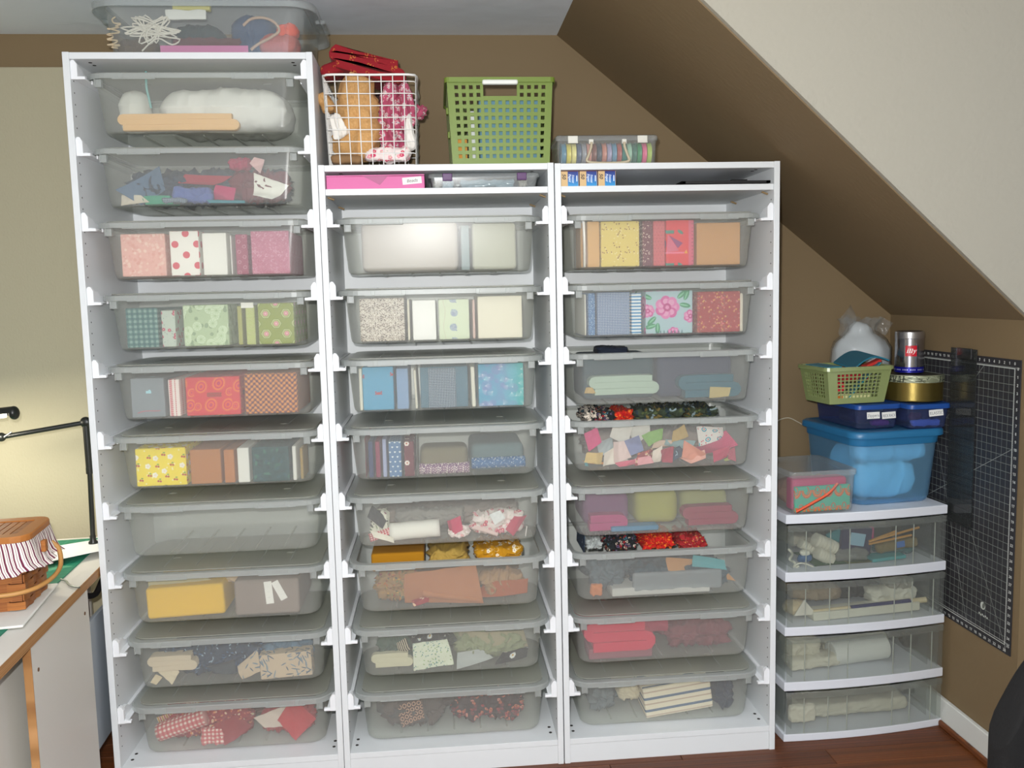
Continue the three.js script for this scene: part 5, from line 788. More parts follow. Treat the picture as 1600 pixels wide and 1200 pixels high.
const rollG = (r) => { const R2 = r.h / 2, p = []; for (let i = 0; i <= 30; i++) p.push(new THREE.Vector2(R2 * (0.25 + 0.75 * i / 30), 0)); const l = new THREE.LatheGeometry([[0.01, -r.w / 2], [R2 * 0.35, -r.w / 2 + 0.004], [R2 * 0.7, -r.w / 2 + 0.001], [R2 * 0.96, -r.w / 2], [R2, -r.w / 2 + 0.004], [R2 * 0.99, 0], [R2, r.w / 2 - 0.004], [R2 * 0.96, r.w / 2], [R2 * 0.7, r.w / 2 - 0.001], [R2 * 0.35, r.w / 2 - 0.004], [0.01, r.w / 2]].map((q) => new THREE.Vector2(...q)), 28); return l.rotateZ(-Math.PI / 2); };
{ // top drawer: yarn tools
  const f = TF[3], z = -0.1, W = C(0xd9d4c4);
  put('pattern_sheet', 'paper', 'creased grey paper lying at the back left of the top drawer', f, [1232, 838, 1284, 858], z - 0.08, 0.14, C(0xb0a898), { lift: 1, r: 0.3, rot: -0.12 });
  const ribM = print(0.014, '#e2ddcc', (c, k) => stripes(c, k, 6, [['#8c8474', 0.28]], true));
  const skein = (n, lb, q, rot, zz) => put('ribbing_bundle', 'trim', lb, f, q, zz, 0.04, ribM, { lift: 1, rot, geo: (r) => { const p = [], R2 = r.h * 0.5; for (let i = 0; i <= 60; i++) { const t = i / 60; p.push(new THREE.Vector2(i === 0 || i === 60 ? 0.0008 : R2 * (0.86 + 0.14 * Math.cos(t * 44)), (t - 0.5) * r.w)); } return new THREE.LatheGeometry(p, 20).rotateZ(-Math.PI / 2); } });
  skein(0, 'upper white ribbed trim bundle in the top drawer', [1274, 842, 1312, 862], -0.45, z); skein(1, 'lower white ribbed trim bundle in the top drawer', [1278, 862, 1306, 882], -0.5, z + 0.01); skein(2, 'slim white ribbed bundle left of the other two', [1252, 850, 1280, 864], -0.5, z - 0.02);
  put('thread_spool', 'spool', 'blue wrapped spool with a cream top in the top drawer', f, [1248, 868, 1272, 880], z, 0.03, C(0x2a5a8a), { lift: 1 }); put('spool_top', 'spool', 'cream ball on the blue wrapped spool', f, [1252, 861, 1268, 870], z - 0.004, 0.026, W, { lift: 1, r: 0.5 });
  solo('lace_loop', tube([[1242, 884], [1250, 880], [1262, 882], [1272, 888], [1266, 893], [1252, 891], [1244, 886]].map(([u, v]) => P(u, v, 'z', z + 0.018).toArray()), 0.003, 40, 6, true), W, 'loop of white lace at the lower left of the top drawer', 'lace');
  solo('lace_trim', tube([[1232, 858], [1238, 866], [1234, 874], [1242, 880], [1240, 888], [1248, 884]].map(([u, v]) => P(u, v, 'z', z + 0.01).toArray()), 0.004, 40, 6), W, 'white lace cord curling at the left end of the top drawer', 'lace');
  put('sewing_kit', 'packet', 'dark purple packet with a pale blue label', f, [1314, 826, 1362, 866], z - 0.02, 0.03, C(0x2c2a4c), { geo: boxy(0.004), lift: 1, rot: -0.1 });
  put('kit_label', 'label', 'pale blue paper label on the dark purple packet', f, [1328, 834, 1352, 852], z - 0.015, 0.001, writing(24, 18, '#8fb4c8', [['▲ ●', 0.5, 0.5, 0.5, '#3a5a8c']]), { geo: boxy(0.0004), lift: 1, rot: -0.2 });
  put('packet', 'packet', 'teal packet leaning left of the purple one', f, [1296, 830, 1320, 862], z - 0.03, 0.012, C(0x2f7a80), { geo: boxy(0.003), lift: 1, rot: 0.35 });
  put('zip_packet', 'packet', 'pink packet at the top behind the needles', f, [1352, 824, 1366, 842], z - 0.04, 0.012, C(0xa8406a), { geo: boxy(0.003), lift: 1 });
  put('plastic_bag', 'bag', 'clear plastic bag crumpled in front of the purple packet', f, [1306, 858, 1362, 882], z + 0.01, 0.03, phy({ color: 0xd0d0c8, roughness: 0.12, transmission: 0.8, thickness: 0 }), { lift: 1, ridge: 0.2 });
  put('needle_packet', 'packet', 'thin yellow printed packet lying at the bottom', f, [1322, 880, 1362, 888], z + 0.008, 0.08, C(0xc8b048), { geo: boxy(0.002) });
  put('craft_mat', 'mat', 'green card lying under the yellow packet', f, [1270, 886, 1380, 893], z + 0.004, 0.14, C(0x3f6a3a), { geo: boxy(0.001) });
  put('pattern_packet', 'packet', 'aqua packet with pale lettering on the bottom right', f, [1362, 872, 1416, 886], z + 0.004, 0.06, C(0x4a9a9c), { geo: boxy(0.002), lift: 1, rot: 0.06 });
  put('plastic_bag', 'bag', 'teal tinted plastic bag at the right of the top drawer', f, [1374, 852, 1434, 880], z - 0.03, 0.08, phy({ color: 0x6aa0a0, roughness: 0.15, transmission: 0.6, thickness: 0 }), { lift: 1, ridge: 0.15 });
  [[[1358, 846], [1436, 824], 'upper wooden knitting needle'], [[1358, 850], [1424, 836], 'middle wooden knitting needle'], [[1360, 845], [1400, 830], 'short wooden knitting needle']].forEach(([a, b, lb], i) => solo('knitting_needle', rod(P(...a, 'z', z - 0.005 * i).toArray(), P(...b, 'z', z - 0.01 - 0.005 * i).toArray(), 0.0042, 8), std({ color: 0xc08a3c, roughness: 0.4 }), lb + ' lying slanted in the top drawer', 'needle', [0, 0, 0], [0, 0, 0], 'wooden knitting needles'));
  put('needle_roll', 'case', 'olive wooden needle case with a small blue label', f, [1370, 846, 1438, 860], z - 0.02, 0.03, C(0x7a6a40), { lift: 1, rot: 0.12, r: 0.45 }); put('case_label', 'label', 'small blue paper label on the olive needle case', f, [1401, 846, 1414, 855], z - 0.014, 0.001, C(0x3a6ab0), { geo: boxy(0.0004), lift: 1, rot: 0.12 });
  put('knitting_bag', 'bag', 'dark cloth at the back of the top drawer', f, [1290, 826, 1400, 860], z - 0.16, 0.04, C(0x3a3d3c), { lift: 1 });
}
{ // third drawer from the floor
  const f = TF[2], z = -0.1;
  put('plastic_bag', 'bag', 'brown quilted roll in a clear bag at the upper left of the second drawer', f, [1232, 916, 1322, 942], z - 0.03, 0.12, C(0x94836c), { lift: 1, rot: -0.1, ridge: 0.12 });
  put('dark_cloth', 'fabric', 'black cloth at the back of the second drawer', f, [1306, 910, 1380, 944], z - 0.12, 0.08, C(0x2c302c), { lift: 1 });
  put('interfacing_pile', 'fabric', 'white interfacing folded into a peak in the second drawer', f, [1360, 920, 1440, 946], z - 0.03, 0.08, C(0xd6d2c4), { lift: 1, r: 0.3 });
  put('plastic_bag', 'bag', 'clear plastic bag with a white roll at the top right', f, [1388, 904, 1434, 924], z - 0.03, 0.08, phy({ color: 0xd6d2c8, roughness: 0.12, transmission: 0.5, thickness: 0 }), { lift: 1, ridge: 0.2 });
  put('fabric_roll', 'roll', 'cream tube wrapped in a navy blue band', f, [1268, 944, 1452, 953], z + 0.004, 0.02, C(0xd8c6a0), { geo: (r) => rollG({ w: r.w, h: 0.018 }), lift: 1, rot: 0.03 });
  put('paper_band', 'band', 'navy blue paper band round the cream tube', f, [1329, 942, 1426, 952], z + 0.005, 0.021, std({ color: 0x18205c, roughness: 0.4 }), { geo: (r) => new THREE.CylinderGeometry(0.0096, 0.0096, r.w, 20).rotateZ(Math.PI / 2), lift: 1, rot: 0.03 });
  put('interfacing_box', 'box', 'long white packet with pale print lying along the bottom', f, [1268, 954, 1440, 976], z + 0.012, 0.06, C(0xd4d0c0), { geo: boxy(0.004), rot: 0.02, lift: 1 });
  put('batting_scrap', 'scrap', 'cream cloth rolled at the lower left of the second drawer', f, [1230, 944, 1266, 970], z, 0.07, C(0xd0bc98), { lift: 1, r: 0.46 });
  put('paper_triangle', 'paper', 'white folded paper triangle at the left of the second drawer', f, [1240, 938, 1276, 960], z + 0.014, 0.003, C(0xdcd6c8), { geo: (r) => extr(shapeOf([[-r.w / 2, -r.h / 2], [r.w / 2, -r.h / 2], [-r.w * 0.05, r.h / 2]]), 0.003), lift: 1 });
}
{ // second drawer from the floor: white rolls
  const f = TF[1], z = -0.1;
  put('fabric_roll', 'roll', 'thick white roll in the middle of the third drawer', f, [1306, 1008, 1394, 1050], z - 0.01, 0.09, C(0xdcdcd6), { geo: (r) => rollG({ w: r.w, h: 0.082 }), rot: 0.05, lift: 1 });
  put('fabric_roll', 'roll', 'cream roll at the upper right of the third drawer', f, [1290, 1000, 1390, 1022], z - 0.09, 0.06, C(0xd0cab4), { geo: (r) => rollG({ w: r.w, h: 0.062 }), rot: 0.04, lift: 1 });
  put('folded_cloth', 'fabric', 'cream cloth folded at the upper left of the third drawer', f, [1228, 1000, 1286, 1030], z - 0.03, 0.08, C(0xcfc9b6), { lift: 1, r: 0.1 });
  put('folded_cloth', 'fabric', 'long cream cloth at the bottom left of the third drawer', f, [1232, 1030, 1320, 1056], z, 0.08, C(0xd2ccba), { r: 0.3, rot: 0.03, lift: 1 });
  put('dark_cloth', 'fabric', 'dark green cloth at the right of the third drawer', f, [1412, 990, 1438, 1030], z - 0.12, 0.05, C(0x2a3026), { lift: 1, r: 0.3 });
}
{ // bottom drawer
  const f = TF[0], z = -0.1;
  put('folded_cloth', 'fabric', 'upper long white cloth folded in the bottom drawer', f, [1248, 1076, 1398, 1097], z - 0.13, 0.08, C(0xc6c2b0), { lift: 1, r: 0.2 });
  put('folded_cloth', 'fabric', 'lower long white cloth folded in the bottom drawer', f, [1244, 1102, 1426, 1126], z - 0.01, 0.12, C(0xcac6b6), { lift: 1, r: 0.25 });
  put('folded_cloth', 'fabric', 'short bright white cloth at the lower left of the bottom drawer', f, [1234, 1104, 1278, 1130], z + 0.045, 0.03, C(0xd9d3c2), { r: 0.3, lift: 1 });
  put('dark_cloth', 'fabric', 'dark cloth at the right of the bottom drawer', f, [1410, 1076, 1432, 1108], z - 0.14, 0.05, C(0x34382e), { lift: 1, r: 0.3 });
}
// ---------- on the tower ----------
const TT = 0.7565;
{ // blue tote
  const w = 0.335, d = 0.36, H = 0.25, bm = phy({ color: 0xa6d8f4, roughness: 0.32, transmission: 0.82, thickness: 0 }), bs = phy({ color: 0x3486ba, roughness: 0.38, transmission: 0.35, thickness: 0 });
  const t = thing('storage_tote', 'large translucent blue tote of pale cloth on the drawer tower', 'tote', [2.478, TT, -0.267], 0.1);
  part('tote_body', loft([{ y: 0.003, w: w - 0.095, d: d - 0.095, r: 0.03 }, { y: 0.001, w: w - 0.075, d: d - 0.075, r: 0.035 }, { y: 0.008, w: w - 0.062, d: d - 0.062, r: 0.04 }, { y: 0.018, w: w - 0.058, d: d - 0.058, r: 0.04 }, { y: 0.02, w: w - 0.054, d: d - 0.054, r: 0.042 }, { y: H - 0.05, w: w - 0.026, d: d - 0.026, r: 0.045 }], { n: 6 }), bm, t);
  part('collar', loft([{ y: H - 0.05, w: w - 0.026, d: d - 0.026, r: 0.045 }, { y: H - 0.048, w: w - 0.018, d: d - 0.018, r: 0.047 }, { y: H - 0.02, w: w - 0.014, d: d - 0.014, r: 0.048 }], { bottom: false, n: 6 }), bs, t);
  part('lid', loft([{ y: H - 0.024, w: w + 0.004, d: d + 0.004, r: 0.05 }, { y: H - 0.022, w: w + 0.008, d: d + 0.008, r: 0.05 }, { y: H - 0.006, w: w + 0.006, d: d + 0.006, r: 0.05 }, { y: H - 0.001, w: w - 0.006, d: d - 0.006, r: 0.05 }, { y: H - 0.001, w: w - 0.03, d: d - 0.03, r: 0.04 }, { y: H - 0.004, w: w - 0.036, d: d - 0.036, r: 0.04 }], { bottom: false, top: true, n: 6 }), bs, t);
  const inside = (lb, x, y, z, W, Hh, D, c) => solo('crumpled_cloth', cloth(W, Hh, D, { r: Hh * 0.42, amp: 0.004, ridge: 0.006, freq: 12, seed: ++serial, seg: [36, 24, 12] }), C(c), lb, 'fabric', [2.478 + x, TT + y, -0.267 + z], [0, 0.1, 0], 'cloths in the blue tote');
  inside('pale blue white cloth low in the front of the blue tote', 0, 0.075, 0.085, 0.232, 0.125, 0.09, 0xe9ecea); inside('pale cloth near the top of the blue tote', 0.005, 0.172, 0.1, 0.255, 0.07, 0.09, 0xdde4e6); inside('white cloth at the back of the blue tote', 0, 0.1, -0.07, 0.23, 0.16, 0.1, 0xc9d4d8);
}
{ // clear lidded box with printed paper
  const w = 0.222, d = 0.25, H = 0.142;
  const t = thing('clear_box', 'small clear lidded box holding a green and red print', 'box', [2.203, TT, -0.058 - d / 2 + 0.03], 0.07);
  part('box_body', loft([{ y: 0.004, w: w - 0.03, d: d - 0.03, r: 0.012 }, { y: 0.005, w: w - 0.02, d: d - 0.02, r: 0.014 }, { y: 0.012, w: w - 0.016, d: d - 0.016, r: 0.015 }, { y: H - 0.02, w: w - 0.006, d: d - 0.006, r: 0.017 }], { n: 4 }), M.clear, t);
  part('lid', loft([{ y: H - 0.02, w: w + 0.004, d: d + 0.004, r: 0.018 }, { y: H - 0.004, w: w + 0.004, d: d + 0.004, r: 0.018 }, { y: H - 0.001, w: w - 0.002, d: d - 0.002, r: 0.016 }, { y: H - 0.004, w: w - 0.02, d: d - 0.02, r: 0.012 }], { bottom: false, top: true, n: 4 }), M.clearhard, t);
  for (const sx of [-1, 1]) for (const sz of [-1, 1]) part('foot', rbox(0.02, 0.005, 0.012, 0.002), M.clearhard, t, [sx * (w / 2 - 0.035), 0.0026, sz * (d / 2 - 0.03)]);
  solo('printed_cloth', cloth(0.188, 0.082, 0.012, { r: 0.003, amp: 0.0006 }), F.retro, 'green and orange retro print cloth standing in the clear box', 'fabric', [2.208, TT + 0.05, -0.042], [0, 0.07, 0]);
  solo('pink_cloth', cloth(0.185, 0.102, 0.05, { r: 0.01, amp: 0.002 }), C(0xb03a66), 'raspberry pink cloth behind the retro print', 'fabric', [2.204, TT + 0.062, -0.076], [0, 0.07, 0]);
  solo('crumpled_cloth', cloth(0.165, 0.085, 0.09, { r: 0.03, amp: 0.006, ridge: 0.008, seed: 4, seg: [18, 12, 12] }), C(0x8a6a58), 'brown and cream cloth at the back of the clear box', 'fabric', [2.197, TT + 0.055, -0.16], [0, 0.07, 0]);
  solo('trim_ribbon', tube([[-0.09, -0.04, 0], [-0.03, -0.012, 0.001], [0.02, 0.014, 0.001], [0.05, 0.044, 0]], 0.0055, 20, 4).scale(1, 1, 0.2), F.orangedot, 'orange dotted trim slanting across the retro print', 'trim', [2.208, TT + 0.052, -0.034], [0, 0.07, 0]);
}
const TB = TT + 0.25;
const stickTex = (w, h, text) => writing(w, h, '#e6e6e2', [[text, 0.5, 0.54, 0.6, '#4a4e58']]);
function shoebox(label, x, z, w, d, turn, labels, items) {
  const H = 0.082, bm = phy({ color: 0x8e9fd8, roughness: 0.16, transmission: 0.9, thickness: 0 });
  const t = thing('lidded_box', label, 'box', [x, TB, z], turn, 'small navy boxes on the blue tote');
  part('box_body', loft([{ y: 0.002, w: w - 0.036, d: d - 0.036, r: 0.014 }, { y: 0.001, w: w - 0.03, d: d - 0.03, r: 0.016 }, { y: 0.006, w: w - 0.024, d: d - 0.024, r: 0.018 }, { y: H - 0.014, w: w - 0.01, d: d - 0.01, r: 0.02 }], { n: 5 }), bm, t);
  part('lid', loft([{ y: H - 0.016, w, d, r: 0.022 }, { y: H - 0.004, w, d, r: 0.022 }, { y: H, w: w - 0.006, d: d - 0.006, r: 0.02 }, { y: H - 0.002, w: w - 0.026, d: d - 0.026, r: 0.014 }], { bottom: false, top: true, n: 5 }), std({ color: 0x1d4a94, roughness: 0.4 }), t);
  for (const [tx, lx, ly, lw, lh, rz] of labels) { part('paper_label', rbox(lw, lh, 0.0008, 0.0003), M.trim, t, [lx, ly, d / 2 - 0.0055], [-0.1, 0, rz]); part('label_text', new THREE.PlaneGeometry(lw * 0.97, lh * 0.94), stickTex(lw, lh, tx), t, [lx, ly, d / 2 - 0.0046], [-0.1, 0, rz]); }
  for (const [nm, lb, ix, iy, iz, W, Hh, D, mat] of items) { const p = new THREE.Vector3(ix, iy, d / 2 + iz).applyAxisAngle(new THREE.Vector3(0, 1, 0), turn); solo(nm, cloth(W, Hh, D, { r: Math.min(W, Hh, D) * 0.45, amp: 0.002, ridge: 0.003, freq: 30, seed: ++serial }), mat, lb, 'notions', [x + p.x, TB + p.y, z + p.z], [0, turn, 0]); }
}
shoebox('left navy lidded box under the small green basket, two paper labels', 2.425, -0.262, 0.165, 0.28, 0.1, [['Zippers', -0.022, 0.046, 0.046, 0.022, 0], ['RICK RACK', 0.034, 0.044, 0.05, 0.022, 0.03]],
  [['zipper_bundle', 'pink zipper bundle at the bottom of the left navy box', 0.02, 0.017, -0.035, 0.06, 0.02, 0.03, C(0xc8307c)], ['zipper_bundle', 'dark zippers filling the left navy box', -0.005, 0.036, -0.11, 0.12, 0.05, 0.1, C(0x2a2c40)], ['zipper_bundle', 'green zipper bundle in the left navy box', 0.045, 0.03, -0.036, 0.03, 0.016, 0.02, C(0x4a6a4a)], ['zipper_bundle', 'pale green zipper near the lid of the left navy box', 0.01, 0.062, -0.035, 0.03, 0.012, 0.03, C(0x7a9a6a)]]);
shoebox('right navy lidded box under the round gold tin, one paper label', 2.588, -0.232, 0.152, 0.28, 0.05, [['ELASTIC', 0.02, 0.052, 0.05, 0.022, 0.06]],
  [['elastic_card', 'white and blue elastic card in the right navy box', 0.0, 0.016, -0.034, 0.1, 0.022, 0.024, C(0xb9cfe0)], ['elastic_coil', 'dark red elastic coil in the right navy box', -0.035, 0.04, -0.036, 0.04, 0.024, 0.024, C(0x7a2c38)], ['elastic_coil', 'grey elastic filling the right navy box', 0, 0.036, -0.12, 0.11, 0.05, 0.1, C(0x3a3c50)]]);
const TL = TB + 0.082;
{ // small green basket
  const w = 0.235, d = 0.17, H = 0.122, gm = phy({ color: 0xbcc98a, roughness: 0.3, transmission: 0.55, thickness: 0 });
  const X = 2.366, Z = -0.226, turn = 0.12, t = thing('plastic_basket', 'small translucent green basket of notions on the left navy box', 'basket', [X, TL, Z], turn);
  const f = (y) => 1 - 0.16 * (1 - y / H);
  const wall = (half, nx) => { const holes = [], st = 2 * half * 0.72 / nx; for (let j = 0; j < 7; j++) for (let i = 0; i < nx; i++) { const x = (i - (nx - 1) / 2) * st, y = H - 0.026 - j * 0.0118; holes.push(rect(x - st * 0.36, y - 0.0042, x + st * 0.36, y + 0.0042)); } return extr(holed(rect(-half, 0.002, half, H), holes), 0.0018); };
  for (const s of [-1, 1]) {
    const g = wall(w / 2, 11).translate(0, 0, -0.0009); if (s < 0) g.rotateY(Math.PI); g.translate(0, 0, s * d / 2); part(s > 0 ? 'front_wall' : 'back_wall', deform(g, (v) => { v.x *= f(v.y); v.z *= f(v.y); }), gm, t);
    const h = wall(d / 2, 8).translate(0, 0, -0.0009).rotateY(s * Math.PI / 2).translate(s * w / 2, 0, 0); part('side_wall', deform(h, (v) => { v.x *= f(v.y); v.z *= f(v.y); }), gm, t);
  }
  part('base', rbox(w * f(0), 0.003, d * f(0), 0.001), gm, t, [0, 0.003, 0]);
  part('rim', ring(w, d, 0.012, [[-0.002, H - 0.002], [-0.002, H + 0.002], [0.009, H + 0.002], [0.0105, H - 0.010], [0.009, H - 0.010], [0.0075, H - 0.002]], 4), gm, t);
  const it = (name, cat, lb, lx, ly, lz, geo, mat, rot = [0, 0, 0]) => { const p = new THREE.Vector3(lx, ly, lz * 0.8).applyAxisAngle(new THREE.Vector3(0, 1, 0), turn); return solo(name, geo, mat, lb, cat, [X + p.x, TL + p.y, Z + p.z], [rot[0], turn + rot[1], rot[2]]); };
  const wavy = (w2, d2, k) => deform(new RoundedBoxGeometry(w2, 0.006, d2, 3, 0.002), (v) => { v.y += k * Math.sin(v.x * 14) + 0.01 * Math.cos(v.z * 20); });
  it('felt_sheet', 'felt', 'teal felt sheet rising over the rim of the small green basket', 0.055, 0.135, 0.01, deform(new THREE.BoxGeometry(0.13, 0.005, 0.12, 12, 1, 10), (v) => { v.y += 0.022 * Math.cos(v.x * 26) + v.x * 0.1; }), C(0x1f6f88), [0.1, 0, 0.06]);
  it('felt_sheet', 'felt', 'turquoise felt strip running down inside the small green basket', 0.025, 0.07, 0.062, deform(new THREE.BoxGeometry(0.13, 0.005, 0.03, 14, 1, 3), (v) => { v.y += v.x * 0.75 + 0.012 * Math.sin(v.x * 24); }), C(0x2a8ca0));
  it('felt_sheet', 'felt', 'aqua felt strip over the left rim of the small green basket', -0.09, 0.122, 0.02, wavy(0.05, 0.14, 0.003), C(0x2a7a8c));
  it('tape_spool', 'spool', 'red tape spool in the small green basket', -0.055, 0.056, 0.074, new THREE.TorusGeometry(0.012, 0.006, 8, 20), C(0xc81e34));
  it('felt_sheet', 'felt', 'folded red cloth at the back of the small green basket', 0.03, 0.09, -0.01, cloth(0.12, 0.05, 0.06, { r: 0.02, amp: 0.004 }), C(0xb02430));
  it('paper_packet', 'packet', 'red and white packet under the teal felt', 0.075, 0.128, 0.045, rbox(0.06, 0.01, 0.03, 0.003), C(0xc8342c), [0, 0, 0.35]);
  it('notion_card', 'card', 'cream card at the bottom of the small green basket', 0.0, 0.02, 0.06, rbox(0.12, 0.026, 0.03, 0.004), C(0xd6d2a0));
  it('notion_card', 'card', 'orange card at the bottom left of the small green basket', -0.06, 0.018, 0.062, rbox(0.03, 0.022, 0.03, 0.004), C(0xc8702c));
}
{ // bag of stuffing behind
  const X = 2.505, Z = -0.398, f = C(0xd3d7da);
  const pr = [[0.0, 0], [0.06, 0.002], [0.085, 0.02], [0.096, 0.06], [0.099, 0.13], [0.096, 0.165], [0.084, 0.19], [0.06, 0.207], [0.042, 0.22], [0.036, 0.24], [0.022, 0.254], [0, 0.257]].map((q) => new THREE.Vector2(...q));
  const wob = (a, s) => (v) => { v.y += 0.012 * nz(v.x * 14, v.z * 14, s + 4) * (v.y > 0.1 ? 1 : 0); const th = Math.atan2(v.z, v.x), n = 1 + a * fbm(v.x * 16, v.y * 16, v.z * 16 + s) + a * 0.35 * Math.sin(th * 7 + v.y * 30) * Math.max(0, v.y - 0.12) * 10; v.x *= n; v.z *= n * 0.85; };
  const t = thing('stuffing_bag', 'tied clear plastic bag of white fiber stuffing behind the green basket', 'bag', [X, TL, Z]);
  part('stuffing', smoothN(deform(new THREE.LatheGeometry(pr, 48), wob(0.06, 2))), f, t);
  const br = [[0.004, 0.0], [0.07, 0.0], [0.095, 0.018], [0.103, 0.06], [0.105, 0.13], [0.103, 0.168], [0.09, 0.196], [0.066, 0.215], [0.052, 0.23], [0.056, 0.25], [0.072, 0.266], [0.08, 0.274]].map((q) => new THREE.Vector2(...q));
  const bagM = phy({ color: 0xf0f2f2, roughness: 0.12, transmission: 0.9, thickness: 0 });
  part('bag_film', smoothN(deform(new THREE.LatheGeometry(br, 90), (v) => { wob(0.06, 2)(v); const a = Math.atan2(v.z, v.x), up = Math.max(0, v.y - 0.15) * 8, n = 1 + 0.02 * nz(v.x * 60, v.y * 70, v.z * 60) + 0.10 * up * nz(a * 3.1, v.y * 26, 3); v.x *= n; v.z *= n; if (v.y > 0.235) v.y += 0.02 * nz(a * 2.5, 1, 7); })), bagM, t);
  part('bag_flap', smoothN(deform(new THREE.PlaneGeometry(0.075, 0.07, 12, 12), (v) => { const e = v.x / 0.0375; v.y += 0.012 * e; v.z += 0.016 * nz(v.x * 40, v.y * 40, 1); v.x += 0.008 * Math.sin(v.y * 60); })), bagM, t, [-0.066, 0.262, 0.03], [0.1, 0.25, 0.5]);
  part('bag_flap', smoothN(deform(new THREE.PlaneGeometry(0.05, 0.05, 10, 10), (v) => { v.z += 0.016 * nz(v.x * 50, v.y * 50, 5); })), bagM, t, [0.06, 0.244, 0.04], [0.1, -0.25, -0.5]);
}
{ // gold tin and can
  const X = 2.60, Z = -0.215, gold = std({ color: 0x8a7840, roughness: 0.28, metalness: 0.85, bumpMap: fineBump, bumpScale: 0.0002 });
  const t = thing('round_tin', 'round gold cookie tin under the silver can', 'tin', [X, TL, Z]); t.scale.y = 1.12;
  part('tin_body', new THREE.LatheGeometry([[0, 0.001], [0.092, 0.001], [0.0945, 0.003], [0.095, 0.006], [0.095, 0.066]].map((q) => new THREE.Vector2(...q)), 56), gold, t);
  const lm = std({ roughness: 0.4, metalness: 0.3, map: canvasTex(1024, 48, (c, w, h) => { c.fillStyle = '#8f9478'; c.fillRect(0, 0, w, h); const R = rng(4); for (let i = 0; i < 120; i++) { c.strokeStyle = R() > 0.5 ? '#4c5240' : '#b8bca0'; c.lineWidth = 2; c.beginPath(); c.moveTo(R() * w, R() * h); c.lineTo(R() * w * 0.02 + R() * w, R() * h); c.arc(R() * w, R() * h, 5, 0, 3); c.stroke(); } c.fillStyle = '#2c3028'; c.font = 'italic bold 38px serif'; for (const x of [60, 300, 560, 800]) c.fillText('FRAL', x, 40); }) });
  const lg = new THREE.LatheGeometry([[0.098, 0.058], [0.0985, 0.06], [0.0985, 0.078], [0.097, 0.08]].map((q) => new THREE.Vector2(...q)), 56); part('lid_band', lg, lm, t);
  part('lid', new THREE.LatheGeometry([[0.097, 0.08], [0.093, 0.0815], [0.088, 0.0795], [0, 0.0795]].map((q) => new THREE.Vector2(...q)), 56), std({ color: 0x6a6450, roughness: 0.3, metalness: 0.7 }), t);
  const y = TL + 0.0815 * 1.12, cx = 2.59, cz = -0.225, r = 0.0455;
  const k = thing('coffee_can', 'tall silver coffee can with a red square emblem on the gold tin', 'can', [cx, y - 0.0018, cz]); k.scale.y = 1.04;
  const sil = std({ color: 0xa8a6ac, roughness: 0.16, metalness: 0.95 });
  part('can_body', new THREE.LatheGeometry([[0, 0.001], [r - 0.003, 0.001], [r, 0.004], [r, 0.016], [r, 0.112], [r - 0.0015, 0.1145]].map((q) => new THREE.Vector2(...q)), 48), sil, k);
  part('blue_band', new THREE.CylinderGeometry(r + 0.0004, r + 0.0004, 0.018, 48, 1, true), std({ roughness: 0.3, metalness: 0.4, map: canvasTex(512, 32, (c, w, h) => { c.fillStyle = '#161a8c'; c.fillRect(0, 0, w, h); c.fillStyle = '#c8ccf0'; for (let i = 0; i < 60; i++) if (i % 5) c.fillRect(i * 8.5, 12, 5, 7); }) }), k, [0, 0.013, 0]);
  part('lid', new THREE.LatheGeometry([[r + 0.0005, 0.112], [r + 0.001, 0.114], [r + 0.001, 0.133], [r - 0.001, 0.1355], [r - 0.004, 0.1365], [r - 0.006, 0.134], [0, 0.134]].map((q) => new THREE.Vector2(...q)), 48), std({ color: 0xb4b2b4, roughness: 0.24, metalness: 0.9 }), k);
  const th = 0.39, em = new THREE.CylinderGeometry(r + 0.0006, r + 0.0006, 0.034, 16, 1, true, -th + Math.atan2(1.009 - cx, 2.568 - cz) + 0.12, 2 * th);
  part('emblem', em, std({ roughness: 0.35, map: canvasTex(256, 256, (c, w, h) => { c.fillStyle = '#c8102a'; c.fillRect(0, 0, w, h); c.fillStyle = '#fbf4f0'; c.font = 'italic bold 132px serif'; c.textAlign = 'center'; c.textBaseline = 'middle'; c.fillText('illy', w / 2, h / 2); }) }), k, [0, 0.074, 0]);
}
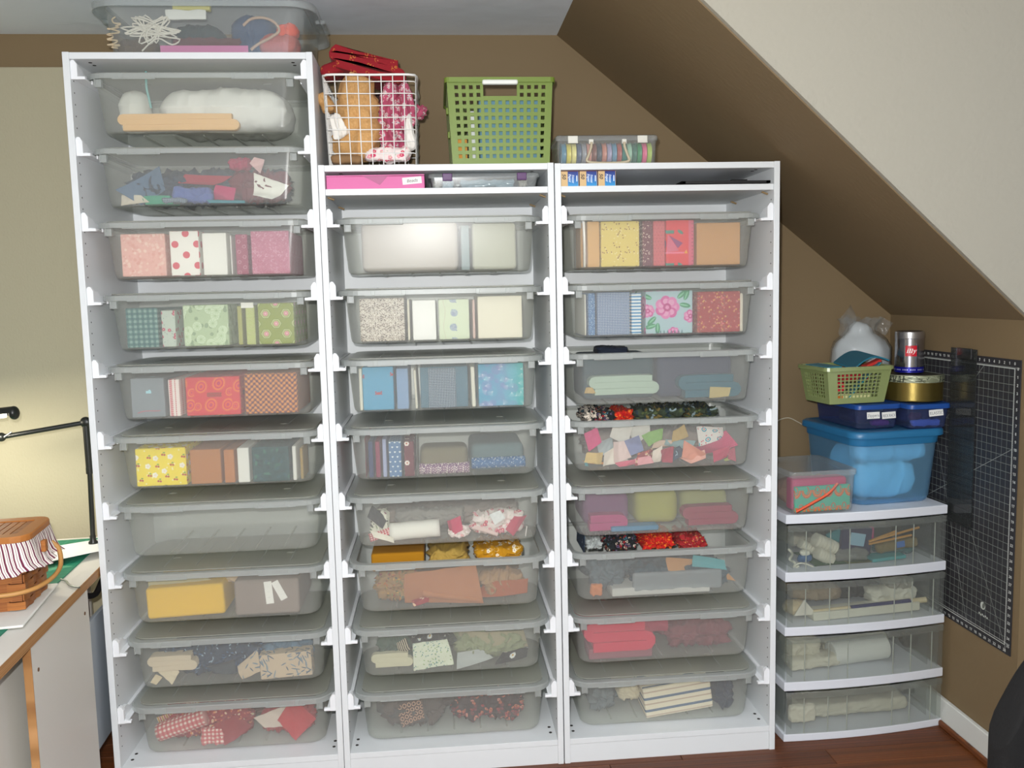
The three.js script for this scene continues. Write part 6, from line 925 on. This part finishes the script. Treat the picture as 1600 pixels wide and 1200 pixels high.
// ---------- cutting mat and ruler on the knee wall ----------
{
  const y0 = 0.372, y1 = 1.252, zr = 0.232, zl = -0.385, W = zr - zl, H = y1 - y0;
  const tex = canvasTex(1024, 1460, (c, w, h) => {
    c.fillStyle = '#2b2a2e'; c.fillRect(0, 0, w, h); const b = 44, u = (w - 2 * b) / 24, nv = Math.round((h - 2 * b) / u), v = (h - 2 * b) / nv;
    c.strokeStyle = '#9ea79c'; c.lineWidth = 1.6; for (let i = 0; i <= 24; i++) { c.beginPath(); c.moveTo(b + i * u, b); c.lineTo(b + i * u, h - b); c.stroke(); } for (let j = 0; j <= nv; j++) { c.beginPath(); c.moveTo(b, b + j * v); c.lineTo(w - b, b + j * v); c.stroke(); }
    c.strokeStyle = '#c4cac2'; c.lineWidth = 4; c.strokeRect(b, b, w - 2 * b, h - 2 * b); c.lineWidth = 2; c.strokeStyle = '#aab0a8';
    for (const [x, y, x2, y2] of [[b, h - b - 12 * v, w - b, b + 10 * v], [b + 4 * u, b, b + 16 * u, h - b], [w - b, h - b, w - b - 14 * u, b + 12 * v], [w - b - 6 * u, b, w - b - 14 * u, b + 8 * v]]) { c.beginPath(); c.moveTo(x, y); c.lineTo(x2, y2); c.stroke(); }
    c.fillStyle = '#d8dcd6'; c.font = 'bold 20px sans-serif'; c.textAlign = 'center'; for (let i = 0; i <= 24; i++) { c.fillText(String(24 - i), b + i * u, 26); c.fillText(String(i), b + i * u, h - 10); for (let k = 0; k < 8; k++) { c.fillRect(b + (i + k / 8) * u, b - 8, 1.5, 8); c.fillRect(b + (i + k / 8) * u, h - b - 14, 2.4, 5); } } for (let j = 0; j <= nv; j++) { c.fillText(String(j), w - 20, b + j * v + 6); c.fillText(String(j), 20, b + j * v + 6); for (let k = 0; k < 8; k++) c.fillRect(w - b, b + (j + k / 8) * v, 8, 1.5); }
    c.fillStyle = '#b8beb6'; disc(c, w - b - 4.6 * u, h - b - 3.4 * v, 20, '#c2c8c0'); leaf(c, w - b - 4.6 * u, h - b - 3.4 * v + 14, 34, 20, -1.2, '#6a7068'); for (let k = 0; k < 6; k++) c.fillRect(w - b - 5.4 * u + k * 13, h - b - 2.3 * v + (k % 2) * 4, 9, 9);
  });
  const t = thing('cutting_mat', 'dark grey gridded cutting mat hung on the brown knee wall', 'mat', [XK - 0.0022, (y0 + y1) / 2, (zr + zl) / 2]);
  part('mat_sheet', rbox(0.003, H, W, 0.001), std({ color: 0x2b2a2e, roughness: 0.6 }), t);
  part('grid_print', new THREE.PlaneGeometry(W, H).rotateY(-Math.PI / 2), std({ map: tex, roughness: 0.5 }), t, [-0.0019, 0, 0]);
  const r = thing('acrylic_ruler', 'long clear acrylic ruler hanging over the cutting mat', 'ruler', [XK - 0.0075, 0.985, -0.035]);
  part('ruler_blade', rbox(0.003, 0.57, 0.135, 0.0008), phy({ color: 0xb4b8b8, roughness: 0.04, transmission: 0.95, thickness: 0, specularIntensity: 0.5 }), r);
  part('ruler_marks', join(Array.from({ length: 23 }, (_, i) => box(0.0004, 0.0008, 0.13, -0.0017, -0.275 + i * 0.025, 0))), std({ color: 0x111112, roughness: 0.6 }), r);
  part('hook_clip', rbox(0.006, 0.034, 0.075, 0.002), phy({ color: 0x444444, roughness: 0.1, transmission: 0.5, thickness: 0 }), r, [-0.004, 0.27, 0.01]);
}
solo('wall_cord', tube([[1206, 664], [1218, 656], [1232, 653], [1246, 659], [1258, 666]].map(([u, v]) => P(u, v, 'z', ZB + 0.006).toArray()), 0.0022, 24, 6), std({ color: 0xb8b09c, roughness: 0.5 }), 'thin pale cord against the brown wall behind the blue tote', 'cord');
// ---------- left: pinned board, table, lamp, basket ----------
solo('design_board', rbox(1.45, 2.246, 0.022, 0.003), std({ color: 0xaea78f, roughness: 0.9, bumpMap: fineBump, bumpScale: 0.0006 }), 'tall cream design board against the back wall behind the table', 'board', [-0.615, 1.123, ZB + 0.0125]);
const TA = 0.077, TX = -0.0045, TZ = 0.03, TY = 0.70;
const tl = (x, y, z) => new THREE.Vector3(x, y, z).applyAxisAngle(new THREE.Vector3(0, 1, 0), TA).add(new THREE.Vector3(TX, 0, TZ)).toArray();
{
  const t = thing('cutting_table', 'white cutting table with birch edges beside the left cabinet', 'table', [TX, 0, TZ], TA);
  const wh = std({ color: 0xd9d6cf, roughness: 0.45 }), ed = std({ roughness: 0.55, map: canvasTex(256, 64, (c, w, h) => { const R = rng(3); c.fillStyle = '#a87a4a'; c.fillRect(0, 0, w, h); for (let i = 0; i < 26; i++) { c.fillStyle = R() > 0.5 ? '#8a5e34' : '#c09060'; c.globalAlpha = 0.5; c.fillRect(0, R() * h, w, 1 + R() * 3); } c.globalAlpha = 1; }) });
  part('tabletop', box(0.9, 0.024, 1.35, -0.4505, TY - 0.0121, 0.27), wh, t);
  part('edge_band', rbox(0.003, 0.026, 1.352, 0.0008, 0.0008, TY - 0.0128, 0.27), ed, t); part('edge_band', rbox(0.9, 0.026, 0.003, 0.0008, -0.45, TY - 0.0128, 0.9462), ed, t);
  for (const [x, z0, z1] of [[-0.014, 0.055, 0.475]]) { part('side_panel', box(0.018, TY - 0.026, z1 - z0, x, (TY - 0.026) / 2, (z0 + z1) / 2), wh, t); part('edge_band', rbox(0.019, TY - 0.026, 0.003, 0.0008, x, (TY - 0.026) / 2, z1 + 0.0016), ed, t); for (const [y, z] of [[0.62, 0.44], [0.34, 0.43], [0.63, 0.09]]) part('screw_cap', capGeo.clone().rotateZ(Math.PI / 2), std({ color: 0x6a4a30, roughness: 0.6 }), t, [x + 0.0095, y - 0.02, z]); }
  part('side_panel', box(0.018, TY - 0.026, 0.5, -0.085, (TY - 0.026) / 2, 0.36), wh, t); part('edge_band', rbox(0.019, TY - 0.026, 0.003, 0.0008, -0.085, (TY - 0.026) / 2, 0.6116), ed, t);
  part('side_panel', box(0.018, TY - 0.026, 0.9, -0.87, (TY - 0.026) / 2, 0.2), wh, t);
  part('back_panel', box(0.66, 0.5, 0.016, -0.44, 0.42, -0.3), wh, t);
}
solo('grey_board', rbox(0.012, 0.40, 0.24, 0.002), std({ color: 0x9aa2aa, roughness: 0.5 }), 'grey board leaning between the table and the left cabinet', 'board', [-0.034, 0.36, -0.07], [0, 0.05, -0.02]);
solo('cable_bundle', tube([[-0.05, 0.62, -0.0], [-0.035, 0.61, -0.04], [-0.03, 0.64, -0.1], [-0.04, 0.6, -0.16]], 0.009, 20, 6), M.black, 'black cable bundle behind the grey board', 'cable');
{ // green cutting mat
  const W = 0.7, D = 0.86, tex = canvasTex(512, 640, (c, w, h) => { c.fillStyle = '#0f7a5e'; c.fillRect(0, 0, w, h); c.strokeStyle = '#3fa088'; c.lineWidth = 1; for (let i = 0; i < 24; i++) { c.beginPath(); c.moveTo(i * w / 24, 0); c.lineTo(i * w / 24, h); c.stroke(); } for (let j = 0; j < 30; j++) { c.beginPath(); c.moveTo(0, j * h / 30); c.lineTo(w, j * h / 30); c.stroke(); } c.fillStyle = '#7fb890'; c.globalAlpha = 0.7; c.beginPath(); c.moveTo(w * 0.78, h * 0.30); c.lineTo(w * 0.99, h * 0.36); c.lineTo(w * 0.70, h * 0.50); c.fill(); });
  const t = thing('cutting_mat', 'green gridded cutting mat lying on the white table', 'mat', tl(-0.42, TY, 0.055), TA);
  part('mat_sheet', rbox(W, 0.003, D, 0.001, 0, 0.0015, 0), std({ color: 0x0f7a5e, roughness: 0.5 }), t); part('grid_print', new THREE.PlaneGeometry(W, D).rotateX(-Math.PI / 2), std({ map: tex, roughness: 0.5 }), t, [0, 0.0034, 0]);
}
{
  const pp = std({ color: 0xeceef0, roughness: 0.6 });
  const sheet = (lb, w, d, x, y, z, a, bend) => solo('paper_sheet', deform(new THREE.BoxGeometry(w, 0.0014, d, 14, 1, 10), (v) => { v.y += bend * (Math.cos(v.x * 14) - 0.4) * 0.5 + bend * 0.4 * Math.sin(v.z * 18); }).translate(0, Math.abs(bend), 0), pp, lb, 'paper', tl(x, TY + y, z), [0, TA + a, 0], 'papers on the green mat');
  sheet('large white paper sheet at the back of the green mat', 0.24, 0.13, -0.15, 0.0045, -0.235, 0.5, 0.004); sheet('second white paper sheet curling toward the cabinet', 0.2, 0.1, -0.10, 0.013, -0.16, 0.6, 0.005);
  solo('white_cloth', cloth(0.38, 0.007, 0.32, { r: 0.0034, amp: 0.0008, freq: 8, seg: [14, 4, 12] }), C(0xdedcd6), 'white folded cloth lying flat under the wicker basket', 'fabric', tl(-0.235, TY + 0.0078, 0.29), [0, TA + 0.08, 0]);
  solo('beaded_chain', tube([[95, 905], [103, 908], [108, 914], [116, 917], [124, 918]].map(([u, v]) => P(u, v, 'y', TY + 0.0065).toArray()), 0.003, 40, 6), std({ color: 0x9aa09a, roughness: 0.3, metalness: 0.6 }), 'small beaded chain lying on the green mat', 'chain');
}
{ // wicker picnic basket
  const W = 0.31, D = 0.2, H = 0.165, BT = TY + 0.0125;
  const t = thing('wicker_basket', 'woven wooden picnic basket with a striped liner and hinged lid', 'basket', [-0.192, BT, 0.292], 0.12);
  const woods = ['#a8662a', '#8f5222', '#9c5c26'].map((b, i) => { const tx = canvasTex(128, 32, (c, w, h) => { const R = rng(i + 2); c.fillStyle = b; c.fillRect(0, 0, w, h); for (let k = 0; k < 30; k++) { c.globalAlpha = 0.2; c.fillStyle = R() > 0.5 ? '#7a4218' : '#c08444'; c.fillRect(0, R() * h, w, 1 + R()); } c.globalAlpha = 1; }); return std({ map: tx, roughness: 0.5 }); });
  const dk = std({ color: 0x4a2410, roughness: 0.7 }), flare = (y) => 0.9 + 0.1 * y / H;
  part('inner_wall', loft([{ y: 0.001, w: (W - 0.012) * 0.9, d: (D - 0.012) * 0.9, r: 0.022 }, { y: H, w: W - 0.012, d: D - 0.012, r: 0.025 }], { n: 4 }), dk, t);
  const rows = 7, rh = H / rows, R = rng(21);
  const patch = (L) => deform(new THREE.BoxGeometry(L, rh * 0.82, 0.003, 6, 1, 1), (v) => { v.z += 0.006 * Math.cos(v.x / L * Math.PI) - 0.002; });
  const nf = 9, ns = 6, gf = patch(W / nf * 1.25), gs = patch(D / ns * 1.25);
  for (let r = 0; r < rows; r++) {
    const y = rh * (r + 0.5), f = flare(y);
    for (const s of [-1, 1]) {
      for (let i = 0; i < nf; i++) if ((i + r) % 2 === 0) part('splint', gf, woods[R() * 3 | 0], t, [(i - (nf - 1) / 2) * W / nf * f * 0.94, y, s * (D / 2 - 0.004) * f], [s > 0 ? -0.06 : 0.06, s > 0 ? 0 : Math.PI, 0]);
      for (let i = 0; i < ns; i++) if ((i + r) % 2 === 0) part('splint', gs, woods[R() * 3 | 0], t, [s * (W / 2 - 0.004) * f, y, (i - (ns - 1) / 2) * D / ns * f * 0.92], [0, s * Math.PI / 2, 0]);
      for (let i = 0; i < nf; i++) if ((i + r) % 2) part('stake', box(W / nf * 0.8, rh, 0.0025), woods[1], t, [(i - (nf - 1) / 2) * W / nf * f * 0.94, y, s * (D / 2 - 0.0055) * f], [s > 0 ? -0.06 : 0.06, 0, 0]);
      for (let i = 0; i < ns; i++) if ((i + r) % 2) part('stake', box(0.0025, rh, D / ns * 0.8), woods[1], t, [s * (W / 2 - 0.0055) * f, y, (i - (ns - 1) / 2) * D / ns * f * 0.92]);
    }
  }
  const stripe = clothMat({ map: (() => { const x = canvasTex(64, 16, (c, w, h) => { c.fillStyle = '#e2dcd4'; c.fillRect(0, 0, w, h); c.fillStyle = '#6a2440'; c.fillRect(4, 0, 20, h); c.fillStyle = '#8a5a68'; c.fillRect(40, 0, 6, h); }); return x; })() });
  { // gathered liner hanging over the rim
    const n = 220, pos = [], uv = [], idx = [], rr = (o) => rrLoop(W + 2 * o, D + 2 * o, 0.03 + o, 12), per = rr(0).length, lv = [[0.006, H + 0.012], [0.010, H - 0.004], [0.014, H - 0.03], [0.02, H - 0.05], [0.03, H - 0.062]];
    for (const [o, y] of lv) { const lp = rr(o); const seg = [0]; for (let i = 0; i < per; i++) { const a = lp[i], b = lp[(i + 1) % per]; seg.push(seg[i] + Math.hypot(b[0] - a[0], b[1] - a[1])); } for (let i = 0; i <= n; i++) { const s = i / n * seg[per] * 0.99999; let k = 0; while (seg[k + 1] < s) k++; const q = (s - seg[k]) / (seg[k + 1] - seg[k] || 1), a = lp[k], b = lp[(k + 1) % per], wob = (H + 0.012 - y) * 0.07 * Math.sin(i * 0.9) + 0.05 * (H - y) * Math.sin(i * 0.37); const x = a[0] + (b[0] - a[0]) * q, z = a[1] + (b[1] - a[1]) * q, l = Math.hypot(x, z); pos.push(x + x / l * wob, y + 0.006 * Math.sin(i * 0.23) * (H + 0.012 - y) * 14, z + z / l * wob); uv.push(i / n * 90, y * 10); } }
    for (let k = 0; k + 1 < lv.length; k++) for (let i = 0; i < n; i++) { const a = k * (n + 1) + i, c = a + n + 1; idx.push(a, a + 1, c, a + 1, c + 1, c); }
    const g = new THREE.BufferGeometry(); g.setAttribute('position', new THREE.Float32BufferAttribute(pos, 3)); g.setAttribute('uv', new THREE.Float32BufferAttribute(uv, 2)); g.setIndex(idx); g.computeVertexNormals(); part('liner', g, stripe, t);
  }
  const lid = new THREE.Group(); lid.name = 'lid'; lid.position.set(0, H + 0.012, 0); t.add(lid);
  part('lid_frame', ring(W - 0.02, D - 0.02, 0.025, [[-0.018, 0], [-0.018, 0.016], [0.014, 0.016], [0.016, 0.013], [0.016, 0.0]], 5), woods[0], lid);
  for (let i = 0; i < 14; i++) part('slat', rbox((W - 0.06) / 14 - 0.0022, 0.004, D - 0.052, 0.001), woods[i % 3], lid, [-(W - 0.06) / 2 + (i + 0.5) * (W - 0.06) / 14, 0.011, 0]);
  part('lid_board', box(W - 0.055, 0.004, D - 0.05, 0, 0.006, 0), dk, lid);
  const strap = (pts) => { const c = new THREE.CatmullRomCurve3(pts.map((p) => new THREE.Vector3(...p))); return deform(new THREE.TubeGeometry(c, 70, 0.006, 8), () => {}); };
  part('handle', strap([[-0.10, H - 0.03, D / 2 + 0.008], [-0.09, 0.10, D / 2 + 0.025], [-0.02, 0.072, D / 2 + 0.035], [0.08, 0.056, D / 2 + 0.034], [0.155, 0.055, D / 2 + 0.006], [W / 2 + 0.034, 0.062, 0.04], [W / 2 + 0.04, 0.08, -0.02], [W / 2 + 0.028, 0.118, -0.05], [W / 2 + 0.012, 0.135, -0.052]]), std({ color: 0xb8864a, roughness: 0.5 }), t);
  part('handle_mount', rbox(0.012, 0.03, 0.02, 0.003), woods[0], t, [W / 2 + 0.02, H - 0.018, 0.03]);
  const tp = new THREE.Vector3(-0.01, H + 0.034, 0.045);
  const s = thing('cutting_tool', 'black plastic hand tool with a grey end lying on the basket lid', 'tool', tp.applyAxisAngle(new THREE.Vector3(0, 1, 0), 0.12).add(t.position).toArray(), 0.25);
  part('handle', smoothN(deform(new THREE.SphereGeometry(0.05, 24, 14).scale(1.5, 0.22, 0.5), (v) => { v.z += 0.01 * Math.cos(v.x * 30); })), std({ color: 0x16201c, roughness: 0.25 }), s, [0, 0.006, 0]);
  part('blade_guard', smoothN(new THREE.SphereGeometry(0.03, 20, 12).scale(1.2, 0.3, 0.6)), std({ color: 0x8a9088, roughness: 0.3 }), s, [-0.05, 0.005, 0.012]);
}
{ // black swing-arm lamp at the back of the table
  const bz = -0.25, p0 = P(147, 866, 'z', bz), t = thing('desk_lamp', 'black swing arm lamp standing at the back of the table', 'lamp', [p0.x, TY, bz]);
  const rel = (u, v, z) => { const q = P(u, v, 'z', z); return [q.x - p0.x, q.y - TY, z - bz]; };
  const bm = std({ color: 0x1a1c1a, roughness: 0.35 });
  part('base', new THREE.LatheGeometry([[0, 0], [0.014, 0], [0.014, 0.01], [0.009, 0.016], [0.009, 0.03]].map((q) => new THREE.Vector2(...q)), 24), bm, t, [0, 0.0045, 0]);
  const e = rel(134, 660, bz), m = rel(140, 735, bz);
  part('pole', rod([0, 0.01, 0], m, 0.0075, 12), bm, t); part('pole', rod(m, e, 0.0105, 12), bm, t);
  part('joint', smoothN(new THREE.SphereGeometry(0.018, 16, 12).scale(1, 1, 0.7)), bm, t, e); part('joint', new THREE.CylinderGeometry(0.011, 0.011, 0.02, 12), bm, t, m);
  const k = rel(2, 683, -0.2), h = rel(-30, 676, -0.16);
  part('arm', rod(e, k, 0.0075, 10), bm, t); part('joint', smoothN(new THREE.SphereGeometry(0.014, 16, 12)), bm, t, k); part('arm', rod(k, rel(-20, 662, -0.15), 0.006, 10), bm, t);
  part('spring', rod(rel(18, 675, -0.2), rel(-4, 690, -0.19), 0.003, 8), M.steel, t);
  const a = rel(22, 645, -0.12), b = [a[0] - 0.42, a[1] - 0.035, a[2]];
  const dir = new THREE.Vector3(...b).sub(new THREE.Vector3(...a)), L2 = dir.length();
  const hd = new THREE.Group(); hd.name = 'lamp_head'; hd.position.set((a[0] + b[0]) / 2, (a[1] + b[1]) / 2, a[2]); hd.rotation.z = Math.atan2(-dir.y, -dir.x); t.add(hd);
  part('shade', new THREE.CylinderGeometry(0.02, 0.02, L2, 20, 1, true, 0, Math.PI * 1.1).rotateZ(Math.PI / 2).rotateX(-0.1), bm, hd);
  for (const s of [-1, 1]) part('end_cap', smoothN(new THREE.SphereGeometry(0.0205, 16, 12).scale(0.7, 1, 1)), bm, hd, [s * L2 / 2, 0, 0]);
  part('bulb', new THREE.CylinderGeometry(0.008, 0.008, L2 - 0.05, 12).rotateZ(Math.PI / 2), std({ color: 0xffffff, emissive: 0xfff4d8, emissiveIntensity: 3 }), hd, [0, -0.004, 0]);
  const l = new THREE.RectAreaLight(0xfff6e0, 95, L2 - 0.06, 0.03); l.name = 'desk_lamp_light'; l.position.set(p0.x + hd.position.x, TY + hd.position.y - 0.024, bz + hd.position.z - 0.004); l.lookAt(l.position.x + 0.12, l.position.y - 1, l.position.z - 0.35); scene.add(l);
}
{ // corner of a black office chair, lower right
  const X = 2.385, Z = 0.92, t = thing('office_chair', 'black office chair with a rounded back at the lower right', 'chair', [X, 0, Z], 0.1), bm = std({ color: 0x070607, roughness: 0.9, bumpMap: fineBump, bumpScale: 0.0006 });
  part('backrest', cloth(0.5, 0.5, 0.07, { r: 0.034, amp: 0, seg: [36, 30, 8], post: (v) => { const e = Math.min(1, Math.abs(v.x) / 0.25); if (v.y > 0) v.y -= 0.23 * Math.pow(e, 2.2) * (v.y / 0.25); v.z += 0.03 * e * e; } }), bm, t, [-0.03, 0.515, 0]);
  part('seat', smoothN(new RoundedBoxGeometry(0.44, 0.08, 0.44, 5, 0.035)), bm, t, [0.06, 0.36, 0.31]);
  part('back_bracket', rbox(0.06, 0.3, 0.02, 0.006), M.black, t, [0.06, 0.42, -0.055]); part('post', new THREE.CylinderGeometry(0.025, 0.03, 0.25, 16), M.black, t, [0.06, 0.2, 0.3]); part('back_bracket', rbox(0.06, 0.02, 0.4, 0.006), M.black, t, [0.06, 0.30, 0.13]);
  for (let i = 0; i < 5; i++) { const a = i * 1.2566 + 0.3; part('leg', rod([0.06, 0.1, 0.3], [0.06 + Math.cos(a) * 0.27, 0.062, 0.3 + Math.sin(a) * 0.27], 0.016, 8), M.black, t); part('caster', new THREE.CylinderGeometry(0.025, 0.025, 0.03, 14).rotateX(Math.PI / 2), M.black, t, [0.06 + Math.cos(a) * 0.27, 0.0255, 0.3 + Math.sin(a) * 0.27]); }
}
for (const o of scene.children) o.traverse((c) => { if (c.isMesh) c.castShadow = c.receiveShadow = true; });
renderer.render(scene, camera);
